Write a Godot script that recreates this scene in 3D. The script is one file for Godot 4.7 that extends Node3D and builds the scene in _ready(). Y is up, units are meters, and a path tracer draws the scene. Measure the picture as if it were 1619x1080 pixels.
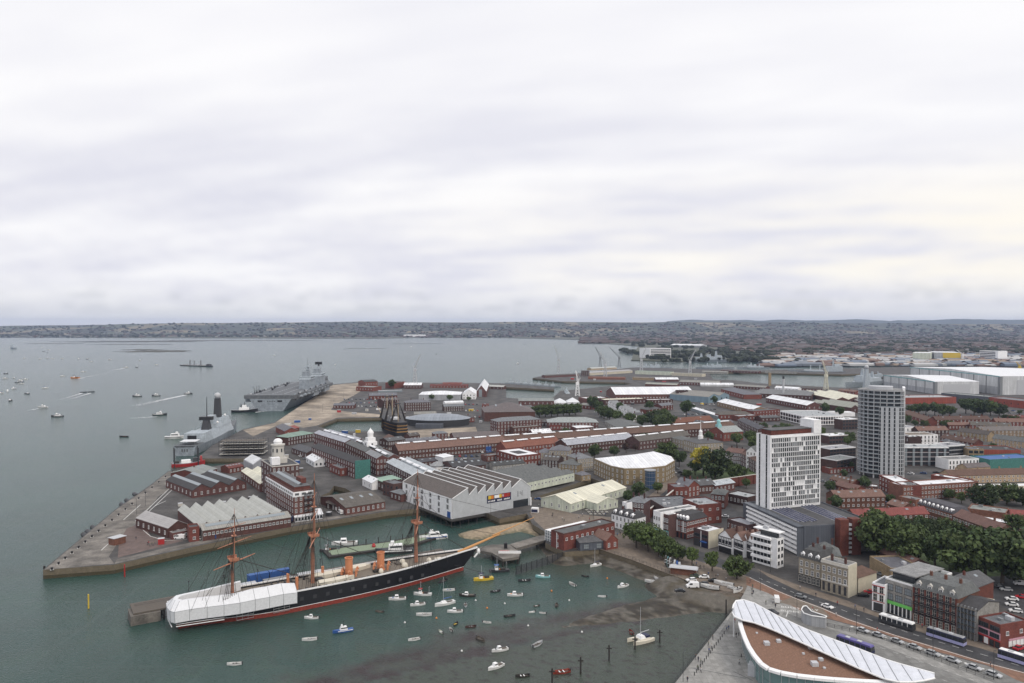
extends Node3D
# Harbour and dockyard seen from a tall tower. Metres, y up, sea level at y = 0, quay level at y = 4.
const EYE:=110.0
const FOCAL:=1200.0
const LAND:=4.0
var tilt:=atan(27.0/1200.0)
var rng:=RandomNumberGenerator.new()
var names:={}
var mats:={}
var tex:={}
var wcache:={}
# ---------- survey: where a sight line through the photograph meets the level h ----------
func P(px: float,py: float,h:=LAND)->Vector3:
	var d:=Basis(Vector3.RIGHT,-tilt)*Vector3((px-809.5)/FOCAL,-(py-540.0)/FOCAL,-1.0)
	var t:=(EYE-h)/-d.y
	return Vector3(d.x*t,h,d.z*t)
func V(v: Vector2,h:=LAND)->Vector3: return P(v.x,v.y,h)
func top_of(g: Vector3,py: float)->float:
	var lo:=0.0
	var hi:=200.0
	for i in 30:
		var m:=(lo+hi)/2
		var v:=Basis(Vector3.RIGHT,tilt)*(Vector3(g.x,g.y+m,g.z)-Vector3(0,EYE,0))
		if 540.0+v.y/v.z*FOCAL>py: lo=m
		else: hi=m
	return lo
# ---------- mesh collecting ----------
class Geo:
	var v:=PackedVector3Array()
	var n:=PackedVector3Array()
	var c:=PackedColorArray()
	var uv:=PackedVector2Array()
	var col:=Color.WHITE
	func tri(a: Vector3,b: Vector3,d: Vector3)->void:
		var m:=(b-a).cross(d-a).normalized()
		v.append(a); v.append(d); v.append(b)
		for i in 3:
			n.append(m); c.append(col)
	func tri_n(a: Vector3,b: Vector3,d: Vector3,na: Vector3,nb: Vector3,nd: Vector3)->void:
		v.append(a); v.append(d); v.append(b)
		n.append(na); n.append(nd); n.append(nb)
		for i in 3: c.append(col)
	func quad(a: Vector3,b: Vector3,d: Vector3,e: Vector3)->void:
		tri(a,b,d); tri(a,d,e)
	func box(lo: Vector3,hi: Vector3,bottom:=true)->void:
		var a:=lo
		var g:=hi
		quad(Vector3(a.x,a.y,g.z),Vector3(g.x,a.y,g.z),Vector3(g.x,g.y,g.z),Vector3(a.x,g.y,g.z))
		quad(Vector3(g.x,a.y,a.z),Vector3(a.x,a.y,a.z),Vector3(a.x,g.y,a.z),Vector3(g.x,g.y,a.z))
		quad(Vector3(a.x,a.y,a.z),Vector3(a.x,a.y,g.z),Vector3(a.x,g.y,g.z),Vector3(a.x,g.y,a.z))
		quad(Vector3(g.x,a.y,g.z),Vector3(g.x,a.y,a.z),Vector3(g.x,g.y,a.z),Vector3(g.x,g.y,g.z))
		quad(Vector3(a.x,g.y,g.z),Vector3(g.x,g.y,g.z),Vector3(g.x,g.y,a.z),Vector3(a.x,g.y,a.z))
		if bottom: quad(Vector3(a.x,a.y,a.z),Vector3(g.x,a.y,a.z),Vector3(g.x,a.y,g.z),Vector3(a.x,a.y,g.z))
	func slab(a: Vector3,b: Vector3,d: Vector3,e: Vector3,t: float)->void:
		var k:=Vector3(0,-t,0)
		quad(a,b,d,e)
		quad(e+k,d+k,b+k,a+k)
		quad(a+k,b+k,b,a); quad(b+k,d+k,d,b); quad(d+k,e+k,e,d); quad(e+k,a+k,a,e)
	func wedge(a: Vector3,b: Vector3,d: Vector3,t: float)->void:
		var k:=Vector3(0,-t,0)
		tri(a,b,d); tri(d+k,b+k,a+k)
		quad(a+k,b+k,b,a); quad(b+k,d+k,d,b); quad(d+k,a+k,a,d)
	func prism(p: PackedVector2Array,y0: float,y1: float,top:=true,bottom:=false)->void:
		var q:=p.duplicate()
		if not Geometry2D.is_polygon_clockwise(q): q.reverse()
		var m:=q.size()
		for i in m:
			var a:=q[i]
			var b:=q[(i+1) % m]
			quad(Vector3(b.x,y0,b.y),Vector3(a.x,y0,a.y),Vector3(a.x,y1,a.y),Vector3(b.x,y1,b.y))
		if top: cap(p,y1)
		if bottom: cap(p,y0,true)
	func cap(p: PackedVector2Array,y: float,down:=false)->void:
		var t:=Geometry2D.triangulate_polygon(p)
		for i in range(0,t.size(),3):
			var a:=Vector3(p[t[i]].x,y,p[t[i]].y)
			var b:=Vector3(p[t[i+1]].x,y,p[t[i+1]].y)
			var d:=Vector3(p[t[i+2]].x,y,p[t[i+2]].y)
			if ((b-a).cross(d-a).y>0)!=down: tri(a,b,d)
			else: tri(a,d,b)
	func tube(a: Vector3,b: Vector3,ra: float,rb:=-1.0,k:=6,caps:=true)->void:
		if rb<0: rb=ra
		var w:=(b-a).normalized()
		var u:=w.cross(Vector3.UP if absf(w.y)<0.9 else Vector3.RIGHT).normalized()
		var s:=u.cross(w)
		for i in k:
			var f:=TAU*i/k
			var g:=TAU*(i+1)/k
			var p:=u*cos(f)+s*sin(f)
			var q:=u*cos(g)+s*sin(g)
			tri_n(a+p*ra,b+q*rb,a+q*ra,p,q,q)
			tri_n(a+p*ra,b+p*rb,b+q*rb,p,p,q)
			if caps:
				tri(b,b+q*rb,b+p*rb); tri(a,a+p*ra,a+q*ra)
	func lathe(o: Vector3,prof: Array,k:=12)->void:
		for j in prof.size()-1:
			var a: Vector2=prof[j]
			var b: Vector2=prof[j+1]
			var e:=(b-a).normalized()
			for i in k:
				var f:=TAU*i/k
				var g:=TAU*(i+1)/k
				var p:=Vector3(cos(f),0,sin(f))
				var q:=Vector3(cos(g),0,sin(g))
				var np:=(p*e.y+Vector3(0,-e.x,0)).normalized()
				var nq:=(q*e.y+Vector3(0,-e.x,0)).normalized()
				var A:=o+p*a.x+Vector3(0,a.y,0)
				var B:=o+q*a.x+Vector3(0,a.y,0)
				var C:=o+q*b.x+Vector3(0,b.y,0)
				var D:=o+p*b.x+Vector3(0,b.y,0)
				if b.x>0.0001: tri_n(A,D,C,np,np,nq)
				if a.x>0.0001: tri_n(A,C,B,np,nq,nq)
	func blob(o: Vector3,r: Vector3,k:=8)->void:
		var m:=k/2
		for j in m:
			for i in k:
				var pt:=[]
				for e in [[i,j],[i+1,j],[i+1,j+1],[i,j+1]]:
					var f: float=TAU*e[0]/k
					var g: float=PI*e[1]/m
					pt.append(Vector3(cos(f)*sin(g),cos(g),sin(f)*sin(g)))
				if j>0: tri_n(o+pt[0]*r,o+pt[1]*r,o+pt[2]*r,pt[0],pt[1],pt[2])
				if j<m-1: tri_n(o+pt[0]*r,o+pt[2]*r,o+pt[3]*r,pt[0],pt[2],pt[3])
	func loft(st: Array,deck:=true)->void:
		for i in st.size()-1:
			var a: Array=st[i]
			var b: Array=st[i+1]
			for s in [-1.0,1.0]:
				var A0:=Vector3(s*a[2],a[3],a[0])
				var A1:=Vector3(s*a[1],a[4],a[0])
				var B0:=Vector3(s*b[2],b[3],b[0])
				var B1:=Vector3(s*b[1],b[4],b[0])
				if s>0: quad(A0,B0,B1,A1)
				else: quad(B0,A0,A1,B1)
			if deck: quad(Vector3(-a[1],a[4],a[0]),Vector3(a[1],a[4],a[0]),Vector3(b[1],b[4],b[0]),Vector3(-b[1],b[4],b[0]))
		var f: Array=st[0]
		quad(Vector3(-f[2],f[3],f[0]),Vector3(f[2],f[3],f[0]),Vector3(f[1],f[4],f[0]),Vector3(-f[1],f[4],f[0]))
		var e: Array=st[st.size()-1]
		quad(Vector3(e[2],e[3],e[0]),Vector3(-e[2],e[3],e[0]),Vector3(-e[1],e[4],e[0]),Vector3(e[1],e[4],e[0]))
	func mesh(m: Material,colours:=false)->ArrayMesh:
		return into(ArrayMesh.new(),m,colours)
	func into(am: ArrayMesh,m: Material,colours:=false)->ArrayMesh:
		if v.is_empty(): return am
		var arr:=[]
		arr.resize(Mesh.ARRAY_MAX)
		arr[Mesh.ARRAY_VERTEX]=v
		arr[Mesh.ARRAY_NORMAL]=n
		if colours: arr[Mesh.ARRAY_COLOR]=c
		if uv.size()==v.size(): arr[Mesh.ARRAY_TEX_UV]=uv
		am.add_surface_from_arrays(Mesh.PRIMITIVE_TRIANGLES,arr)
		am.surface_set_material(am.get_surface_count()-1,m)
		return am
# ---------- naming and tagging ----------
func numbered(called: String)->String:
	var k: int=names.get(called,0)
	names[called]=k+1
	return called if k==0 else "%s_%03d" % [called,k]
func tag(o: Node,label: String,category: String,group:="")->void:
	o.set_meta("label",label); o.set_meta("category",category)
	if group: o.set_meta("group",group)
func thing(called: String,label: String,category: String,at:=Vector3.ZERO,turn:=0.0,group:="")->Node3D:
	var o:=Node3D.new()
	o.name=numbered(called); add_child(o)
	o.position=at; o.rotation.y=turn
	tag(o,label,category,group)
	return o
func part(parent: Node,called: String,mesh: Mesh,at:=Vector3.ZERO,turn:=0.0)->MeshInstance3D:
	var o:=MeshInstance3D.new()
	var k: int=parent.get_meta("_n_"+called,0)
	parent.set_meta("_n_"+called,k+1)
	o.name=called if k==0 else "%s_%03d" % [called,k]
	o.mesh=mesh; o.position=at; o.rotation.y=turn
	parent.add_child(o)
	return o
func tidy(o: Node)->void:
	for k in o.get_meta_list():
		if k.begins_with("_n_"): o.remove_meta(k)
	for ch in o.get_children(): tidy(ch)
func structure(called: String,mesh: Mesh,at:=Vector3.ZERO)->MeshInstance3D:
	var o:=MeshInstance3D.new()
	o.name=numbered(called); o.mesh=mesh; o.position=at
	o.set_meta("kind","structure"); add_child(o)
	return o
func stuff(called: String,mesh: Mesh,label: String,category: String)->MeshInstance3D:
	var o:=MeshInstance3D.new()
	o.name=numbered(called); o.mesh=mesh
	tag(o,label,category); o.set_meta("kind","stuff"); add_child(o)
	return o
func copy_of(src: Node3D,label: String,at: Vector3,turn:=0.0,called:="",scale:=1.0)->Node3D:
	var o: Node3D=src.duplicate()
	o.name=numbered(called if called else str(src.get_meta("_kind",src.name)))
	add_child(o)
	o.position=at; o.rotation.y=turn; o.scale=Vector3.ONE*scale
	o.set_meta("label",label)
	return o
# ---------- materials ----------
func noise(seed_: int,freq: float,oct:=4,kind:=FastNoiseLite.TYPE_SIMPLEX_SMOOTH)->FastNoiseLite:
	var f:=FastNoiseLite.new()
	f.seed=seed_; f.frequency=freq; f.noise_type=kind
	f.fractal_type=FastNoiseLite.FRACTAL_FBM; f.fractal_octaves=oct
	return f
var tex_mean:={}
func grey_tex(key: String,w: int,h: int,fn: Callable)->void:
	var im:=Image.create(w,h,false,Image.FORMAT_RGB8)
	var sum:=0.0
	for y in h:
		for x in w:
			var g: float=clampf(fn.call(x,y),0.0,1.0)
			sum+=pow(g,2.2)
			im.set_pixel(x,y,Color(g,g,g))
	tex_mean[key]=sum/(w*h)
	tex[key]=ImageTexture.create_from_image(im)
func make_textures()->void:
	var a:=noise(3,0.02,5).get_seamless_image(256,256)
	var b:=noise(7,0.11,3).get_seamless_image(256,256)
	var w:=noise(9,0.3,2,FastNoiseLite.TYPE_VALUE).get_seamless_image(256,256)
	var A:=func(x: int,y: int)->float: return (a.get_pixel(posmod(x,256),posmod(y,256)).r-0.5)*2
	var B_:=func(x: int,y: int)->float: return (b.get_pixel(posmod(x,256),posmod(y,256)).r-0.5)*2
	var W:=func(x: int,y: int)->float: return (w.get_pixel(posmod(x,256),posmod(y,256)).r-0.5)*2
	grey_tex("plain",256,256,func(x,y): return 0.93+0.04*A.call(x,y)+0.04*W.call(x,y))
	grey_tex("rough",256,256,func(x,y): return 0.82+0.11*A.call(x,y)+0.09*B_.call(x,y)+0.08*W.call(x,y))
	grey_tex("brick",256,256,func(x,y): return 0.82+0.15*W.call((x/6)*6+(y/3)*37,(y/3)*3)+0.08*A.call(x,y)-(0.05 if y % 6==0 else 0.0))
	grey_tex("sheet",256,256,func(x,y): return 0.9-(0.12 if x % 16<2 else 0.0)+0.05*W.call((x/16)*16,5)+0.05*A.call(x,y/3)+0.04*W.call(x,y))
	grey_tex("slate",256,256,func(x,y): return 0.8+0.15*W.call((x/5)*5+(y/7)*31,(y/7)*7)+0.1*A.call(x,y)+0.05*B_.call(x,y))
	grey_tex("slabs",256,256,func(x,y): return 0.84-(0.14 if x % 32==0 or y % 32==0 else 0.0)+0.07*W.call((x/32)*32,(y/32)*32)+0.08*A.call(x,y)+0.05*W.call(x,y))
	var g1:=noise(41,0.006,6).get_seamless_image(768,768)
	var g2:=noise(43,0.05,4).get_seamless_image(768,768)
	grey_tex("ground",768,768,func(x,y): return 0.8+0.2*(g1.get_pixel(x,y).r-0.5)*2+0.09*(g2.get_pixel(x,y).r-0.5)*2+0.07*W.call(x,y))
	var nm:=noise(21,0.045,4).get_seamless_image(512,512)
	nm.convert(Image.FORMAT_RGBA8)
	nm.bump_map_to_normal_map(5.0)
	tex["ripple"]=ImageTexture.create_from_image(nm)
func mat(key: String,lin: Color,tx:="plain",scale:=0.08,rough:=0.85,metal:=0.0)->StandardMaterial3D:
	if mats.has(key): return mats[key]
	var m:=StandardMaterial3D.new()
	m.resource_name=key
	var k: float=1.0/tex_mean[tx] if tx else 1.0
	var q:=lin*k
	var over:=maxf(maxf(q.r,q.g),maxf(q.b,1.0))
	m.albedo_color=Color(q.r/over,q.g/over,q.b/over).linear_to_srgb()
	m.roughness=rough; m.metallic=metal
	if tx:
		m.albedo_texture=tex[tx]
		m.uv1_triplanar=true
		m.uv1_scale=Vector3.ONE*scale
	mats[key]=m
	return m
func vmat(key: String,rough:=0.9)->StandardMaterial3D:
	if mats.has(key): return mats[key]
	var m:=StandardMaterial3D.new()
	m.resource_name=key
	m.vertex_color_use_as_albedo=true; m.roughness=rough
	mats[key]=m
	return m
func M(key: String)->StandardMaterial3D: return mats[key]
func C(r: float,g: float,b: float)->Color: return Color(r,g,b)
func make_materials()->void:
	mat("brick",C(0.086,0.0361,0.0292),"brick",0.05)
	mat("brick_dark",C(0.0619,0.031,0.0275),"brick",0.05)
	mat("brick_red",C(0.1204,0.0344,0.0241),"brick",0.05)
	mat("brick_orange",C(0.1419,0.0602,0.0387),"brick",0.05)
	mat("brick_buff",C(0.28,0.2,0.13),"brick",0.05)
	mat("stone",C(0.2838,0.2494,0.1978),"rough",0.06)
	mat("stone_grey",C(0.258,0.2494,0.2322),"rough",0.05)
	mat("stone_gold",C(0.215,0.1634,0.0946),"rough",0.06)
	mat("render_white",C(0.8,0.8,0.81),"plain",0.04,0.7)
	mat("render_cream",C(0.52,0.48,0.38),"plain",0.05)
	mat("render_grey",C(0.42,0.44,0.46),"plain",0.04)
	mat("sheet_grey",C(0.34,0.35,0.37),"sheet",0.05,0.6)
	mat("sheet_pale",C(0.52,0.53,0.54),"sheet",0.03,0.6)
	mat("sheet_green",C(0.52,0.55,0.46),"sheet",0.05,0.6)
	mat("panel_slate",C(0.085,0.095,0.115),"sheet",0.05,0.45)
	mat("sky_blue",C(0.175,0.252,0.308),"sheet",0.05,0.6)
	mat("orange_clad",C(0.24,0.05,0.03),"sheet",0.04,0.7)
	mat("teal_net",C(0.05,0.17,0.15),"rough",0.12)
	mat("scaff_net",C(0.2,0.24,0.28),"rough",0.12)
	mat("slate",C(0.1075,0.1075,0.1118),"slate",0.06)
	mat("slate_dark",C(0.0533,0.0516,0.055),"slate",0.06)
	mat("slate_brown",C(0.0989,0.0843,0.0774),"slate",0.06)
	mat("slate_pale",C(0.258,0.2666,0.2752),"slate",0.06,0.6)
	mat("tile_brown",C(0.1118,0.0619,0.0473),"slate",0.07)
	mat("tile_red",C(0.16,0.045,0.036),"slate",0.07)
	mat("tile_orange",C(0.15,0.058,0.036),"slate",0.07)
	mat("asbestos",C(0.2838,0.2752,0.2537),"sheet",0.06)
	mat("asbestos_grey",C(0.215,0.2193,0.2236),"sheet",0.06)
	mat("roof_white",C(0.7,0.71,0.73),"sheet",0.03,0.6)
	mat("roof_cream",C(0.6,0.58,0.47),"sheet",0.03,0.6)
	mat("roof_grey",C(0.2236,0.2236,0.2236),"rough",0.05)
	mat("roof_felt",C(0.086,0.086,0.0903),"rough",0.05)
	mat("roof_green",C(0.24,0.33,0.28),"sheet",0.05)
	mat("roof_dome",C(0.2,0.225,0.26),"sheet",0.02,0.45)
	mat("brown_roof",C(0.19,0.105,0.07),"rough",0.2,1.0)
	mat("asphalt",C(0.0561,0.0544,0.0544),"ground",0.012)
	mat("asphalt_dark",C(0.043,0.043,0.046),"ground",0.012)
	mat("asphalt_worn",C(0.0612,0.0569,0.054),"ground",0.012)
	mat("concrete",C(0.1452,0.132,0.1162),"ground",0.02)
	mat("concrete_tan",C(0.27,0.225,0.175),"ground",0.006)
	mat("paving",C(0.25,0.245,0.232),"slabs",0.06)
	mat("paving_grey",C(0.17,0.168,0.16),"slabs",0.05)
	mat("paving_brown",C(0.19,0.105,0.07),"slabs",0.08)
	mat("paving_tan",C(0.16,0.128,0.1),"slabs",0.05)
	mat("brown_pave",C(0.12,0.085,0.075),"slabs",0.04)
	mat("quay_stone",C(0.136,0.112,0.076),"rough",0.08)
	mat("weed_wall",C(0.055,0.045,0.022),"rough",0.15)
	mat("sand",C(0.4,0.32,0.22),"ground",0.02,1.0)
	mat("grass",C(0.05,0.075,0.022),"ground",0.03,1.0)
	mat("timber",C(0.1,0.085,0.07),"sheet",0.3)
	mat("timber_dark",C(0.03,0.027,0.024),"rough",0.3)
	mat("timber_pale",C(0.36,0.29,0.2),"sheet",0.25)
	mat("boat_white",C(0.62,0.62,0.61),"plain",0.2,0.45)
	mat("white",C(0.78,0.78,0.78),"plain",0.2,0.5)
	mat("white_sheet",C(0.66,0.67,0.69),"plain",0.15,0.55)
	mat("paint_line",C(0.62,0.62,0.6),"rough",0.3)
	mat("yellow_line",C(0.5,0.38,0.08),"rough",0.3)
	mat("black",C(0.012,0.012,0.014),"plain",0.3,0.5)
	mat("hull_black",C(0.01,0.01,0.013),"rough",0.12,0.55)
	mat("dark",C(0.035,0.036,0.04),"plain",0.3,0.6)
	mat("grey",C(0.2,0.21,0.22),"plain",0.2,0.6)
	mat("light_grey",C(0.45,0.46,0.48),"plain",0.2,0.6)
	mat("steel",C(0.3,0.31,0.32),"plain",0.3,0.4,0.5)
	mat("navy_grey",C(0.235,0.265,0.295),"rough",0.03,0.6)
	mat("navy_pale",C(0.34,0.3825,0.4165),"rough",0.05,0.6)
	mat("navy_deck",C(0.108,0.116,0.124),"rough",0.04,0.85)
	mat("buff",C(0.55,0.22,0.105),"plain",0.15,0.55)
	mat("mast_buff",C(0.4,0.17,0.1),"plain",0.15,0.6)
	mat("red",C(0.35,0.02,0.02),"plain",0.2,0.5)
	mat("red_bottom",C(0.22,0.035,0.022),"rough",0.12,0.6)
	mat("blue",C(0.025,0.085,0.28),"plain",0.2,0.5)
	mat("blue_tarp",C(0.03,0.1,0.3),"rough",0.5,0.6)
	mat("navy_blue",C(0.015,0.02,0.06),"plain",0.2,0.5)
	mat("teal",C(0.1,0.32,0.34),"plain",0.2,0.5)
	mat("turquoise",C(0.25,0.5,0.52),"plain",0.2,0.5)
	mat("yellow",C(0.6,0.42,0.04),"plain",0.2,0.5)
	mat("orange",C(0.6,0.2,0.03),"plain",0.2,0.5)
	mat("green",C(0.1,0.4,0.1),"plain",0.2,0.5)
	mat("lime",C(0.16,0.55,0.12),"",0.2,0.5)
	mat("pink",C(0.5,0.28,0.34),"plain",0.2,0.6)
	mat("purple",C(0.1,0.085,0.27),"plain",0.2,0.35)
	mat("lilac",C(0.36,0.36,0.58),"plain",0.2,0.35)
	mat("tyre",C(0.015,0.015,0.016),"",0.2,0.8)
	mat("cream_cover",C(0.6,0.56,0.47),"plain",0.4,0.8)
	mat("rope",C(0.035,0.03,0.026),"",0.2,0.9)
	mat("canvas",C(0.6,0.62,0.67),"plain",0.05,0.6)
	mat("silver",C(0.5,0.51,0.52),"",0.2,0.3,0.4)
	mat("car_white",C(0.75,0.75,0.75),"",0.2,0.3)
	mat("car_black",C(0.015,0.015,0.018),"",0.2,0.25)
	mat("car_red",C(0.4,0.02,0.03),"",0.2,0.3)
	mat("car_blue",C(0.03,0.07,0.2),"",0.2,0.3)
	mat("car_green",C(0.06,0.08,0.06),"",0.2,0.35)
	var g:=mat("glass",C(0.025,0.03,0.036),"",0.2,0.12)
	g.metallic_specular=0.6
	var g2:=mat("glass_blue",C(0.03,0.07,0.14),"",0.2,0.15)
	g2.metallic_specular=0.6
	mat("glass_green",C(0.12,0.2,0.2),"",0.2,0.2)
	mat("glass_pale",C(0.22,0.25,0.27),"",0.2,0.2)
	mat("solar",C(0.05,0.055,0.1),"",0.2,0.2)
	mat("frame_white",C(0.72,0.72,0.72),"",0.2,0.6)
	mat("frame_dark",C(0.05,0.05,0.055),"",0.2,0.6)
	mat("stone_pale",C(0.5,0.48,0.44),"plain",0.2)
	var w:=StandardMaterial3D.new()
	w.resource_name="water"
	w.vertex_color_use_as_albedo=true
	w.roughness=0.16
	w.metallic_specular=0.25
	w.normal_enabled=true; w.normal_texture=tex["ripple"]; w.normal_scale=0.65
	w.uv1_triplanar=true; w.uv1_world_triplanar=true; w.uv1_scale=Vector3.ONE*0.035
	mats["water"]=w
	var mud:=StandardMaterial3D.new()
	mud.resource_name="foreshore"
	mud.vertex_color_use_as_albedo=true
	mud.albedo_texture=tex["rough"]; mud.uv1_triplanar=true; mud.uv1_scale=Vector3.ONE*0.08
	mud.roughness=0.7
	mats["foreshore"]=mud
	vmat("leaf",0.9)
	M("leaf").backlight_enabled=true
	M("leaf").backlight=Color(0.12,0.16,0.05)
	vmat("vertex",0.9)
	vmat("cloth",0.9)
	var bark:=mat("bark",C(0.07,0.055,0.042),"rough",0.6)
	bark.roughness=1.0
# ---------- camera, sky, sun ----------
func make_view()->void:
	var cam:=Camera3D.new()
	cam.name="camera"
	cam.position=Vector3(0,EYE,0)
	cam.rotation.x=-tilt
	cam.fov=rad_to_deg(2.0*atan(540.0/FOCAL))
	cam.near=0.5; cam.far=40000.0
	cam.current=true
	add_child(cam)
	var env:=Environment.new()
	env.background_mode=Environment.BG_SKY
	var sky:=Sky.new()
	var sm:=PanoramaSkyMaterial.new()
	sm.panorama=ImageTexture.create_from_image(sky_image(1024,512))
	sky.sky_material=sm
	env.sky=sky
	env.background_energy_multiplier=1.0
	env.tonemap_mode=Environment.TONE_MAPPER_LINEAR
	env.tonemap_exposure=1.0
	env.sdfgi_enabled=true; env.ssao_enabled=true; env.ssil_enabled=true
	env.fog_enabled=true
	env.fog_density=0.000044
	env.fog_light_color=Color(0.66,0.72,0.84)
	var we:=WorldEnvironment.new()
	we.name="daylight"; we.environment=env
	add_child(we)
	var sun:=DirectionalLight3D.new()
	sun.name="sun"
	sun.light_color=Color(1.0,0.96,0.9)
	sun.light_energy=0.45
	sun.light_angular_distance=14.0
	sun.shadow_enabled=true
	sun.rotation_degrees=Vector3(-40,40,0)
	add_child(sun)
func sky_image(w: int,h: int)->Image:
	var im:=Image.create(w,h,false,Image.FORMAT_RGBF)
	var lay:=noise(5,0.55,5)
	var fine:=noise(11,1.6,4)
	var low:=noise(17,1.0,4)
	for y in h:
		var el:=PI*(0.5-(y+0.5)/h)
		for x in w:
			var az:=TAU*((x+0.5)/w-0.5)
			var d:=Vector3(-sin(az)*cos(el),sin(el),-cos(az)*cos(el))
			var k:=maxf(d.y,0.0)
			var q:=(Vector2(d.x,d.z)/(k+0.11)).rotated(0.22)
			var s:=lay.get_noise_2d(q.x*0.75+q.y*0.25,q.y*1.3)*0.75+fine.get_noise_2d(q.x*0.6+q.y*0.35,q.y*2.0)*0.45
			var t:=clampf(s*1.1+0.5,0.0,1.0)
			var c:=Color(0.77,0.775,0.86).lerp(Color(1.0,0.995,1.01),t)
			var high:=smoothstep(0.12,0.42,k)
			c=c.lerp(Color(0.98,0.975,1.0),0.6*high)
			var east:=clampf(d.x*0.9+0.25,0.0,1.0)*smoothstep(0.01,0.07,k)*(1.0-smoothstep(0.1,0.22,k))
			c=c.lerp(Color(1.06,1.0,0.87),east*clampf(0.62+s*1.8,0.0,1.0))
			var murk:=1.0-smoothstep(0.008,0.06,k)
			c=c.lerp(Color(0.76,0.765,0.78),murk*0.5)
			var heads:=low.get_noise_2d(az*9.0,k*70.0)+low.get_noise_2d(az*28.0+40.0,k*160.0)*0.6
			var band:=smoothstep(0.004,0.02,k)*(1.0-smoothstep(0.03,0.06,k))
			c=c.lerp(Color(0.55,0.57,0.62),clampf(heads*1.8-0.25,0.0,0.4)*band)
			c*=1.0+0.3*smoothstep(0.35,1.0,k)
			im.set_pixel(x,y,c)
	return im
# ---------- sea and land ----------
func poly(px: Array,h:=LAND)->PackedVector2Array:
	var r:=PackedVector2Array()
	for p in px:
		var g:=P(p[0],p[1],h)
		r.append(Vector2(g.x,g.z))
	return r
func sheet(called: String,px: Array,m: String,lift: float,h:=LAND)->MeshInstance3D:
	var g:=Geo.new()
	g.cap(poly(px,h+lift),h+lift)
	return structure(called,g.mesh(M(m)))
func line_quad(g: Geo,a: Vector3,b: Vector3,w: float,lift: float)->void:
	var d:=(b-a).normalized()
	var s:=Vector3(-d.z,0,d.x)*w/2
	var k:=Vector3(0,lift,0)
	g.quad(a+s+k,b+s+k,b-s+k,a-s+k)
var weed_line:=PackedVector2Array()
func water_colour(x: float,z: float,big: FastNoiseLite,mid: FastNoiseLite)->Color:
	var n:=big.get_noise_2d(x,z)
	var c:=Color(0.034,0.066,0.057)*(1.0+0.2*n+0.12*mid.get_noise_2d(x*0.3,z*0.3))
	return Color(c.r,c.g,c.b)
func make_sea()->void:
	var big:=noise(31,0.004,4)
	var mid:=noise(32,0.05,4)
	var g:=Geo.new()
	var zs:=[0.0]
	while zs[-1]>-9000.0: zs.append(zs[-1]-maxf(8.0,-zs[-1]*0.035))
	var xs:=[0.0]
	while xs[-1]<8000.0: xs.append(xs[-1]+maxf(8.0,xs[-1]*0.05))
	var all:=[]
	for i in range(xs.size()-1,0,-1): all.append(-xs[i])
	all.append_array(xs)
	for j in zs.size()-1:
		for i in all.size()-1:
			if maxf(absf(all[i]),absf(all[i+1]))>900.0+1.2*absf(zs[j]): continue
			var a:=Vector3(all[i],0,zs[j])
			var b:=Vector3(all[i+1],0,zs[j])
			var d:=Vector3(all[i+1],0,zs[j+1])
			var e:=Vector3(all[i],0,zs[j+1])
			for tr in [[a,b,d],[a,d,e]]:
				for p in [tr[0],tr[2],tr[1]]:
					g.v.append(p); g.n.append(Vector3.UP); g.c.append(water_colour(p.x,p.z,big,mid))
	structure("sea",g.mesh(M("water"),true))
	var r:=Geo.new()
	r.col=Color(0.05,0.09,0.09)
	r.quad(Vector3(-1500,0,1500),Vector3(1500,0,1500),Vector3(1500,0,0),Vector3(-1500,0,0))
	structure("sea",r.mesh(M("water"),true))
func clip_all(list: Array,holes: Array)->Array:
	var cur:=list
	for hole in holes:
		var nxt:=[]
		for p in cur:
			for q in Geometry2D.clip_polygons(p,hole): nxt.append(q)
		cur=nxt
	return cur
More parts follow.
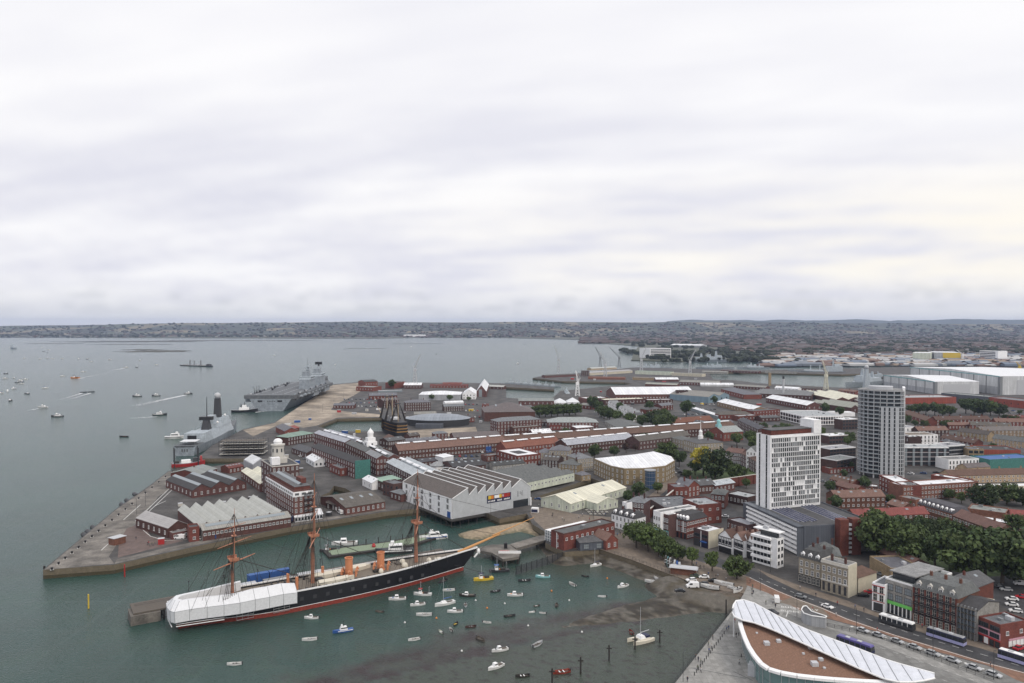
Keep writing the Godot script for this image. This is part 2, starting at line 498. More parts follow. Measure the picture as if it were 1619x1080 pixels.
func make_land()->void:
	var outline:=poly([[68,901],[182,806],[240,765],[266,745],[316,742],[345,736],[392,729],[405,725],[311,725],[336,704],[384,679],[434,668],
		[458,652],[525,608],[567,604],[790,606],[876,612.5],[876,616],[800,612],[800,629],[870,633],[886,618],[930,614],[960,611],[1000,607.5],
		[988,604.5],[889,602.5],[842,597.5],[860,594],[930,589],[1000,581],[1200,585.5],[1432,580],[2300,582],
		[3200,720],[3400,1500],[1150,1500],[1062,1086],[1120,1012],[1166,955],[1176,938],[1120,930],[1052,905],[1000,885],[948,868],[893,873],[862,858],[868,845],[842,829],
		[833,812],[790,820],[762,808],[722,798],[690,802],[637,806],[610,809],[455,834],[300,866],[180,893]])
	var basin_small:=poly([[502,674],[533,662],[603,660.5],[606,682],[530,682]])
	var dock_cut:=poly([[520,779],[528,768],[546,772],[556,778],[530,789],[518,790],[505,795],[508,784]])
	var mast_pond:=poly([[833,790],[868,779],[935,756],[952,762],[925,771],[872,787],[862,792],[842,790]])
	var basin_big:=poly([[1120,589],[1199,588.5],[1330,592],[1392,590],[1398,601],[1399,613],[1330,613],[1199,606],[1160,601],[1128,600]])
	var holes:=[basin_small,dock_cut,mast_pond,basin_big]
	var strips:=[]
	for hole in holes:
		var cx:=0.0
		for p in hole: cx+=p.x/hole.size()
		strips.append(cx)
	strips.sort()
	strips.append(9000.0)
	var g:=Geo.new()
	var x0:=-9000.0
	for x1 in strips:
		var box:=PackedVector2Array([Vector2(x0,-9000),Vector2(x1,-9000),Vector2(x1,3000),Vector2(x0,3000)])
		var pieces:=clip_all(Geometry2D.intersect_polygons(outline,box),holes)
		for p in pieces: g.cap(p,LAND)
		x0=x1
	structure("ground",g.mesh(M("asphalt_worn")))
	var w:=Geo.new()
	var f:=Geo.new()
	for pl in [outline]+holes:
		var q: PackedVector2Array=pl
		var o:=q.duplicate()
		if Geometry2D.is_polygon_clockwise(o): o.reverse()
		if pl!=outline: o.reverse()
		for i in o.size():
			var a:=o[i]
			var b:=o[(i+1) % o.size()]
			w.quad(Vector3(a.x,1.5,a.y),Vector3(b.x,1.5,b.y),Vector3(b.x,LAND,b.y),Vector3(a.x,LAND,a.y))
			f.quad(Vector3(a.x,-1,a.y),Vector3(b.x,-1,b.y),Vector3(b.x,1.5,b.y),Vector3(a.x,1.5,a.y))
	var ws:=structure("quay_wall",w.mesh(M("quay_stone")))
	ws.set_meta("label","stone quay wall round the dockyard basins")
	structure("quay_wall",f.mesh(M("weed_wall")))
	var far:=poly([[-900,532.5],[0,532.5],[200,534],[420,534.5],[600,535],[660,533.5],[780,533.5],[925,537],[926,541.5],[960,543],[1010,547],[1003,556],[998,569],[1078,571],[1200,567],[1260,564],
		[1340,572],[1432,574],[2300,574]],3.0)
	far.append(Vector2(15000,-2000)); far.append(Vector2(15000,-16000)); far.append(Vector2(-15000,-16000)); far.append(Vector2(-15000,-6600))
	var fg:=Geo.new()
	fg.prism(far,-1.0,3.0)
	structure("far_land",fg.mesh(mat("far_land",C(0.075,0.08,0.055),"rough",0.002)))
# ---------- buildings ----------
var WIN:={
	"s": [1.15,1.9,"frame_white","glass",1,1],"p": [1.25,1.25,"frame_white","glass",1,0],"w": [2.3,1.35,"frame_white","glass",2,0],
	"d": [1.25,1.5,"frame_dark","glass",0,0],"g": [2.9,2.0,"frame_dark","glass",2,0],"v": [0.95,2.05,"frame_dark","glass",0,0],
	"y": [0.8,1.75,"frame_dark","glass",0,0],"z": [0.8,1.75,"frame_dark","glass_pale",0,0],"t": [1.3,2.9,"stone_pale","glass",1,2],"b": [2.4,2.5,"frame_white","glass",2,3],"r": [3.4,1.5,"frame_dark","glass",3,0],
	"c": [1.5,2.5,"stone_pale","glass",1,1],"h": [2.6,2.3,"frame_dark","glass_pale",2,1],"o": [1.6,1.6,"frame_white","glass_pale",1,1]}
func window_mesh(style: String)->ArrayMesh:
	if wcache.has(style): return wcache[style]
	var s: Array=WIN[style]
	var w: float=s[0]/2
	var h: float=s[1]
	var f:=Geo.new()
	var t:=0.13
	f.box(Vector3(-w,0,0),Vector3(-w+t,h,0.1),false); f.box(Vector3(w-t,0,0),Vector3(w,h,0.1),false)
	f.box(Vector3(-w+t,h-t,0),Vector3(w-t,h,0.1)); f.box(Vector3(-w-0.1,-0.12,0),Vector3(w+0.1,0,0.2))
	for i in s[4]:
		var x: float=-w+(i+1)*2*w/(s[4]+1)
		f.quad(Vector3(x-0.05,0,0.07),Vector3(x+0.05,0,0.07),Vector3(x+0.05,h,0.07),Vector3(x-0.05,h,0.07))
	for i in s[5]:
		var y: float=(i+1)*h/(s[5]+1)
		f.quad(Vector3(-w,y-0.05,0.072),Vector3(w,y-0.05,0.072),Vector3(w,y+0.05,0.072),Vector3(-w,y+0.05,0.072))
	var g:=Geo.new()
	g.quad(Vector3(-w+t,0,0.03),Vector3(w-t,0,0.03),Vector3(w-t,h-t,0.03),Vector3(-w+t,h-t,0.03))
	var am:=f.mesh(M(s[2]))
	g.into(am,M(s[3]))
	wcache[style]=am
	return am
func face_at(o: Node3D,face: String,u: float,y: float,out:=0.0)->Array:
	var L: float=o.get_meta("_L")
	var D: float=o.get_meta("_D")
	match face:
		"f": return [Vector3(u,y,out),0.0,L]
		"l": return [Vector3(-out,y,-D+u),-PI/2,D]
		"r": return [Vector3(L+out,y,-u),PI/2,D]
	return [Vector3(L-u,y,-D-out),PI,L]
func add_windows(o: Node3D,spec: String,h: float)->void:
	for tok in spec.split(" ",false):
		var opt: PackedStringArray=tok.split("/")
		var face:=tok.substr(0,1)
		var body:=opt[0].substr(1)
		var style:=body.substr(body.length()-1)
		var cr:=body.substr(0,body.length()-1).split("x")
		var cols:=int(cr[0])
		var rows:=int(cr[1])
		var wh: float=WIN[style][1]
		var storey: float=float(opt[2]) if opt.size()>2 else h/rows
		var y0: float=float(opt[1]) if opt.size()>1 else maxf(0.5,(storey-wh)*0.55)
		var span: float=face_at(o,face,0,0)[2]
		for r in rows:
			for k in cols:
				var e:=face_at(o,face,span*(k+0.5)/cols,y0+r*storey)
				part(o,"window",window_mesh(style),e[0],e[1])
func gable_slabs(g: Geo,x0: float,x1: float,z0: float,z1: float,h: float,rise: float,along_x: bool,ov:=0.3,t:=0.2)->void:
	if along_x:
		var zm:=(z0+z1)/2
		var e:=rise/absf(z0-zm)*ov
		g.slab(Vector3(x0-ov,h-e+t,z0+ov),Vector3(x1+ov,h-e+t,z0+ov),Vector3(x1+ov,h+rise+t,zm),Vector3(x0-ov,h+rise+t,zm),t)
		g.slab(Vector3(x1+ov,h-e+t,z1-ov),Vector3(x0-ov,h-e+t,z1-ov),Vector3(x0-ov,h+rise+t,zm),Vector3(x1+ov,h+rise+t,zm),t)
	else:
		var xm:=(x0+x1)/2
		g.slab(Vector3(x0,h+t,z1-ov),Vector3(x0,h+t,z0+ov),Vector3(xm,h+rise+t,z0+ov),Vector3(xm,h+rise+t,z1-ov),t)
		g.slab(Vector3(x1,h+t,z0+ov),Vector3(x1,h+t,z1-ov),Vector3(xm,h+rise+t,z1-ov),Vector3(xm,h+rise+t,z0+ov),t)
func shade_of(key: String)->Material:
	if not (key.begins_with("brick") or key.begins_with("slate") or key.begins_with("tile") or key.begins_with("asb") or key.begins_with("roof_g") or key.begins_with("roof_f")): return M(key)
	var k:=rng.randi() % 4
	var id:="%s_%d" % [key,k]
	if not mats.has(id):
		var m: StandardMaterial3D=M(key).duplicate()
		var c:=m.albedo_color.srgb_to_linear()*([0.78,1.0,1.22,1.45][k] as float)
		m.albedo_color=Color(minf(c.r,1),minf(c.g*(1.0+0.05*(k % 2)),1),minf(c.b*(1.0+0.08*(k/2)),1)).linear_to_srgb()
		mats[id]=m
	return mats[id]
func B(called: String,label: String,a: Vector2,b: Vector2,depth,h: float,wall: String,roof: String,rm: String,rise:=2.5,wins:="",opt_:={})->Node3D:
	var opt: Dictionary=opt_.duplicate()
	var A:=V(a,LAND+h)
	var E:=V(b,LAND+h)
	var dx:=Vector3(E.x-A.x,0,E.z-A.z)
	var L:=dx.length()
	dx /= L
	var dz:=dx.cross(Vector3.UP)
	var D: float
	if depth is Vector2: D=absf((V(depth,LAND+h)-A).dot(-dz))
	else: D=depth
	var base: float=opt.get("base",0.0)
	var o:=thing(called,label,opt.get("cat","building"),Vector3(A.x,LAND+base,A.z),atan2(-dx.z,dx.x),opt.get("group",""))
	h-=base
	o.set_meta("_L",L); o.set_meta("_D",D); o.set_meta("_h",h)
	var wm:=shade_of(wall)
	var rfm:=shade_of(rm)
	var g:=Geo.new()
	g.box(Vector3(0,0,-D),Vector3(L,h,0),false)
	var r:=Geo.new()
	if roof=="flat":
		part(o,"wall",g.mesh(wm))
		r.quad(Vector3(0.3,h+0.05,-0.3),Vector3(L-0.3,h+0.05,-0.3),Vector3(L-0.3,h+0.05,-D+0.3),Vector3(0.3,h+0.05,-D+0.3))
		part(o,"roof",r.mesh(rfm))
		var c:=Geo.new()
		var p: float=opt.get("parapet",0.6)
		for e in [[0,-0.3,L,0],[0,-D,L,-D+0.3],[0,-D+0.3,0.3,-0.3],[L-0.3,-D+0.3,L,-0.3]]:
			c.box(Vector3(e[0],h,e[1]),Vector3(e[2],h+p,e[3]),false)
		part(o,"parapet",c.mesh(M(opt["pm"]) if opt.has("pm") else wm))
		var n: int=opt.get("plant",2)
		for i in n:
			var s:=rng.randf_range(0.8,2.4)
			var q:=Geo.new()
			q.box(Vector3(-s/2,0,-s*0.35),Vector3(s/2,s*0.55,s*0.35),false)
			part(o,"rooftop_unit",q.mesh(M(["grey","light_grey","steel"][i % 3])),Vector3(rng.randf_range(0.15,0.85)*L,h+0.05,-rng.randf_range(0.2,0.8)*D))
	elif (roof.begins_with("m") and roof!="mansard") or roof=="gablez":
		var n:=1 if roof=="gablez" else int(roof.substr(1))
		for i in n:
			var x0:=L*i/n
			var x1:=L*(i+1)/n
			for z in [0.0,-D]:
				var pa:=Vector3(x0,h,z)
				var pb:=Vector3(x1,h,z)
				var pc:=Vector3((x0+x1)/2,h+rise,z)
				if z==0.0: g.tri(pa,pb,pc)
				else: g.tri(pb,pa,pc)
			gable_slabs(r,x0,x1,0,-D,h,rise,false,0.25)
		part(o,"wall",g.mesh(wm))
		part(o,"roof",r.mesh(rfm))
	elif roof=="gable" or roof.begins_with("x"):
		var n:=1 if roof=="gable" else int(roof.substr(1))
		for i in n:
			var z0:=-D*i/n
			var z1:=-D*(i+1)/n
			g.tri(Vector3(0,h,z1),Vector3(0,h,z0),Vector3(0,h+rise,(z0+z1)/2))
			g.tri(Vector3(L,h,z0),Vector3(L,h,z1),Vector3(L,h+rise,(z0+z1)/2))
			gable_slabs(r,0,L,z0,z1,h,rise,true,0.3 if n==1 else 0.0)
		part(o,"wall",g.mesh(wm))
		part(o,"roof",r.mesh(rfm))
	elif roof=="shed":
		part(o,"wall",g.mesh(wm))
		r.slab(Vector3(-0.3,h+0.2,0.3),Vector3(L+0.3,h+0.2,0.3),Vector3(L+0.3,h+rise+0.2,-D-0.3),Vector3(-0.3,h+rise+0.2,-D-0.3),0.2)
		part(o,"roof",r.mesh(rfm))
	else:
		part(o,"wall",g.mesh(wm))
		var ov:=0.35
		var k:=minf(L,D)/2
		var flat_top:=roof=="mansard"
		if flat_top: k=minf(1.6,k*0.5)
		var y0:=h
		var y1:=h+rise
		var c0:=[Vector3(-ov,y0,ov),Vector3(L+ov,y0,ov),Vector3(L+ov,y0,-D-ov),Vector3(-ov,y0,-D-ov)]
		var c1:=[Vector3(k,y1,-k),Vector3(L-k,y1,-k),Vector3(L-k,y1,-D+k),Vector3(k,y1,-D+k)]
		for i in 4: r.quad(c0[i],c0[(i+1) % 4],c1[(i+1) % 4],c1[i])
		r.quad(c1[0],c1[1],c1[2],c1[3]); r.quad(c0[3],c0[2],c0[1],c0[0])
		part(o,"roof",r.mesh(rfm))
	for i in opt.get("chim",0):
		var n: int=opt["chim"]
		var q:=Geo.new()
		q.box(Vector3(-0.4,0,-0.35),Vector3(0.4,2.2,0.35),false)
		q.box(Vector3(-0.48,2.2,-0.43),Vector3(0.48,2.35,0.43))
		for s in [-0.25,0.25]: q.tube(Vector3(s,2.35,0),Vector3(s,2.8,0),0.14,0.11,6)
		part(o,"chimney",q.mesh(M(wall if wall.begins_with("brick") else "brick")),Vector3(L*(i+0.5)/n,h+rise-1.0,-D/2))
	for i in opt.get("lan",0):
		var n: int=opt["lan"]
		var q:=Geo.new()
		var w:=L/n*0.78
		gable_slabs(q,-w/2,w/2,1.5,-1.5,0.0,0.55,true,0.0,0.25)
		part(o,"roof_light",q.mesh(M("roof_white")),Vector3(L*(i+0.5)/n,h+rise-0.15,-D/2))
	if roof=="gable" and not opt.has("sky") and not opt.has("lan") and L>10.0 and D<26.0 and rng.randf()<0.6: opt["sky"]=2+rng.randi() % 4
	for i in opt.get("sky",0):
		var n: int=opt["sky"]
		var q:=Geo.new()
		if roof.begins_with("m"):
			var bay:=L/n
			var x: float=bay*(i+0.5)
			var s:=rise/(bay/2)
			q.slab(Vector3(x-bay*0.16,h+rise-bay*0.16*s+0.28,-0.5),Vector3(x-0.05,h+rise+0.24,-0.5),Vector3(x-0.05,h+rise+0.24,-D+0.5),Vector3(x-bay*0.16,h+rise-bay*0.16*s+0.28,-D+0.5),0.06)
		else:
			var x: float=L*(i+0.5)/n
			var s:=rise/(D/2)
			q.slab(Vector3(x-0.8,h+0.3*D*s+0.27,-0.3*D),Vector3(x+0.8,h+0.3*D*s+0.27,-0.3*D),Vector3(x+0.8,h+0.4*D*s+0.27,-0.4*D),Vector3(x-0.8,h+0.4*D*s+0.27,-0.4*D),0.06)
		part(o,"roof_light",q.mesh(M("glass_pale")))
	for i in opt.get("dorm",0):
		var n: int=opt["dorm"]
		var q:=Geo.new()
		q.box(Vector3(-0.8,0,-1.6),Vector3(0.8,1.5,0.15),false)
		gable_slabs(q,-0.9,0.9,0.15,-1.6,1.5,0.7,false,0.1,0.12)
		q.tri(Vector3(-0.8,1.5,0.15),Vector3(0.8,1.5,0.15),Vector3(0,2.2,0.15))
		var dm:=part(o,"dormer",q.mesh(M(opt.get("dm","render_white"))),Vector3(L*(i+0.5)/n,h+0.15,-0.35))
		part(dm,"window",window_mesh("p"),Vector3(0,0.15,0.15))
	if wins: add_windows(o,wins,h)
	return o
func slabpart(o: Node3D,called: String,lo: Vector3,hi: Vector3,m: String)->MeshInstance3D:
	var g:=Geo.new()
	g.box(lo,hi)
	return part(o,called,g.mesh(M(m)))
func band(o: Node3D,called: String,y0: float,y1: float,m: String,faces:="flr",proud:=0.12)->void:
	var L: float=o.get_meta("_L")
	var D: float=o.get_meta("_D")
	var g:=Geo.new()
	if "f" in faces: g.box(Vector3(-proud if "l" in faces else 0.0,y0,0),Vector3(L+(proud if "r" in faces else 0.0),y1,proud))
	if "l" in faces: g.box(Vector3(-proud,y0,-D),Vector3(0,y1,0))
	if "r" in faces: g.box(Vector3(L,y0,-D),Vector3(L+proud,y1,0))
	part(o,called,g.mesh(M(m)))
func panel(o: Node3D,called: String,face: String,u0: float,u1: float,y0: float,y1: float,m: String,proud:=0.1)->MeshInstance3D:
	var e:=face_at(o,face,0,0)
	var g:=Geo.new()
	g.box(Vector3(u0,y0,0),Vector3(u1,y1,proud))
	return part(o,called,g.mesh(M(m)),e[0],e[1])
func lettering(o: Node3D,called: String,text: String,size: float,m: String,at: Vector3,turn: float,depth:=0.05)->void:
	var t:=TextMesh.new()
	t.text=text
	t.font_size=64
	t.pixel_size=size/46.0
	t.depth=depth
	t.curve_step=3.0
	t.material=M(m)
	part(o,called,t,at,turn)
func PB(called: String,label: String,pts: Array,h: float,wall: String,rm: String,win:="",seen:=[],opt:={})->Node3D:
	var q:=poly(pts,LAND+h)
	var c:=q[0]
	var o:=thing(called,label,opt.get("cat","building"),Vector3(c.x,LAND,c.y))
	for i in q.size(): q[i]-=c
	var g:=Geo.new()
	g.prism(q,0,h,true)
	part(o,"wall",g.mesh(M(wall)))
	var ins:=Geometry2D.offset_polygon(q,-0.5)
	if ins.size()>0:
		var r:=Geo.new()
		r.cap(ins[0],h+0.3)
		r.prism(ins[0],h,h+0.3,false)
		part(o,"roof",r.mesh(M(rm)))
	if win:
		var style:=win.substr(0,1)
		var rows:=int(win.substr(1))
		for i in seen:
			var a:=q[i]
			var b:=q[(i+1) % q.size()]
			var l:=a.distance_to(b)
			var n:=int(l/opt.get("pitch",3.6))
			var d:=(b-a)/l
			for k in n:
				for row in rows:
					var p:=a+d*l*(k+0.5)/n
					part(o,"window",window_mesh(style),Vector3(p.x,1.0+row*(h-0.8)/rows,p.y),atan2(-d.y,d.x))
	return o
func U(x: float,y: float)->Vector2: return Vector2(x,y)
func make_dockyard()->void:
	var o: Node3D
	# ----- the long quay -----
	B("gabled_shed","brick shed with three dark gabled roofs beside the quay road",U(304,776),U(389.5,763),U(288.5,756),4.6,"brick","m3","slate_dark",3.2,"f9x1s l7x1s",{"sky": 3})
	B("brick_shed","small brick shed with grey ridge roof and chimney behind the three-gabled shed",U(316,750),U(343,741),22.0,4.0,"brick_red","gable","asbestos_grey",2.6,"f4x1s",{"chim": 1})
	B("brick_shed","shed with pale cream roof next to the brick office block",U(381,745),U(411,766),15.0,5.0,"brick","x2","roof_cream",2.2,"f8x1s")
	B("brick_shed","low red roofed store behind the cream roofed shed",U(362,741),U(385,737),10.0,3.6,"brick_red","gable","tile_red",1.8,"f4x1s")
	o=B("market_hall","long brick hall with seven pale ridged roofs facing the masted ship",U(316,836),U(454,815),46.0,5.0,"brick","m7","asbestos",3.0,"f24x1p/1.4 r5x1p",{})
	var L: float=o.get_meta("_L")
	var lt:=Geo.new()
	lt.slab(Vector3(-0.3,5.25,5.6),Vector3(L+0.3,5.25,5.6),Vector3(L+0.3,7.4,0.0),Vector3(-0.3,7.4,0.0),0.2)
	lt.box(Vector3(0,0,0.02),Vector3(L,4.95,5.2),false)
	part(o,"front_aisle",lt.mesh(M("asbestos")))
	slabpart(o,"aisle_wall",Vector3(0,0,5.2),Vector3(L,5.0,5.4),"brick")
	for k in 22: part(o,"window",window_mesh("p"),Vector3(L*(k+0.5)/22,2.6,5.4))
	lt=Geo.new()
	lt.slab(Vector3(2,6.35,3.1),Vector3(L-2,6.35,3.1),Vector3(L-2,7.15,1.0),Vector3(2,7.15,1.0),0.05)
	part(o,"roof_light",lt.mesh(M("glass_pale")))
	B("gabled_store","pale roofed gable store at the quay end of the long hall",U(265,836),U(297,829),U(250.5,812.6),4.8,"brick","gablez","asbestos",3.0,"f3x1p l6x1s")
	B("lean_to","low brick annexe with light flat roof under the pale gable store",U(272,844),U(298,839),6.0,3.0,"brick","flat","roof_grey",1.0,"f3x1p",{"plant": 0,"parapet": 0.2})
	B("brick_block","square brick stair block between gable store and long hall",U(299,836),U(315,834),7.0,6.6,"brick_red","flat","roof_felt",1.0,"f1x2p",{"plant": 0})
	o=B("office_block","tall red brick office block with white top storey on the quay",U(421,752),U(464,777),U(493,772),16.5,"brick","flat","roof_grey",1.0,"f15x4s/1.6/3.2 r4x4s/1.6/3.2",{"plant": 3})
	band(o,"white_storey",13.3,16.0,"render_white","flr",0.25)
	L=o.get_meta("_L")
	var D: float=o.get_meta("_D")
	for k in 16: part(o,"window",window_mesh("w"),Vector3(L*(k+0.5)/16,14.1,0.27))
	for k in 3: part(o,"window",window_mesh("w"),Vector3(L+0.27,14.1,-D*(k+0.5)/3),PI/2)
	slabpart(o,"penthouse",Vector3(4,16.6,-D+1.6),Vector3(L-0.4,18.6,-0.8),"brick_red")
	slabpart(o,"penthouse_roof",Vector3(3.8,18.6,-D+1.4),Vector3(L-0.2,18.8,-0.6),"slate")
	var rl:=Geo.new()
	gable_slabs(rl,6,L-4,-D*0.38,-D*0.62,18.8,0.9,true,0.0,0.2)
	part(o,"roof_light",rl.mesh(M("glass_pale")))
	slabpart(o,"lift_house",Vector3(L*0.7,18.8,-D+1.5),Vector3(L*0.86,21.5,-D+4.5),"brick_red")
	var fe:=Geo.new()
	for k in 5:
		fe.box(Vector3(L+0.2,2.6+k*3.0,-D+0.5),Vector3(L+2.2,2.75+k*3.0,-D+5.0))
	for x in [0.3,2.1]:
		for z in [0.6,4.9]: fe.tube(Vector3(L+x,0,-D+z),Vector3(L+x,15.5,-D+z),0.08)
	part(o,"fire_escape",fe.mesh(M("dark")))
	o=B("semaphore_block","brick block carrying the white domed signal tower",U(413,728),U(430,739),U(461,728),19.5,"brick_dark","flat","roof_felt",1.0,"f4x5s l3x5s r6x5s",{"pm": "stone_pale"})
	D=o.get_meta("_D")
	L=o.get_meta("_L")
	var tw:=Geo.new()
	var c0:=Vector3(L*0.45,19.6,-D*0.45)
	tw.box(c0+Vector3(-4.6,0,-4.6),c0+Vector3(4.6,3.0,4.6))
	tw.lathe(c0,[U(4.0,3.0),U(3.8,10.5),U(4.5,10.7),U(4.5,11.4),U(0,11.5)],8)
	var tower:=part(o,"signal_tower",tw.mesh(M("stone_pale")))
	tw=Geo.new()
	tw.lathe(c0,[U(2.6,11.5),U(2.6,12.9),U(2.9,13.0),U(2.4,14.0),U(1.3,14.8),U(0,15.1)],12)
	part(tower,"dome",tw.mesh(M("white")))
	for k in 8: part(tower,"window",window_mesh("v"),c0+Vector3(sin(TAU*k/8+PI/8),0,cos(TAU*k/8+PI/8))*3.62+Vector3(0,6.8,0),TAU*k/8+PI/8)
	tw=Geo.new()
	tw.box(c0+Vector3(5.0,0,1.0),c0+Vector3(9.2,4.4,6.0))
	part(o,"stair_head",tw.mesh(M("render_white")))
	o=PB("canopy","pale grey square canopy roof beside the scaffold jetty",[[385,727],[400,735],[414,725],[398,718]],5.0,"sheet_grey","sheet_pale")
	B("marquee","long white marquee with windows on the quay before the office block",U(466,818),U(510,812.5),9.0,2.7,"white_sheet","gable","white_sheet",2.0,"f9x1d",{"cat": "marquee"})
	B("marquee","white marquee beside the long dark roofed storehouse",U(484,723),U(497,730.5),9.5,4.0,"white_sheet","gable","white_sheet",2.4,"r3x1d f3x1d",{"cat": "marquee"})
	B("brick_shed","low brick shed with wide grey roof at the water's edge beside the white boathouse",U(546.7,803),U(609,793),U(525,783),4.2,"brick","gable","slate_brown",3.0,"f8x1s l2x1s",{"sky": 4})
	B("brick_shed","little brown roofed outhouse tucked behind the low waterside shed",U(515,795),U(531,799),8.0,3.2,"brick_dark","gable","slate_brown",2.0,"f2x1s")
	o=B("storehouse","long brick storehouse with plain dark roof and green netted end",U(492.5,707),U(561,733),U(581,729),10.5,"brick","gable","slate_dark",2.6,"f20x3s")
	panel(o,"scaffold_net","r",0,o.get_meta("_D"),0,12.4,"teal_net",0.9)
	B("brick_annexe","red brick annexe against the long dark roofed storehouse",U(521,735),U(538,742),8.0,5.0,"brick_red","flat","slate",1.0,"f4x1s r2x1s",{"plant": 1})
	B("brick_shed","low dark roofed range running on from the long storehouse",U(461,708),U(485,716),13.0,4.6,"brick_dark","gable","slate_dark",2.6,"f6x1s")
	B("storehouse","farthest of the three Georgian brick storehouses with glazed grey roofs",U(496,685),U(545,700),19.0,12.0,"brick","x2","slate_pale",2.2,"f14x3s",{"lan": 4})
	o=B("storehouse","middle Georgian brick storehouse carrying the white clock cupola",U(546,701),U(577,715),19.0,12.0,"brick","x2","slate",2.2,"f9x3s",{"lan": 3})
	var cu:=Geo.new()
	c0=Vector3(o.get_meta("_L")*0.62,13.4,-10.5)
	cu.box(c0+Vector3(-4,0,-4),c0+Vector3(4,3.6,4)); cu.box(c0+Vector3(-3,3.6,-3),c0+Vector3(3,6.4,3))
	cu.lathe(c0,[U(2.3,6.4),U(2.3,9.6),U(2.7,9.7),U(2.1,11.2),U(0.9,12.4),U(0,13.8)],8)
	var cup:=part(o,"clock_cupola",cu.mesh(M("white")))
	for k in 4: part(cup,"clock_face",window_mesh("d"),c0+Vector3(sin(PI/2*k),0,cos(PI/2*k))*4.0+Vector3(0,0.9,0),PI/2*k)
	B("storehouse","nearest of the three Georgian brick storehouses with pale slate double roof",U(577,716),U(595,725.5),U(625,719),12.0,"brick","x2","slate_pale",2.2,"f6x3s r7x3s",{"lan": 2})
	B("storehouse","Georgian brick storehouse with glazed pale roof behind the white boathouse",U(610,731),U(664,758),21.0,10.5,"brick_dark","x2","slate_pale",2.4,"f15x3s l5x3s",{"lan": 5})
	B("stone_range","brick range with pale green hipped roof near the ship basin",U(455,692),U(497,685),15.0,7.0,"brick","hip","roof_green",2.6,"f10x2s")
	B("brick_shed","white gabled shed beside the dock gate bridge",U(573,757),U(588,764),U(597,757),4.5,"render_white","gable","white_sheet",2.0,"f2x1s",{"sky": 2})
	B("brick_shed","brick shed with flat pale green roof next to white gabled shed",U(592,757),U(607,763),12.0,6.0,"brick_dark","shed","roof_green",0.9,"f3x1s")
	B("brick_block","dark brick block standing against the white boathouse",U(605,762),U(622,767),9.0,8.0,"brick_dark","flat","roof_felt",1.0,"f3x2d r2x2d",{"plant": 1})
	B("brick_shed","brick lean-to with slate hip roof beside the boathouse landward wall",U(617,777),U(634,782),8.0,4.6,"brick","hip","slate",1.6,"f3x1s")
	B("brick_store","two storey brick store with slate roof beside the masted museum ship",U(614,698),U(641,694.5),13.0,8.5,"brick_dark","gable","slate",2.0,"f8x2s l3x2s")
	B("brick_shed","low dark roofed shed below the long roof-lit store",U(664,731),U(702,727),9.0,3.6,"brick_dark","gable","slate_dark",1.6,"f6x1p")
	B("plant_shed","tall white metal plant shed in the dockyard car park",U(701,724),U(717,721),9.0,6.2,"white_sheet","shed","roof_white",0.8,"")
	B("brick_shed","wide dark roofed shed behind the saw-tooth boathouse roof",U(716,739),U(768,735),24.0,4.2,"brick_dark","gable","slate_dark",2.4,"f6x1s")
	var hut:=thing("round_pavilion","round pavilion with white walls and ribbed grey conical roof","pavilion",P(691,741))
	var hg:=Geo.new()
	hg.lathe(Vector3.ZERO,[U(4.6,0),U(4.6,2.8)],16)
	part(hut,"wall",hg.mesh(M("render_white")))
	hg=Geo.new()
	hg.lathe(Vector3.ZERO,[U(5.6,2.7),U(1.0,5.2),U(0,5.5)],16)
	part(hut,"roof",hg.mesh(M("slate_pale")))
	o=B("brick_house","square red brick house with hollow white flat roof by the car park",U(818,722),U(855,718),U(793,712),8.0,"brick_red","flat","roof_white",1.0,"f7x2s l6x2s",{"plant": 0})
	slabpart(o,"light_well",Vector3(o.get_meta("_L")*0.3,8.06,-o.get_meta("_D")*0.7),Vector3(o.get_meta("_L")*0.72,8.3,-o.get_meta("_D")*0.3),"slate_dark")
	# ----- the long ropery rows -----
	o=B("ropery","very long brick ropery with brown roof slope and blue door by the car park",U(630,713),U(800,699),16.0,7.2,"brick","gable","tile_brown",4.6,"f34x2p",{"lan": 7})
	panel(o,"door","f",76,81,0,5.0,"blue")
	B("ropery","rear brick ropery row stretching to the chapel with many pale roof lights",U(800,699),U(1163,674),16.0,7.2,"brick","gable","tile_brown",4.4,"f70x2p",{"lan": 14})
	B("ropery_store","orange brown roofed store in front of the ropery beside the square red house",U(800,709),U(886,700),15.0,7.0,"brick_red","gable","tile_orange",4.4,"f17x2p",{"lan": 4})
	B("ropery_store","brick store with glazed grey roof behind the round-headed trees",U(897,704),U(1003,693),17.0,7.4,"brick","gable","slate_pale",3.6,"f22x2p",{"lan": 5})
	B("ropery_store","brick store with glazed roof next to the stone academy",U(1011,698),U(1092,688),16.0,7.4,"brick_dark","gable","slate_brown",3.6,"f16x2p",{"lan": 4})
	# ----- stone houses -----
	B("stone_house","buff stone house with hipped slate roof nearest the boat pond",U(883,733),U(913,736),13.0,6.0,"stone_gold","hip","slate",3.0,"f6x2s l3x2s",{"chim": 2})
	B("stone_house","tall stone house with slate hips beside the white roofed lodge",U(914,726),U(938,724),17.0,9.5,"stone","hip","slate",3.0,"f6x3s",{"chim": 2})
	B("stone_house","stone house with slate hips behind the row of stone houses",U(868,712),U(900,713),15.0,8.0,"stone","hip","slate",3.4,"f7x2s",{"chim": 2})
	B("stone_house","grey slate roofed house with brick walls between stone houses and car park",U(857,727),U(882,729),12.0,5.4,"brick_dark","gable","slate_brown",3.0,"f5x2s",{"chim": 1})
	B("stone_house","small hipped slate house with white dormers at the back of the stone houses",U(853,716),U(872,716),10.0,6.0,"stone","hip","slate",3.0,"f4x2s",{"chim": 1})
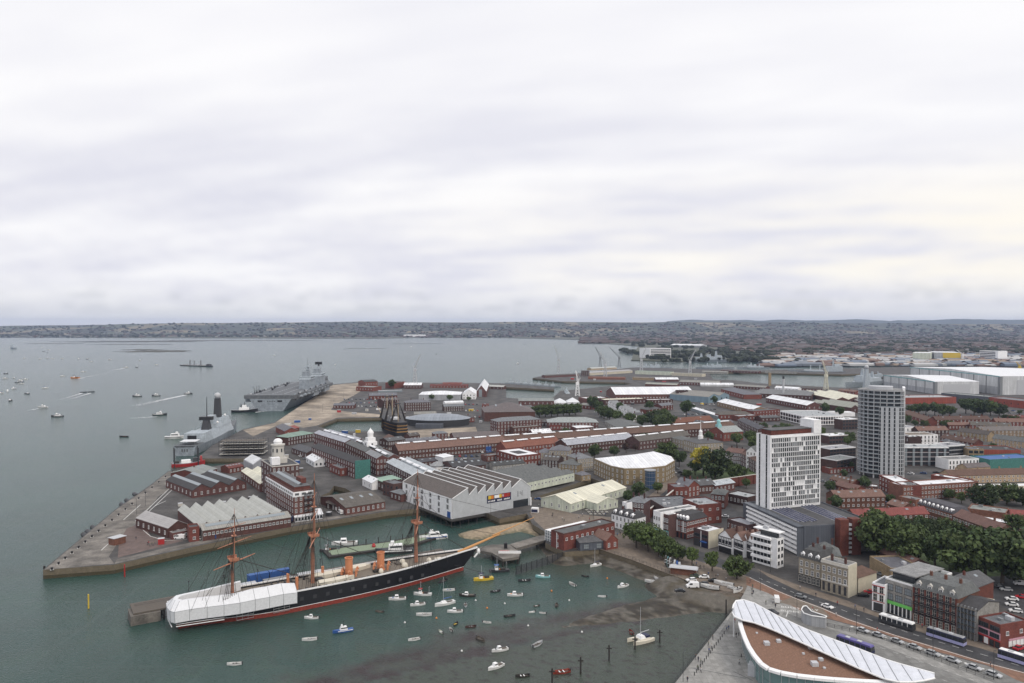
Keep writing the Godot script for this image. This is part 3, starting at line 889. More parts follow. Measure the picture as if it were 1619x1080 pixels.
	o=PB("porters_lodge","large yellow brick block with white roof and round headed arches",[[939,725.3],[965.3,736.6],[987,741],[1019,740.5],[1053,736.6],[1067,728.5],[1062,722],[1033.6,714],[1003,719]],11.0,"stone_gold","roof_white","s3",[0,1,2,3,4],{"pitch": 3.9})
	var st:=thing("stair_drum","round blue glass stair tower against the yellow brick block","stair tower",P(1028,772))
	var sg:=Geo.new()
	sg.lathe(Vector3.ZERO,[U(3.4,0),U(3.4,11.4)],20)
	part(st,"glazing",sg.mesh(M("glass_blue")))
	sg=Geo.new()
	sg.lathe(Vector3.ZERO,[U(3.4,11.4),U(3.8,11.5),U(3.8,12.0),U(0,12.4)],20)
	for k in 20:
		var f:=TAU*k/20
		sg.tube(Vector3(cos(f),0,sin(f))*3.42+Vector3(0,0,0),Vector3(cos(f),0,sin(f))*3.42+Vector3(0,11.4,0),0.07,0.07,4)
	for k in 4: sg.lathe(Vector3.ZERO,[U(3.46,2.4+k*2.6),U(3.46,2.6+k*2.6)],20)
	part(st,"frame",sg.mesh(M("steel")))
	make_boathouse()
	o=B("boathouse","cream boarded boathouse with ridged grey roofs standing over the mast pond",U(832,764),U(908,748),U(780,745),6.6,"sheet_green","x4","slate",1.8,"f14x1p/2.6",{"base": 1.2})
	o=B("market_building","low pale green building with broad cream roof by the dockyard road",U(902,797),U(990,771),U(866,785),4.8,"sheet_green","gable","roof_cream",3.4,"f12x1s l4x1s")
	B("market_annexe","pale gabled annexe with cream roof beside the cafe terrace",U(944,797),U(977,791),13.0,4.2,"sheet_green","gablez","roof_cream",2.4,"f4x1s")
	# ----- the north side of the dockyard -----
	B("brick_block","red brick shed with grey flat roof at the carrier jetty corner",U(563,612),U(589,613),26.0,6.0,"brick_red","flat","roof_grey",1.0,"f6x1s")
	B("brick_block","red brick shed with dark ridge roof behind the jetty corner shed",U(577,604),U(597,603),26.0,8.0,"brick_red","gable","slate_dark",2.5,"f5x1s")
	B("brick_shed","long brick shed with grey ridge roof beside the car park",U(584,626),U(628,625),20.0,5.4,"brick_red","gable","slate",3.0,"f8x1s")
	B("brick_block","three storey brick block beyond the masted museum ship",U(606,634),U(631,632),14.0,9.0,"brick","gable","slate_brown",2.4,"f6x3s")
	B("brick_block","plain red brick tower block beside the white roofed workshop",U(623,606),U(641,604),18.0,9.0,"brick_red","flat","roof_felt")
	o=B("workshop","workshop with white roof and two dark roof lights under the jib crane",U(638,609),U(666,609),26.0,6.0,"brick_dark","gable","roof_white",3.0,"f6x1s",{"sky": 2})
	B("bus_shelter","long low white roofed shelter in the dockyard car park",U(598,618),U(636,617),6.0,2.8,"glass_pale","flat","roof_white",1.0,"",{"plant": 0,"parapet": 0.2,"cat": "shelter"})
	B("brick_office","three storey brick office with hipped slate roof before the white hall",U(641,637),U(681,636),18.0,10.0,"brick","hip","slate",3.0,"f11x3s",{"chim": 2})
	B("white_hall","wide white roofed hall with grey walls beside the basin road",U(662,624),U(728,624),44.0,8.0,"sheet_grey","hip","roof_white",3.5,"")
	B("white_shed","white gable fronted shed beside the arched brick hall",U(731,623),U(752,623),50.0,7.5,"render_white","gablez","roof_white",6.0,"f4x2d")
	o=B("barrel_hall","narrow brick hall with tall glazed arch and long white roof",U(753,619),U(769,619),130.0,8.0,"brick","gablez","roof_white",9.0,"")
	panel(o,"arch_window","f",3.6,8.4,0,11,"glass_pale")
	B("brick_block","slate roofed brick range beside the white shed",U(702,643),U(734,642),11.0,6.0,"brick_dark","gable","slate",2.6,"f9x2s")
	B("brick_shed","low white strip roofed building behind the slate roofed range",U(704,637),U(733,636),12.0,5.0,"render_white","gable","roof_white",1.6,"f8x1s")
	var mr:=thing("ship_museum","dark oval museum hall with low grey dome beside the masted ship","museum",P(692.5,671))
	var mg:=Geo.new()
	var md:=Geo.new()
	var n:=40
	for i in n:
		var f:=TAU*i/n
		var q:=TAU*(i+1)/n
		var e:=func(t: float,s: float,y: float)->Vector3: return Vector3(cos(t)*34.0*s,y,sin(t)*24.0*s)
		mg.quad(e.call(q,0.97,0.0),e.call(f,0.97,0.0),e.call(f,1.0,7.0),e.call(q,1.0,7.0))
		md.quad(e.call(f,1.02,7.0),e.call(f,0.7,9.6),e.call(q,0.7,9.6),e.call(q,1.02,7.0))
		md.quad(e.call(f,0.7,9.6),e.call(f,0.3,10.9),e.call(q,0.3,10.9),e.call(q,0.7,9.6))
		md.tri(e.call(f,0.3,10.9),Vector3(0,11.2,0),e.call(q,0.3,10.9))
	part(mr,"wall",mg.mesh(M("dark")))
	part(mr,"roof",md.mesh(M("roof_dome")))
	slabpart(mr,"entrance_wing",Vector3(-20,0,23),Vector3(8,4.2,31),"panel_slate")
	B("brick_house","small brick house with slate roof before the oval museum",U(686,686),U(708,685),9.0,6.4,"brick","hip","slate",1.8,"f4x2s")
	B("brick_shed","low brick range with white windows in front of the oval museum",U(663,697),U(693,694),8.0,5.0,"brick_dark","gable","slate",1.8,"f10x1s")
	B("slate_shed","broad grey roofed shed behind the middle of the ropery",U(718,692),U(790,689),20.0,6.5,"brick","gable","slate_brown",3.0,"f8x1s")
	B("brick_shed","red gabled shed with slate roof on the sandy jetty",U(436,675),U(450,682),13.0,5.0,"brick_red","gable","slate",3.0,"r2x1s")
	B("brick_shed","low red roofed shed beside the gabled shed on the sandy jetty",U(455,680),U(473,676),11.0,3.5,"brick_red","gable","tile_red",2.0,"")
	B("brick_shed","long low shed with blue containers on the carrier jetty",U(527,641),U(560,641),12.0,4.0,"brick_red","gable","slate",2.0,"f7x1s")
	B("slate_hall","broad hall with big slate hip roof and long dark roof light",U(766,652),U(846,651),48.0,10.0,"brick","hip","slate_brown",8.0,"",{"sky": 2})
	B("brick_block","narrow red brick tower with white quoins at the end of the slate hall",U(762,640),U(772.5,640),8.0,13.0,"brick_red","flat","roof_grey",1.0,"f2x3s")
	B("brick_stores","four storey brick stores with white windows and hipped slate roof",U(786,667),U(856,663),17.0,13.0,"brick","hip","slate",3.0,"f14x4s l4x4s")
	B("brick_stores","long brick stores with pale hipped slate roof beside the dockyard avenue",U(866,668),U(946,668),24.0,7.5,"brick","hip","slate_pale",4.0,"f15x2s")
	B("brick_block","low brick block with white flat roof before the hipped stores",U(869,673),U(910,672),10.0,4.6,"brick_red","flat","roof_white",1.0,"f8x1p")
	B("brick_block","low brick block with slanting white canopy beside the dockyard avenue",U(912,677),U(938,675),9.0,3.6,"brick","shed","roof_white",1.0,"f5x1p")
	B("transit_shed","grey roofed brick transit shed beside the patrol boat basin",U(820,634),U(876,634),16.0,6.5,"brick","gable","asbestos_grey",2.6,"f8x1s")
	B("pavilion_tent","white peaked tent roof next to the transit shed",U(876,637),U(896,637),22.0,3.0,"white_sheet","hip","white_sheet",5.0,"",{"cat": "tent"})
	B("pavilion_tent","white peaked tent roof nearest the berthed grey warship",U(897,636),U(916,636),22.0,3.0,"white_sheet","hip","white_sheet",5.0,"",{"cat": "tent"})
	B("brick_block","brick workshop with white roof lights beside the dockyard road crane",U(930,631),U(962,629),22.0,6.5,"brick","flat","roof_white",1.0,"f5x1s")
	o=B("great_shed","huge white roofed shed with brick lower wall in the dockyard",U(973,624),U(1099,623),62.0,7.0,"brick","gable","roof_white",8.0,"f26x1o/1.6")
	B("gate_tower","dark brick gatehouse tower in front of the huge white roofed shed",U(1070,618),U(1088,618),9.0,13.0,"brick_dark","flat","roof_felt",1.0,"f2x2s")
	B("cream_block","flat cream roofed brick block before the huge white shed",U(956,633),U(1021,631),20.0,6.0,"brick","flat","roof_cream",1.0,"f12x1s")
	B("white_terrace","row of white gabled houses stepping along the dockyard trees",U(961,636),U(1003,657),11.0,6.0,"render_white","m9","slate_pale",3.0,"f18x2d")
	B("white_house","white villa with hipped slate roof among dockyard trees",U(1002,657),U(1024,656),12.0,6.5,"render_white","hip","slate",2.4,"f5x2s",{"chim": 2})
	B("stone_block","pale stone block with long slate roof below the dockyard trees",U(956,666),U(977,677),U(1004,668),7.0,"stone_grey","gable","slate",2.6,"f8x2s")
	B("brick_block","small red brick house at the end of the long slate roof",U(992,674),U(1003,673),9.0,5.0,"brick_red","flat","roof_grey",1.0,"f3x1s")
	B("brick_house","brick house among dockyard trees behind the white villa",U(1024,648),U(1046,646),12.0,6.0,"brick_red","hip","slate",2.4,"f4x2s")
	B("brick_house","second brick house beside the staff car park",U(1046,642),U(1064,640),12.0,6.0,"brick_red","gable","slate",2.4,"f4x2s")
	B("tiled_shed","long shed with orange tiled roof behind the ropery",U(1064,669),U(1128,664),13.0,3.6,"brick_red","gable","tile_orange",4.0,"f8x1s")
	B("glass_range","long white glazed range beside the staff car park",U(1093,645),U(1135,658),7.0,3.2,"glass_pale","gable","roof_white",1.4,"")
	B("boiler_shop","grey roofed boiler shop with pale blue gable front",U(1120,628),U(1153,624),62.0,8.0,"sky_blue","m2","asbestos",3.6,"f4x1g")
	B("long_shed","very long white barrel roofed shed by the tidal basin",U(1108,608),U(1160,608.5),14.0,3.0,"sheet_pale","gable","roof_white",2.6,"")
	B("long_shed","white roofed shed among brick sheds by the far crane",U(1037,600),U(1073,600),20.0,4.0,"brick","gable","roof_white",3.0,"")
	B("long_shed","brick shed with long grey roof at the basin end",U(1074,604),U(1137,606),24.0,5.0,"brick","gable","asbestos",3.0,"f14x1o")
	B("white_roof_shed","brick shed with broad white roof beside the staff car park",U(1134,635),U(1188,648),22.0,6.0,"brick_buff","gable","roof_white",3.5,"f12x1s")
	B("brick_house","brick building with brown hipped roof below the white roofed shed",U(1138,656),U(1190,655),13.0,5.0,"brick_red","hip","slate_brown",3.0,"f9x1s")
	B("brick_block","flat roofed red brick works beside the concrete framed office",U(1191,651),U(1233,648),18.0,6.5,"brick_red","flat","roof_felt",1.0,"f9x2p")
	B("brick_block","dark low brick garage at the foot of the concrete framed office",U(1204,661),U(1233,660),12.0,4.0,"brick","gable","slate",1.8,"f5x1p")
	B("factory","factory with ribbed white roof and brick gables behind the concrete office",U(1211,629),U(1276,641),20.0,6.5,"brick","gable","roof_white",4.0,"f16x1s r3x1s")
	B("factory","red brick factory with slate hip roof and blue door",U(1140,615),U(1176,624),26.0,6.5,"brick_red","hip","slate",4.0,"f9x1s")
	B("factory","wide grey multi-ridged factory roof beside the tidal basin",U(1192,622),U(1283,626),60.0,6.0,"brick","x4","asbestos_grey",3.0,"f16x1s")
	B("factory","cream ribbed factory roof beside the warship berth",U(1268,620),U(1322,632),50.0,6.0,"brick","x3","roof_cream",3.2,"r4x1s")
	B("factory","pale ribbed factory roof with brick gables near the round tower",U(1284,636),U(1346,645),34.0,6.0,"brick","x3","asbestos",3.2,"r3x1s")
	B("white_shed","low white roofed shed between dark trees near the round tower",U(1312,653),U(1352,653),14.0,4.0,"render_white","flat","roof_white",1.0,"")
	o=B("framed_office","flat roofed office with white concrete frame and brick panels",U(1234,650),U(1273,659),U(1329,657),9.0,"brick_dark","flat","roof_grey",1.0,"f9x2r r15x2r",{"pm": "render_white","plant": 5})
	for y in [0.3,4.2,8.2]: band(o,"concrete_band",y,y+0.7,"render_white","fr",0.3)
	for k in 10: panel(o,"concrete_post","f",o.get_meta("_L")*k/9.0-0.25,o.get_meta("_L")*k/9.0+0.25,0,9.0,"render_white",0.36)
	for k in 16: panel(o,"concrete_post","r",o.get_meta("_D")*k/15.0-0.25,o.get_meta("_D")*k/15.0+0.25,0,9.0,"render_white",0.36)
	o=B("chapel","red brick chapel with slate roof and pale green cupola",U(1144,684),U(1175,682),21.0,8.0,"brick_red","gable","slate_pale",4.0,"f6x1t l3x1t")
	var ch:=Geo.new()
	ch.box(Vector3(0.5,10,-12.5),Vector3(4.5,14,-8.5)); ch.lathe(Vector3(2.5,14,-10.5),[U(1.8,0),U(1.6,3),U(2.0,3.1),U(1.2,4.4),U(0,5.4)],8)
	part(o,"cupola",ch.mesh(M("turquoise")))
	B("georgian_terrace","dark brick Georgian terrace with chimneys behind the chapel",U(1166,664),U(1199,679),12.0,9.0,"brick_dark","gable","slate_dark",2.6,"f14x3s",{"chim": 7})
	o=B("academy","stone academy with slate roof and white lantern cupola",U(1081,695),U(1103,701.5),U(1134,697),9.0,"stone","hip","slate",2.6,"f7x2s r8x2s",{"chim": 3})
	ch=Geo.new()
	ch.lathe(Vector3(o.get_meta("_L")*0.5,10.6,-o.get_meta("_D")*0.4),[U(2.2,0),U(2.2,3.0),U(1.5,3.1),U(1.4,6.2),U(1.7,6.3),U(0.3,8.2),U(0.12,16)],8)
	part(o,"cupola",ch.mesh(M("white")))
	B("academy_wing","lower stone wing left of the academy cupola",U(1060,692),U(1080,696.5),14.0,7.0,"stone","hip","slate",2.2,"f5x2s")
	B("brick_crescent","dark brick crescent with white bands behind the garden trees",U(1147,714),U(1172,717),13.0,8.5,"brick_dark","gable","tile_brown",2.4,"f9x3s",{"chim": 3})
	B("brick_crescent","dark brick crescent end beside the white tower block",U(1172,717),U(1196,730),13.0,8.5,"brick_dark","gable","tile_brown",2.4,"f9x3s",{"chim": 3})
	B("white_house","white pedimented roof house rising above the dark brick crescent",U(1180,713),U(1195.5,715),11.0,13.0,"render_white","gablez","slate",3.6,"f3x4s")
	B("jetty_store","long buff store on the far jetty under the cranes",U(930,590),U(1000,586),18.0,5.0,"render_cream","gable","asbestos",2.0,"f10x1s")
	B("jetty_store","grey green store behind the far basin on the jetty",U(1004,587),U(1060,589),20.0,6.0,"sheet_green","flat","roof_green",1.0,"")
	B("jetty_store","low buff store beside the white jib crane foot",U(1062,590),U(1110,592),18.0,5.0,"render_cream","flat","roof_grey",1.0,"f8x1s")
	B("jetty_store","three storey dark brick jetty office under the cranes",U(920,587),U(932,587),16.0,10.0,"brick_dark","flat","roof_felt",1.0,"f4x3s")
	B("jetty_store","long low orange brick range beside the far dock",U(930,597),U(988,598),14.0,3.2,"brick_orange","gable","tile_orange",1.8,"")
	B("jetty_store","low rusty brick range on the far jetty tip",U(862,594.5),U(915,592),12.0,3.6,"brick","gable","slate_brown",1.6,"")
	B("jetty_store","low grey store beside the warship at the tidal basin",U(1000,597),U(1034,598),16.0,4.5,"brick_buff","flat","roof_grey",1.0,"")
	B("jetty_store","brick range with pale roof beside the white barrel shed",U(1020,607),U(1070,609),16.0,4.0,"brick","gable","asbestos",2.0,"")
	o=B("chimney_stack","tall brick chimney stack beside the tidal basin",U(1216,590),U(1219.5,590),3.6,22.0,"brick_buff","flat","dark",1.0,"",{"cat": "chimney","plant": 0})
	var cs:=thing("chimney_stack","tall pale metal flue with black top above the ribbed roof factory","chimney",P(1238.5,630))
	var cg:=Geo.new()
	cg.tube(Vector3.ZERO,Vector3(0,28,0),1.5,1.4,12)
	part(cs,"flue",cg.mesh(M("light_grey")))
	cg=Geo.new()
	cg.tube(Vector3(0,28,0),Vector3(0,32,0),1.45,1.45,12)
	part(cs,"cap",cg.mesh(M("black")))
func make_boathouse()->void:
	var h:=11.0
	var A:=P(637,762,LAND+h)
	var E:=P(715,789,LAND+h)
	var dx:=Vector3(E.x-A.x,0,E.z-A.z)
	var L:=dx.length()
	dx /= L
	var dz:=dx.cross(Vector3.UP)
	var D:=absf((P(831.6,767,LAND+h)-A).dot(-dz))
	var o:=thing("boathouse","white saw-tooth roofed boathouse standing on piles over the water","boathouse",Vector3(A.x,LAND,A.z),atan2(-dx.z,dx.x))
	o.set_meta("_L",L); o.set_meta("_D",D)
	var y0:=0.0
	var prof:=PackedVector2Array([U(0,y0),U(0,h)])
	var first:=D*0.19
	var bay:=(D-first-D*0.16)/6.0
	prof.append(U(first,h+4.6)); prof.append(U(first+0.5,h+0.6))
	for k in 5:
		var z:=first+0.5+bay*(k+1)
		prof.append(U(z-0.5,h+4.6)); prof.append(U(z,h+0.6))
	var z6:=first+0.5+bay*5
	prof.append(U(z6+(D-z6)*0.5,h+5.0)); prof.append(U(D,h)); prof.append(U(D,y0))
	var g:=Geo.new()
	var tri:=Geometry2D.triangulate_polygon(prof)
	for s in [0.0,L]:
		for i in range(0,tri.size(),3):
			var q:=[]
			for k in 3: q.append(Vector3(s,prof[tri[i+k]].y,-prof[tri[i+k]].x))
			if ((q[1]-q[0]).cross(q[2]-q[0]).x>0)==(s>0): g.tri(q[0],q[1],q[2])
			else: g.tri(q[0],q[2],q[1])
	part(o,"side_wall",g.mesh(M("render_grey")))
	g=Geo.new()
	g.box(Vector3(0,0,-0.4),Vector3(L,h,0.05))
	part(o,"front_wall",g.mesh(M("render_white")))
	var r:=Geo.new()
	var wv:=Geo.new()
	for i in range(1,prof.size()-2):
		var a:=prof[i]
		var b:=prof[i+1]
		var up:=b.x-a.x>1.0
		var q:=r if up else wv
		q.slab(Vector3(-0.2,a.y+0.15,-a.x),Vector3(L+0.2,a.y+0.15,-a.x),Vector3(L+0.2,b.y+0.15,-b.x),Vector3(-0.2,b.y+0.15,-b.x),0.14)
		if up:
			var tr:=Geo.new()
			tr.slab(Vector3(-0.3,b.y+0.32,-b.x+0.35),Vector3(L+0.3,b.y+0.32,-b.x+0.35),Vector3(L+0.3,b.y+0.32,-b.x-0.1),Vector3(-0.3,b.y+0.32,-b.x-0.1),0.3)
			for s in [-0.3,L-0.1]: tr.slab(Vector3(s,a.y+0.3,-a.x),Vector3(s+0.4,a.y+0.3,-a.x),Vector3(s+0.4,b.y+0.3,-b.x+0.3),Vector3(s,b.y+0.3,-b.x+0.3),0.3)
			part(o,"ridge_trim",tr.mesh(M("white")))
	part(o,"roof",r.mesh(M("slate_brown")))
	part(o,"north_light",wv.mesh(M("glass_pale")))
	for row in 3:
		for k in 6:
			if row==0 and k==5: continue
			part(o,"window",window_mesh("b"),Vector3(L*(k+0.5)/6.0,1.0+row*3.5,0.05))
	panel(o,"door","f",L-5.2,L-1.8,0.05,3.4,"blue",0.12)
	for k in 7: panel(o,"pilaster","f",clampf(L*k/6.0-0.25,0,L-0.5),clampf(L*k/6.0+0.25,0.5,L),0,h-0.2,"white",0.2)
	band(o,"string_course",3.9,4.15,"white","f",0.16)
	var b0:=D*0.425
	var b1:=D*0.735
	var ban:=panel(o,"banner","r",b0,b1,5.2,9.6,"navy_blue",0.1)
	var strips:=[["yellow",0.05,0.16,0.5,0.95],["orange",0.16,0.27,0.5,0.95],["white",0.3,0.5,0.52,0.92],["yellow",0.5,0.6,0.5,0.95],["red",0.6,0.96,0.48,0.95],["white",0.62,0.7,0.6,0.9],["orange",0.84,0.93,0.55,0.85]]
	for s in strips:
		var q:=Geo.new()
		q.box(Vector3(b0+(b1-b0)*s[1],5.2+4.4*s[3],0.1),Vector3(b0+(b1-b0)*s[2],5.2+4.4*s[4],0.13))
		part(ban,"print",q.mesh(M(s[0])))
	for s in [[0.04,0.34],[0.42,0.62],[0.7,0.95]]:
		for k in 6:
			var x0: float=lerpf(s[0],s[1],k/6.0)
			var q:=Geo.new()
			q.box(Vector3(b0+(b1-b0)*x0,5.2+4.4*0.14,0.1),Vector3(b0+(b1-b0)*(x0+(s[1]-s[0])/9.0),5.2+4.4*(0.34 if k % 2 else 0.3),0.13))
			part(ban,"print",q.mesh(M("white")))
	panel(o,"entrance_glazing","r",D*0.765,D*0.965,0.05,4.2,"glass",0.12)
	panel(o,"side_post","r",D*0.985,D*1.0,0.0,4.6,"white",0.9)
	for s in [[0.825,6.2,9.4,0.35],[0.855,7.6,9.2,0.22],[0.87,6.9,8.6,0.18],[0.885,6.4,9.6,0.12]]:
		panel(o,"emblem","r",D*s[0],D*s[0]+s[3],s[1],s[2],"dark",0.08)
	var dk:=Geo.new()
	dk.box(Vector3(-3.0,-0.6,-20),Vector3(L+3.4,-0.02,2.6))
	part(o,"deck",dk.mesh(M("timber_dark")))
	for i in 12:
		for j in 4:
			var q:=Geo.new()
			q.tube(Vector3(0,-5.5,0),Vector3(0,-0.6,0),0.28,0.28,6)
			part(o,"pile",q.mesh(M("timber_dark")),Vector3(-2.0+(L+4.4)*i/11.0,0,2.0-j*5.5))
# ---------- the waterfront street and the town ----------
func make_town()->void:
	var o: Node3D
	var L: float
	var D: float
	o=B("pavilion","glass walled pavilion with flat white roof beside the sand slipway",U(862,838),U(891,847),U(941,829),5.0,"glass_pale","flat","roof_white",1.0,"",{"parapet": 0.25,"pm": "white","plant": 1})
	L=o.get_meta("_L")
	D=o.get_meta("_D")
	for k in 9: panel(o,"mullion","f",L*k/8.0-0.1,L*k/8.0+0.1,0,5.0,"white",0.15)
	for y in [1.2,2.6,4.0]: panel(o,"glazing_bar","f",0,L,y,y+0.15,"white",0.13)
	o=B("visitor_centre","long red brick waterside building with flat roof and small white windows",U(891.5,846),U(972,827),9.0,7.4,"brick_red","flat","roof_felt",1.0,"f10x1p/4.6 l1x2s",{"pm": "brick","plant": 3})
	panel(o,"drainpipe","l",4.0,4.25,0,7.4,"white",0.2)
	B("boat_store","grey clad single storey store on the beach wall",U(917,859),U(957,856),8.0,3.6,"panel_slate","shed","slate",0.8,"f2x1h")
	B("brick_cottage","small brick cottage with moss-brown gable roof beside the grey store",U(958,856),U(977,853),11.0,4.2,"brick_red","gablez","tile_brown",3.0,"f2x1s")
	o=B("public_house","white painted gate house with slate mansard and three dormers",U(967,812),U(1003,821),9.0,7.0,"render_white","mansard","slate_dark",2.4,"f6x2s l3x2s",{"dorm": 4,"chim": 2})
	B("brick_house","tall dark brick house with slate roof behind the white gate house",U(992,793),U(1018,796),11.0,12.5,"brick_dark","hip","slate",2.4,"f5x4s",{"chim": 3})
	B("white_annexe","narrow white stuccoed wing against the tall dark brick house",U(984,795),U(991,797),8.0,12.0,"render_white","flat","roof_grey",1.0,"f1x3s",{"plant": 0})
	dock_wall("old red brick dockyard wall climbing beside the gate road",[[1004,838],[1035,813],[1066,787]],5.0)
	dock_wall("high red brick dockyard wall behind the flats road",[[1104,779],[1150,771],[1197,764]],6.0)
	B("brick_house","red brick gate lodge with slate roof and white gables",U(1067,772),U(1088,771),11.0,6.5,"brick_red","flat","slate",1.0,"f3x1s")
	B("brick_house","slate roofed brick lodge with tall chimneys beside the dockyard wall",U(1088,770),U(1106,767),11.0,6.5,"brick_red","gablez","slate",3.4,"f3x2s",{"chim": 2})
	B("brick_house","brick gable house with skylights at the garden wall corner",U(1104,768),U(1131,766),12.0,5.5,"brick","gable","slate",2.6,"f5x1s",{"chim": 2,"sky": 2})
	B("brick_block","low brick yard range with pale roof along the garden wall",U(1131,768),U(1162,763),9.0,5.0,"brick","gable","slate_pale",1.8,"f5x1s")
	o=B("georgian_house","narrow white painted corner house with turquoise shopfront",U(1033,808.5),U(1044.3,812),24.0,12.0,"render_white","flat","roof_grey",1.0,"f3x2s/4.6/3.6 l8x3s",{"plant": 1})
	panel(o,"shopfront","f",0,o.get_meta("_L"),0,3.8,"turquoise",0.2)
	for k in 3: part(o,"shop_window",window_mesh("c"),Vector3(o.get_meta("_L")*(k+0.5)/3,0.7,0.2))
	o=B("georgian_house","dark brick Georgian shop with turquoise front beside the white corner house",U(1044.6,813),U(1057,816.5),24.0,11.0,"brick_dark","flat","roof_grey",1.0,"f3x2s/4.6/3.2",{"plant": 1})
	panel(o,"shopfront","f",0,o.get_meta("_L"),0,3.6,"teal",0.2)
	for k in 3: part(o,"shop_window",window_mesh("c"),Vector3(o.get_meta("_L")*(k+0.5)/3,0.6,0.2))
	o=B("red_flats","modern red brick flats with dark attic storey facing the trees",U(1057.5,817),U(1086,824.5),U(1126,819),9.0,"brick_red","mansard","slate_dark",2.6,"f6x2s/3.4/2.9 r8x3p",{"dorm": 6})
	L=o.get_meta("_L")
	for k in 5: panel(o,"arch_opening","f",L*(k+0.25)/5,L*(k+0.75)/5,0,2.6,"glass",0.06)
	for k in 3: panel(o,"white_bay","f",L*(k+0.36)/3,L*(k+0.5)/3,3.2,8.6,"white",0.3)
	B("brick_block","rear red brick block with pale flat roof behind the red flats",U(1104,800),U(1141,797),16.0,10.0,"brick_red","flat","roof_grey",1.0,"f3x2p r3x2p",{"plant": 3})
	B("garage_roofs","broad grey flat roofed yard building behind the waterfront row",U(1050,804),U(1108,801),26.0,7.0,"brick_dark","flat","roof_felt",1.0,"",{"plant": 8})
	o=B("shop_block","two storey brick shops with cream end wall and white roof",U(1096.5,836),U(1120,842.5),U(1145,837),7.6,"brick_dark","flat","roof_white",1.0,"f2x1r/4.6",{"plant": 3})
	panel(o,"end_render","r",0,o.get_meta("_D"),0,8.2,"render_cream",0.12)
	L=o.get_meta("_L")
	panel(o,"shopfront","f",0.4,L*0.5,0,3.4,"dark",0.15)
	panel(o,"shopfront","f",L*0.53,L-0.4,0,3.4,"navy_blue",0.15)
	panel(o,"pier","f",L*0.5,L*0.53,0,7.6,"white",0.2)
	panel(o,"blue_awning","f",L*0.55,L-0.6,2.6,3.0,"blue",1.3)
	var tn:=["black and white half-timbered inn with arched gable","half-timbered inn with small domed turret between two gables","half-timbered inn with twin steep gables beside the white flats"]
	var te:=[[1136,846,1157,852],[1157.4,850,1175,856],[1175.4,853,1190,858]]
	for i in 3:
		o=B("timbered_inn",tn[i],U(te[i][0],te[i][1]),U(te[i][2],te[i][3]),12.0,7.6,"render_white","m2" if i==2 else "gablez","tile_brown",3.2,"f4x2d/1.2/3.4",{"chim": 2})
		L=o.get_meta("_L")
		for y in [0.0,3.6,7.2]: panel(o,"timber_beam","f",0,L,y,y+0.35,"black",0.1)
		for k in 9: panel(o,"timber_post","f",L*k/8.0-0.12,L*k/8.0+0.12,3.9,7.2,"black",0.09)
		panel(o,"bar_front","f",0.2,L-0.2,0.4,2.9,"black",0.16)
	o=B("white_flats","white balconied block of flats with overhanging flat roofs",U(1190,845),U(1229,855),U(1255,856),12.2,"render_white","flat","roof_white",1.0,"r2x4d/1.4/3.0",{"pm": "white","plant": 0})
	L=o.get_meta("_L")
	D=o.get_meta("_D")
	for k in 4:
		panel(o,"window_strip","f",0.4,L-3.2,0.9+k*3.0,2.6+k*3.0,"glass",0.05)
		panel(o,"balcony","f",-0.2,L-2.8,2.75+k*3.0,3.75+k*3.0,"render_white",1.2)
		for j in 6: panel(o,"mullion","f",lerpf(0.4,L-3.2,j/5.0),lerpf(0.4,L-3.2,j/5.0)+0.15,0.9+k*3.0,2.6+k*3.0,"white",0.1)
	slabpart(o,"penthouse",Vector3(2,12.3,-D+0.5),Vector3(L-2,15.0,-3),"glass")
	slabpart(o,"penthouse_roof",Vector3(-0.5,15.0,-D-0.5),Vector3(L+0.2,15.35,-1.2),"white")
	slabpart(o,"lift_house",Vector3(L*0.3,15.35,-D*0.7),Vector3(L*0.5,16.6,-D*0.45),"light_grey")
	make_car_park_tower()
	make_round_tower()
	o=B("stone_inn","stone fronted inn with slate mansard and three white dormers on the street",U(1263,880),U(1298,889),14.0,10.2,"stone","mansard","slate_dark",3.4,"f4x2s/3.8/3.2",{"dorm": 3,"chim": 2})
	L=o.get_meta("_L")
	panel(o,"bar_front","f",0,L,0.02,3.3,"black",0.25)
	for k in 5: part(o,"bar_window",window_mesh("c"),Vector3(L*(k+0.5)/5,0.5,0.26))
	o=B("stone_bank","tall stone fronted bank with arched ground floor windows and blank end wall",U(1298.5,886),U(1341,897),U(1356,892),12.0,"stone","flat","roof_grey",1.0,"f5x2s/5.0/3.4",{"pm": "stone_pale","chim": 2,"plant": 1})
	L=o.get_meta("_L")
	for k in 5: panel(o,"arched_window","f",L*(k+0.28)/5,L*(k+0.72)/5,0.6,3.9,"dark",0.08)
	band(o,"cornice",11.4,11.9,"stone_pale","f",0.4)
	band(o,"cornice",4.4,4.8,"stone_pale","f",0.3)
	panel(o,"end_render","r",0,o.get_meta("_D"),0,12.3,"render_cream",0.12)
	B("rear_wing","cream rendered rear wing with brown roof behind the stone bank",U(1357,914),U(1386,905),8.0,6.0,"render_cream","hip","tile_brown",2.6,"")
	B("slate_roof_house","big slate hipped roof house behind the stone inn",U(1283,876),U(1330,880),12.0,11.0,"stone","hip","slate",4.0,"",{"chim": 2})
	B("peach_garage","low garage with peach wall and dark flat roof below the park",U(1375,881),U(1409,900.5),13.0,5.0,"brick_buff","flat","roof_felt",1.0,"",{"plant": 2})
	B("brown_roof_house","low brown hipped roof house behind the peach garage wall",U(1391,872),U(1438,893),9.0,4.2,"brick_dark","gable","tile_brown",2.2,"",{"chim": 1})
	o=B("narrow_shop","narrow white shop house with red bands at the end of the row",U(1379,923),U(1399,928),11.0,9.8,"render_white","flat","roof_felt",1.0,"f2x2c/4.0/2.9",{"plant": 0})
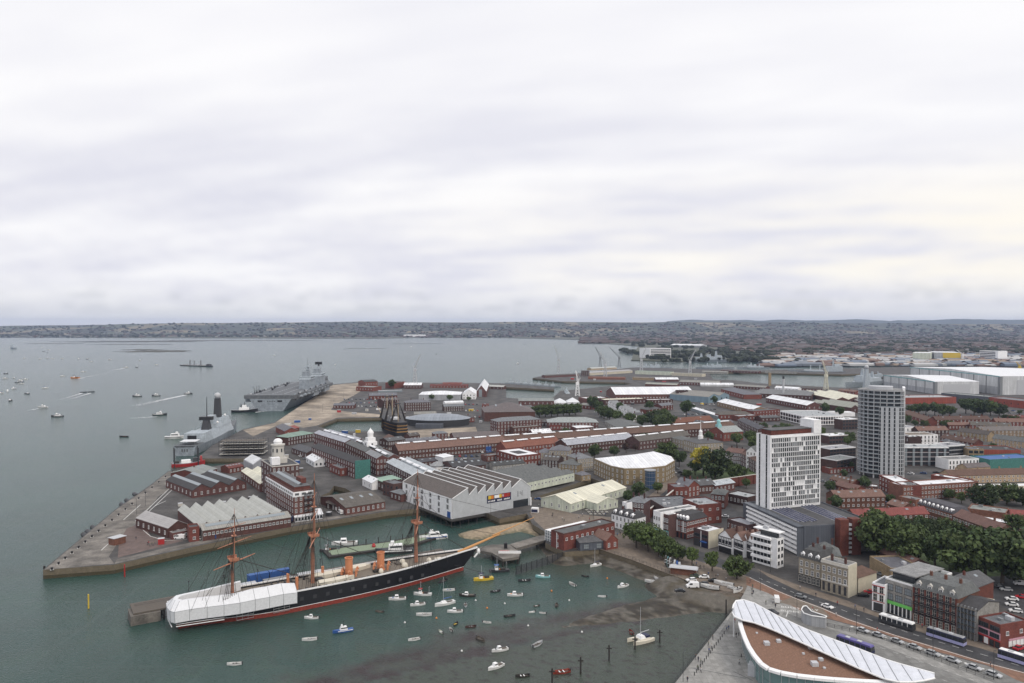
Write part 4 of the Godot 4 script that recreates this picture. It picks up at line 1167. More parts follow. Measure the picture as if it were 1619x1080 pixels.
	for y in [3.6,6.7,9.3]: band(o,"red_band",y,y+0.3,"red","f",0.14)
	panel(o,"shopfront","f",0.6,o.get_meta("_L")-0.6,0.2,3.2,"dark",0.15)
	o=B("green_shop","pale stone shop block with bright green fascia and glazed roof storey",U(1400,915),U(1443.3,928),26.0,12.0,"stone_grey","flat","roof_grey",1.0,"f3x2h/4.9/3.5",{"pm": "white","plant": 5})
	L=o.get_meta("_L")
	panel(o,"fascia","f",0.1,L-0.1,3.4,4.5,"lime",0.35)
	panel(o,"shopfront","f",0.6,L-0.6,0.1,3.3,"glass",0.1)
	for k in 7: panel(o,"pier","f",lerpf(0.4,L-0.8,k/6.0),lerpf(0.4,L-0.8,k/6.0)+0.4,0,3.3,"white",0.2)
	slabpart(o,"roof_storey",Vector3(1,12.1,-20),Vector3(L-1.0,14.6,-3.0),"glass")
	slabpart(o,"roof_slab",Vector3(0.2,14.6,-21),Vector3(L-0.2,15.0,-2.2),"roof_grey")
	o=B("red_hotel","ornate red brick Victorian hotel with balconies and slate mansard dormers",U(1444,927),U(1514,947),15.0,12.5,"brick_orange","mansard","slate",3.2,"f7x3c/3.9/3.0",{"dorm": 4,"dm": "stone_pale","chim": 3})
	L=o.get_meta("_L")
	for y in [3.4,6.5,9.5]: panel(o,"balcony","f",0.2,L-0.2,y,y+0.2,"dark",0.9)
	for y in [3.6,6.7,9.7]: panel(o,"balustrade","f",0.2,L-0.2,y+0.55,y+0.65,"dark",0.88)
	for k in 8: panel(o,"pilaster","f",clampf(L*k/7.0-0.3,0,L-0.6),clampf(L*k/7.0+0.3,0.6,L),0,12.4,"brick_red",0.35)
	for k in 7: panel(o,"ground_bay","f",L*(k+0.2)/7,L*(k+0.8)/7,0.1,3.0,["stone_pale","navy_blue","stone_pale","render_white","stone_pale","render_white","stone_pale"][k],0.25)
	for k in 7: part(o,"window",window_mesh("t"),Vector3(L*(k+0.5)/7,0.05,0.27))
	B("rear_wing","tall red brick rear wing with slate roof behind the Victorian hotel",U(1526,936),U(1571,919),11.0,10.0,"brick_red","gable","slate",2.6,"",{"chim": 1})
	B("rear_wing","flat roofed brick rear wing with white roof lights behind the green shop",U(1450,912),U(1503,925),9.0,12.0,"brick_red","flat","roof_grey",1.0,"",{"plant": 6})
	o=B("scaffolded_house","house wrapped in grey netted scaffolding next to the hotel",U(1515,957),U(1545,966),15.0,10.2,"stone_grey","gable","slate_dark",1.8,"",{})
	L=o.get_meta("_L")
	panel(o,"scaffold_net","f",0.1,L-0.1,2.4,10.2,"scaff_net",0.06)
	for k in 6: panel(o,"scaffold_pole","f",lerpf(0.1,L-0.25,k/5.0),lerpf(0.1,L-0.25,k/5.0)+0.14,0,11.0,"steel",1.1)
	for y in [2.4,4.4,6.4,8.4,10.2]: panel(o,"scaffold_deck","f",0,L,y,y+0.12,"timber",1.2)
	o=B("pink_shop","pink fronted corner shop with bay windows and flat roof",U(1547,977),U(1582,991),U(1612,978),7.6,"brick_red","flat","roof_felt",1.0,"f2x1r/5.6 r2x1p/4.4",{"plant": 3})
	L=o.get_meta("_L")
	D=o.get_meta("_D")
	panel(o,"pink_front","f",0,L,2.9,5.2,"pink",0.12)
	for k in 2: part(o,"window",window_mesh("r"),Vector3(L*(k*0.5+0.25),3.3,0.13))
	panel(o,"fascia","f",0,L,2.4,2.9,"red",0.3)
	for k in 4: panel(o,"shop_window","f",L*(k+0.1)/4,L*(k+0.85)/4,0.2,2.3,"white" if k==1 else "glass",0.1)
	panel(o,"side_fascia","r",D*0.3,D,2.4,3.0,"pink",0.25)
	for k in 5: panel(o,"side_window","r",D*(0.3+0.14*k),D*(0.42+0.14*k),0.4,2.3,"white",0.1)
	B("rear_yard_house","jumbled flat roofed rear extension behind the scaffolded house",U(1532,955),U(1568,962),9.0,8.0,"render_cream","flat","roof_felt",1.0,"f3x1p",{"plant": 4})
	B("flats","brown tiled orange brick flats with white balconies below the round tower",U(1322,787),U(1400,785),11.0,6.4,"brick_orange","gable","tile_brown",3.0,"f10x2p",{"chim": 3})
	B("flats","bright red roofed terrace behind the park trees",U(1352,817),U(1469,812.5),9.0,5.0,"brick_orange","gable","tile_red",2.8,"f14x2p",{"chim": 3})
	B("flats","brick flats with dark mansard of white dormers and green roof",U(1451,796),U(1506,812.5),11.0,7.0,"brick_orange","mansard","slate_dark",3.0,"f12x2p",{"dorm": 8})
	B("flats","long brown tiled brick terrace sloping down to the park",U(1507,815),U(1576,840),10.0,6.5,"brick_orange","gable","tile_brown",3.0,"f14x2p",{"chim": 2})
	B("flats","four storey orange brick flats with rows of white windows",U(1428,770),U(1547,762.5),12.0,8.6,"brick_orange","flat","roof_white",1.0,"f22x3p",{"plant": 5})
	B("flats","brick wing with silver end at the foot of the round tower",U(1390,752),U(1428,769),11.0,8.6,"brick_red","flat","roof_white",1.0,"f8x3p",{"plant": 2})
	B("flats","rear brick wing with white roof edge enclosing the flats courtyard",U(1472,752),U(1530,761),8.0,8.4,"brick_red","flat","roof_white",1.0,"",{"plant": 2})
	B("flats","long buff terrace with brown roof at the edge of town",U(1502,752.5),U(1640,749),10.0,5.2,"brick_buff","gable","tile_brown",3.0,"f20x2p",{"chim": 4})
	B("garages","row of flat white roofed garages below the buff terrace",U(1536,770),U(1640,768),7.0,2.8,"render_cream","flat","roof_white",1.0,"",{"plant": 0,"parapet": 0.15})
	B("school","flat roofed pale school block between flats and park",U(1530,805),U(1590,813),14.0,3.6,"brick_orange","flat","roof_grey",1.0,"",{"plant": 4})
	B("terrace","tile roofed house peeping over the park trees",U(1600,818),U(1650,822),10.0,6.0,"brick_red","gable","tile_red",3.0,"f5x2p")
	o=B("apartments","dark brick apartments with glazed balconies and white roof edge",U(1426,708),U(1500,708),15.0,13.5,"brick_dark","flat","roof_grey",1.0,"f18x4g",{"pm": "white","plant": 6})
	for k in 6: panel(o,"glass_bay","f",o.get_meta("_L")*(k+0.36)/6,o.get_meta("_L")*(k+0.64)/6,0,13.5,"glass_pale",0.5)
	for y in [3.2,6.5,9.8,13.2]: panel(o,"floor_edge","f",0,o.get_meta("_L"),y,y+0.3,"light_grey",0.7)
	B("apartments","set back glazed end of the dark brick apartments",U(1500,706),U(1526,704),14.0,12.0,"sheet_grey","flat","roof_grey",1.0,"f6x4g",{"pm": "white"})
	B("apartments","small white apartment block with brown flat roof beside the round tower",U(1437,689),U(1483,688),17.0,9.5,"render_white","flat","paving_tan",1.0,"f8x3v",{"pm": "white"})
	B("apartments","white flat roofed villa behind the small apartment block",U(1426,677),U(1451,676),14.0,7.0,"render_white","flat","roof_grey",1.0,"f4x2v",{"pm": "white"})
	B("apartments","white modern house before the dark brick apartments",U(1500,728),U(1548,726),13.0,7.0,"render_white","flat","roof_grey",1.0,"f9x2v",{"pm": "white"})
	B("apartments","balconied brick apartments between white tower and round tower",U(1323,729),U(1354,724),13.0,9.0,"brick_dark","flat","roof_grey",1.0,"f6x3g",{"pm": "white"})
	B("apartments","flat roofed apartments stepping behind the balconied brick block",U(1312,711),U(1353,708),14.0,8.0,"brick_dark","flat","roof_grey",1.0,"f8x3g",{"pm": "white"})
	B("apartments","white topped apartments beside the framed office",U(1332,664),U(1356,663),12.0,10.0,"brick_dark","flat","roof_white",1.0,"f5x3g",{"pm": "white"})
	B("apartments","low white roofed apartments behind the white tower block",U(1311,690),U(1345,688),12.0,7.0,"brick_dark","flat","roof_white",1.0,"f7x2g",{"pm": "white"})
	B("terrace","red brick terrace under the trees below the white tower",U(1312,757),U(1345,766),9.0,5.0,"brick_red","gable","tile_brown",2.6,"f6x2p",{"chim": 2})
	B("college","large orange clad college block with grey flat roof",U(1556,712),U(1614,713),22.0,9.5,"orange_clad","flat","slate_dark",1.0,"f8x1p",{"plant": 3})
	B("college","buff framed front of the orange clad college",U(1531,711),U(1556,711.5),14.0,10.0,"brick_buff","flat","roof_felt",1.0,"f3x3g")
	B("college","long orange clad wing with dark ribbed roof",U(1487,697),U(1531,709),10.0,8.0,"orange_clad","gable","slate_dark",1.6,"f8x1p")
	B("netted_building","building shrouded in green scaffold netting at the town edge",U(1565,728),U(1640,724),17.0,7.5,"teal_net","flat","blue_tarp",1.0,"",{"plant": 2})
	var rows:=[["brick terrace with white windows below the shipyard trees",1480,664,1566,663,"brick_red","tile_brown"],["brick terrace stepping behind the round tower",1428,653,1464,665,"brick_red","tile_brown"],
		["brown roofed terrace behind the college wing",1487,692,1540,701,"brick_red","tile_brown"],["grey roofed buff terrace beyond the college",1514,682,1562,688,"brick_buff","slate_brown"],
		["long brown roofed terrace at the town edge beyond the college",1552,681,1650,680,"brick_buff","slate_brown"],["buff and white terrace with slate roof near the netted building",1569,693,1650,703,"brick_buff","slate"],
		["small brown roofed terrace behind the white villa",1452,681,1500,680,"brick_dark","tile_brown"],["brick terrace among trees near the orange works",1575,667,1650,668,"brick_red","tile_brown"],
		["slate roofed terrace behind the netted building",1600,716,1655,718,"brick_buff","slate"],["brick terrace behind the long college wing roof",1535,672,1600,675,"brick_red","slate_brown"]]
	for r in rows:
		B("terrace",r[0],U(r[1],r[2]),U(r[3],r[4]),10.0,6.0,r[5],"gable",r[6],3.2,"f%dx2s" % int((r[3]-r[1])/6.0),{"chim": 5,"group": "terraces in the town"})
	B("works","orange clad works with grey flat roof beside the giant sheds",U(1430,629.5),U(1512,628.5),34.0,8.0,"orange_clad","flat","roof_grey",1.0,"",{"plant": 4})
	B("works","dark clad works with pale roof lights at the foot of the giant sheds",U(1488,622),U(1562,628),22.0,10.0,"panel_slate","flat","roof_grey",1.0,"",{"plant": 4})
	B("works","long orange clad works running off beyond the trees",U(1562,629),U(1650,638),28.0,9.0,"orange_clad","flat","slate",1.0,"f8x1d",{"plant": 3})
	for e in [["giant_shed","nearer and lower of the two giant pale shipbuilding sheds",U(1397,593),U(1478,603.5),U(1528,601),19.0,6],["giant_shed","taller of the two giant pale shipbuilding sheds with blue roof edge",U(1439,580.5),U(1581,595),U(1640,588),28.0,8]]:
		o=B(e[0],e[1],e[2],e[3],e[4],e[5],"sheet_pale","gablez","roof_white",4.0,"")
		L=o.get_meta("_L")
		D=o.get_meta("_D")
		var h: float=e[5]
		panel(o,"blue_edge","f",0,L,h-0.9,h+0.1,"teal",0.4)
		panel(o,"plinth","f",0,L,0,h*0.42,"sheet_grey",0.2)
		for k in int(e[6])+1: panel(o,"corner_post" if k==e[6] else "wall_post","f",clampf(L*k/float(e[6])-1.2,0,L-4.0),clampf(L*k/float(e[6])+0.2,1.4,L),0,h-1.0,"grey",0.5)
		panel(o,"door","r",D*0.2,D*0.8,0,h*0.8,"light_grey",0.4)
		panel(o,"corner_post","r",0,4,0,h-0.4,"grey",0.5)
	B("port_hall","pale green box hall at the ferry port",U(1443,558),U(1471,558.5),90.0,22.0,"sheet_green","flat","roof_white")
	o=B("port_hall","bright yellow and grey hall at the ferry port",U(1477,557.5),U(1519,558),110.0,22.0,"sheet_grey","flat","roof_white")
	panel(o,"yellow_cladding","f",o.get_meta("_L")*0.33,o.get_meta("_L"),0,22,"yellow",0.5)
	o=B("port_office","white striped office slab beyond the giant sheds",U(1549,554.5),U(1578,555.5),40.0,26.0,"render_white","flat","roof_grey",1.0,"")
	for k in 5: panel(o,"window_strip","f",1,o.get_meta("_L")-8,2.5+k*4.8,5.0+k*4.8,"glass",0.2)
	o=B("island_office","white and glass office slab on the island behind the cranes",U(1028,551.5),U(1061,551),60.0,30.0,"render_white","flat","roof_grey",1.0,"")
	for k in 6: panel(o,"window_strip","f",2,o.get_meta("_L")-2,2.5+k*4.6,5.0+k*4.6,"glass",0.3)
	B("island_hall","long low white roofed hall among island trees",U(1060,545.5),U(1108,546.5),60.0,8.0,"sheet_grey","gable","roof_white",5.0,"")
	B("headland_mill","large white supermarket on the far shore",U(638,529.5),U(671,529.5),120.0,16.0,"render_white","flat","roof_white")
func dock_wall(label: String,pts: Array,h: float)->void:
	var p0:=P(pts[0][0],pts[0][1])
	var o:=thing("brick_wall",label,"wall",p0)
	for i in pts.size()-1:
		var a:=P(pts[i][0],pts[i][1])-p0
		var b:=P(pts[i+1][0],pts[i+1][1])-p0
		var d:=b-a
		var g:=Geo.new()
		g.box(Vector3(0,0,-0.35),Vector3(d.length(),h,0.35))
		part(o,"wall_length",g.mesh(M("brick_red")),a,atan2(-d.z,d.x))
		g=Geo.new()
		g.box(Vector3(0,h,-0.45),Vector3(d.length(),h+0.2,0.45))
		part(o,"coping",g.mesh(M("stone_pale")),a,atan2(-d.z,d.x))
		var n:=int(d.length()/6.0)
		for k in n:
			g=Geo.new()
			g.box(Vector3(-0.4,0,0.35),Vector3(0.4,h-0.4,0.75))
			part(o,"buttress",g.mesh(M("brick_red")),a+d*(k+0.5)/n,atan2(-d.z,d.x))
func make_car_park_tower()->void:
	var o:=B("car_park","multi-storey car park with white deck bands and slate panels under the tower",U(1184,795),U(1271,834),U(1373,823),13.0,"stone_grey","flat","roof_felt",1.0,"",{"plant": 0,"pm": "panel_slate"})
	var L: float=o.get_meta("_L")
	var D: float=o.get_meta("_D")
	for k in 6: panel(o,"deck_band","f",3.0,L-0.4,0.6+k*2.15,1.6+k*2.15,"render_white",3.2)
	panel(o,"end_panel","f",0,3.0,0,13.4,"panel_slate",3.3)
	panel(o,"top_deck","f",3.0,L,12.7,13.5,"panel_slate",3.25)
	panel(o,"end_panel","f",L-0.4,L,0,13.4,"panel_slate",3.3)
	for k in 9: panel(o,"deck_post","f",3.0+(L-3.6)*k/8.0,3.4+(L-3.6)*k/8.0,0,12.6,"light_grey",2.6)
	panel(o,"slate_cladding","r",0,D*0.42,2.2,13.3,"panel_slate",0.25)
	panel(o,"slate_cladding","r",D*0.72,D,3.0,13.3,"panel_slate",0.25)
	panel(o,"concrete_beam","r",D*0.72,D,1.8,3.0,"stone_grey",0.3)
	for s in [[0.43,0.55],[0.6,0.72]]: panel(o,"brick_shaft","r",D*s[0],D*s[1],0,16.5,"brick_red",4.0)
	panel(o,"stair_slot","r",D*0.55,D*0.6,0,15.5,"stone_grey",0.4)
	for k in 7: panel(o,"stair_landing","r",D*0.55,D*0.6,0.8+k*2.1,1.8+k*2.1,"light_grey",3.6)
	var pm:=Geo.new()
	pm.slab(Vector3(0,0,0),Vector3(1.9,0,0),Vector3(1.9,0.45,-1.3),Vector3(0,0.45,-1.3),0.06)
	var mesh:=pm.mesh(M("solar"))
	var fr:=Geo.new()
	for e in [[Vector3(-0.05,0.02,0.05),Vector3(1.95,0.02,0.05),Vector3(1.95,0.06,-0.1),Vector3(-0.05,0.06,-0.1)],[Vector3(-0.05,0.43,-1.25),Vector3(1.95,0.43,-1.25),Vector3(1.95,0.47,-1.4),Vector3(-0.05,0.47,-1.4)]]:
		fr.slab(e[0],e[1],e[2],e[3],0.05)
	fr.into(mesh,M("light_grey"))
	for j in 9:
		for i in 15:
			var x:=9.0+i*2.1+(j % 2)*1.0
			var z:=-3.2-j*2.1-(7.5 if j>4 else 0.0)
			if x>L-3 or -z>D-2: continue
			if j<5 and x<13: continue
			part(o,"solar_panel",mesh,Vector3(x,13.12,z))
	var t:=B("tower_block","white fourteen storey tower block with dark grid of windows",U(1196,685.5),U(1218,690),U(1326,690),50.0,"render_white","flat","roof_felt",1.0,"f2x16v",{"base": 13.1,"plant": 6,"parapet": 0.4})
	L=t.get_meta("_L")
	D=t.get_meta("_D")
	var h: float=t.get_meta("_h")
	var cols:=23
	var rows:=14
	var sh:=(h-2.0)/rows
	var cw:=(D-1.6)/cols
	for r in rows:
		for c in cols:
			if rng.randf()<0.14: continue
			part(t,"window",window_mesh("y" if rng.randf()<0.75 else "z"),Vector3(L,1.2+r*sh+0.25,-0.8-cw*(c+0.5)),PI/2)
	for r in rows+1: panel(t,"floor_fin","r",0.4,D-0.4,0.95+r*sh,1.2+r*sh,"white",0.32)
	for c in cols+1: panel(t,"mullion_fin","r",0.75+cw*c,0.9+cw*c,1.2,h-0.6,"white",0.26)
	slabpart(t,"red_penthouse",Vector3(2,h,-D*0.84),Vector3(L-1.2,h+2.6,-1.6),"brick_red")
	slabpart(t,"penthouse_roof",Vector3(1.7,h+2.6,-D*0.85),Vector3(L-0.9,h+2.9,-1.3),"roof_felt")
	slabpart(t,"lift_core",Vector3(1.0,h,-D),Vector3(L+0.3,h+7.0,-D*0.85),"render_white")
func make_round_tower()->void:
	var o:=thing("round_tower","tall rounded residential tower with stacked balconies and pale cladding","tower",P(1391,752),-0.45)
	var fl:=21
	var sh:=2.72
	var h:=fl*sh
	var y0:=3.2
	var plan:=func(t: float,grow: float)->Vector2:
		var c:=cos(t)
		var s:=sin(t)
		var e:=2.0 if c<0 else 6.0
		var r:=pow(pow(absf(c),e)+pow(absf(s),2.0 if c<0 else 4.0),-1.0/(2.0 if c<0 else 5.0))
		return Vector2(c*r*(13.2+grow),s*r*(11.5+grow))
	var ring:=func(grow: float,a: float,b: float)->Geo:
		var p:=PackedVector2Array()
		for i in 48: p.append(plan.call(TAU*i/48,grow))
		var q:=Geo.new()
		q.prism(p,a,b,true,true)
		return q
	part(o,"glazed_wall",ring.call(0.0,y0,y0+h).mesh(M("glass")))
	part(o,"roof",ring.call(0.8,y0+h,y0+h+0.6).mesh(M("roof_grey")))
	part(o,"plant_room",ring.call(-5.5,y0+h+0.6,y0+h+2.6).mesh(M("light_grey")))
	part(o,"core",ring.call(-5.0,0.0,y0).mesh(M("grey")))
	for k in fl+1:
		part(o,"balcony_slab",ring.call(1.3,y0+k*sh-0.12,y0+k*sh+0.14).mesh(M("light_grey")))
		if k<fl:
			var g:=Geo.new()
			for i in 48:
				var a: Vector2=plan.call(TAU*i/48,1.22)
				var b: Vector2=plan.call(TAU*(i+1)/48,1.22)
				g.quad(Vector3(b.x,y0+k*sh+0.14,b.y),Vector3(a.x,y0+k*sh+0.14,a.y),Vector3(a.x,y0+k*sh+0.8,a.y),Vector3(b.x,y0+k*sh+0.8,b.y))
			part(o,"balustrade",g.mesh(M("glass_pale")))
			for i in 12:
				var p: Vector2=plan.call(PI*(0.05+i/11.0),0.1)
				part(o,"partition",shared("rt_part",func(): return one_box(Vector3(-0.15,0,-0.15),Vector3(0.15,2.6,1.1),"light_grey")),Vector3(p.x,y0+k*sh,p.y),PI/2-PI*(0.05+i/11.0))
	var hp:=y0+h-4*sh
	var g:=Geo.new()
	var a0:=0.12
	var a1:=PI*0.52
	var n:=16
	for i in n:
		var a: Vector2=plan.call(lerpf(a0,a1,i/float(n)),1.5)
		var b: Vector2=plan.call(lerpf(a0,a1,(i+1)/float(n)),1.5)
		g.quad(Vector3(b.x,y0-0.3,b.y),Vector3(a.x,y0-0.3,a.y),Vector3(a.x,hp,a.y),Vector3(b.x,hp,b.y))
		if i % 2==1 or i==6:
			var m:=(a+b)/2
			var d:=(a-b).normalized()
			for k in fl-4: part(o,"window",window_mesh("v"),Vector3(m.x,y0+k*sh+0.4,m.y),atan2(-d.y,d.x))
	part(o,"pale_cladding",g.mesh(M("render_grey")))
	part(o,"fin_wall",one_box(Vector3(13.6,0,-9),Vector3(15.2,y0+h+2.2,6.0),"render_white"))
	for k in 10:
		var p: Vector2=plan.call(TAU*k/10,-0.6)
		part(o,"column",shared("rt_col",func(): return tubes([[Vector3.ZERO,Vector3(0,3.2,0),0.45]],"white",8)),Vector3(p.x,0,p.y))
# ---------- roads, pavements, foreshore ----------
func seg_dist(p: Vector2,line: PackedVector2Array)->Array:
	var best:=1e9
	var along:=0.0
	var run:=0.0
	var at:=0.0
	for i in line.size()-1:
		var q:=Geometry2D.get_closest_point_to_segment(p,line[i],line[i+1])
		var l:=line[i].distance_to(line[i+1])
		var d:=p.distance_to(q)
		if d<best:
			best=d
			at=run+q.distance_to(line[i])
		run+=l
	along=at/run
	return [best,along]
func make_ground()->void:
	sheet("quay_apron",[[70,901],[182,807],[240,767],[266,746],[316,743],[250,785],[232,810],[185,860],[172,880],[180,891]],"concrete",0.004)
	sheet("quay_apron",[[181,891.5],[300,864],[455,832],[612,807],[606,804],[455,828],[300,858],[185,884]],"concrete",0.004)
	sheet("brown_paving",[[188,858],[200,836],[225,826],[238,848],[290,855],[186,882]],"brown_pave",0.008)
	sheet("quay_road",[[232,810],[252,784],[290,745],[300,760],[262,800],[248,812],[250,838],[300,852],[455,828],[612,803],[612,799],[545,818],[514,826],[455,836],[300,855],[238,848],[224,826]],"asphalt",0.012)
	var g:=Geo.new()
	for l in [[[296,745],[214,824]],[[300,748],[232,812]],[[222,822],[226,838],[238,848],[262,855],[300,852]],[[234,812],[236,826],[248,840],[275,850]],[[222,798],[195,822]],[[180,852],[160,870]],[[245,800],[262,792]]]:
		for i in l.size()-1: line_quad(g,P(l[i][0],l[i][1]),P(l[i+1][0],l[i+1][1]),0.35,0.02)
	for k in 12: line_quad(g,P(236+k*1.2,812+k*3.0),P(250+k*0.8,814+k*2.8),0.2,0.02)
	for k in 22: line_quad(g,P(330+k*5.6,849-k*1.02),P(333+k*5.6,853-k*1.04),0.15,0.02)
	structure("road_marking",g.mesh(M("paint_line")))
	sheet("sandy_jetty",[[384,680],[434,669],[458,653],[525,609],[567,605],[590,606],[560,625],[530,640],[523,648],[560,652],[600,655],[603,659],[533,660.5],[500,673],[480,676],[440,672],[400,690]],"concrete_tan",0.004)
	sheet("car_park_surface",[[560,628],[606,628],[606,643],[540,646]],"asphalt",0.008)
	sheet("car_park_surface",[[700,722],[800,712],[800,728],[770,745],[725,742]],"asphalt",0.008)
	sheet("museum_forecourt",[[640,681],[752,675],[756,686],[660,694]],"concrete_tan",0.008)
	sheet("gate_square",[[837,810],[866,800],[905,812],[966,818],[968,829],[905,836],[868,844],[846,824]],"paving_tan",0.006)
	sheet("gate_road",[[984,830],[1003,837],[1064,787],[1088,764],[1083,744],[1068,737],[1075,757],[1030,795]],"asphalt",0.010)
	sheet("pavement",[[1005,820],[1060,773],[1072,757],[1066,745],[1045,768],[1020,790]],"paving_tan",0.006)
	sheet("avenue",[[905,637],[935,650],[975,690],[990,690],[958,655],[925,634]],"asphalt",0.008)
	sheet("staff_car_park",[[1070,635],[1105,630],[1140,655],[1130,662],[1075,662]],"asphalt",0.008)
	sheet("promenade",[[905,868],[948,868.5],[1000,885.5],[1052,905.5],[1120,930.5],[1176,938.5],[1190,910],[1100,884],[1015,854],[985,842],[950,853]],"paving_tan",0.006)
	sheet("street",[[988,838],[1005,833],[1035,847],[1096,868],[1140,884],[1192,903],[1215,912],[1262,934],[1330,956],[1363,967],[1445,997],[1463,1002],[1550,1025],[1650,1056],
		[1650,1070],[1554,1045],[1416,1003],[1339,977],[1300,960],[1262,946],[1230,933],[1185,912],[1120,892],[1060,872],[1010,853]],"asphalt_dark",0.010)
	sheet("pavement",[[1196,899],[1230,913],[1262,925],[1341,950],[1379,966],[1443,985],[1515,1004],[1582,1027],[1650,1050],[1650,1056],[1550,1025],[1463,1002],[1363,967],[1330,956],[1262,934],[1215,912]],"paving_tan",0.008)
	sheet("brick_verge",[[1180,912],[1230,934],[1262,947],[1300,961],[1339,978],[1416,1004],[1554,1046],[1650,1071],[1650,1090],[1607,1075],[1562,1052],[1473,1028],[1388,999],[1306,977],[1265,965],[1215,938],[1180,925]],"paving_brown",0.014)
	sheet("taxi_lane",[[1306,978],[1388,1000],[1473,1029],[1562,1053],[1650,1091],[1650,1104],[1570,1079],[1489,1048],[1392,1010],[1308,991]],"paving_grey",0.010)
	sheet("bus_concourse",[[1180,925],[1215,938],[1265,965],[1308,990],[1392,1010],[1489,1047],[1570,1078],[1650,1104],[1700,1250],[1150,1300],[1062,1087],[1166,955],[1176,939]],"paving",0.006)
	sheet("bus_bay",[[1240,968],[1300,990],[1392,1020],[1489,1058],[1560,1085],[1600,1160],[1420,1080],[1220,990]],"paving_grey",0.010)
	sheet("dark_paving",[[1136,1003],[1176,1003],[1172,985],[1158,968],[1148,986]],"paving_grey",0.010)
	sheet("tan_crossing",[[1232,952],[1252,944],[1300,962],[1312,975],[1285,985],[1268,962]],"paving_tan",0.018)
	sheet("parking_yard",[[1345,948],[1378,962],[1385,935],[1400,905],[1380,895],[1360,915]],"asphalt",0.004)
	sheet("parking_yard",[[1545,940],[1650,990],[1700,930],[1640,905],[1560,915]],"asphalt_dark",0.004)
	sheet("flats_road",[[1090,792],[1130,815],[1200,848],[1215,840],[1180,815],[1140,796],[1105,782]],"asphalt",0.004)
	sheet("park_lawn",[[1375,868],[1372,822],[1470,812],[1510,818],[1590,845],[1700,860],[1700,905],[1560,912],[1440,893]],"grass",0.004)
	sheet("garden_lawn",[[1090,745],[1150,738],[1196,745],[1197,760],[1105,772]],"grass",0.004)
	g=Geo.new()
	for l in [[[1185,913],[1230,935],[1262,948],[1300,962],[1339,979],[1416,1005],[1554,1047],[1650,1072]]]:
		for i in l.size()-1: line_quad(g,P(l[i][0],l[i][1]),P(l[i+1][0],l[i+1][1]),0.3,0.03)
	var mid:=[[1200,914],[1262,940],[1330,964],[1390,985],[1463,1009],[1550,1034],[1650,1064]]
	for i in mid.size()-1:
		var a:=P(mid[i][0],mid[i][1])
		var b:=P(mid[i+1][0],mid[i+1][1])
		var n:=int(a.distance_to(b)/4.0)
		for k in n: line_quad(g,a.lerp(b,k/float(n)),a.lerp(b,(k+0.5)/n),0.18,0.03)
	for k in 26: line_quad(g,P(1345+k*9.0,991+k*2.9),P(1349+k*9.0,990.6+k*2.9),0.9,0.03)
	for k in 8:
		for j in 5: line_quad(g,P(1392+k*20-j*22,1024+k*7+j*9),P(1400+k*20-j*22,1026.5+k*7+j*9),0.14,0.03)
	line_quad(g,P(1243,975),P(1246,967),0.3,0.03)
	structure("road_marking",g.mesh(M("paint_line")))
	var letters:=thing("road_lettering","white BUSES ONLY lettering painted twice across the bus entrance","road marking",P(1262,962,LAND+0.03))
	for k in 2:
		var t:=TextMesh.new()
		t.text="BUSES ONLY"
		t.font_size=40; t.pixel_size=0.055; t.depth=0.01; t.material=M("paint_line")
		var m:=part(letters,"word",t,Vector3(0.5-k*1.5,0,k*3.6))
		m.rotation=Vector3(-PI/2,-0.28,0)
	g=Geo.new()
	for l in [[[1112,1030],[1186,1040]],[[1093,1056],[1180,1073]],[[1160,1062],[1190,1076]],[[1200,962],[1225,965]]]:
		line_quad(g,P(l[0][0],l[0][1]),P(l[1][0],l[1][1]),0.25,0.02)
	structure("paving_joint",g.mesh(M("dark")))
	make_foreshore()
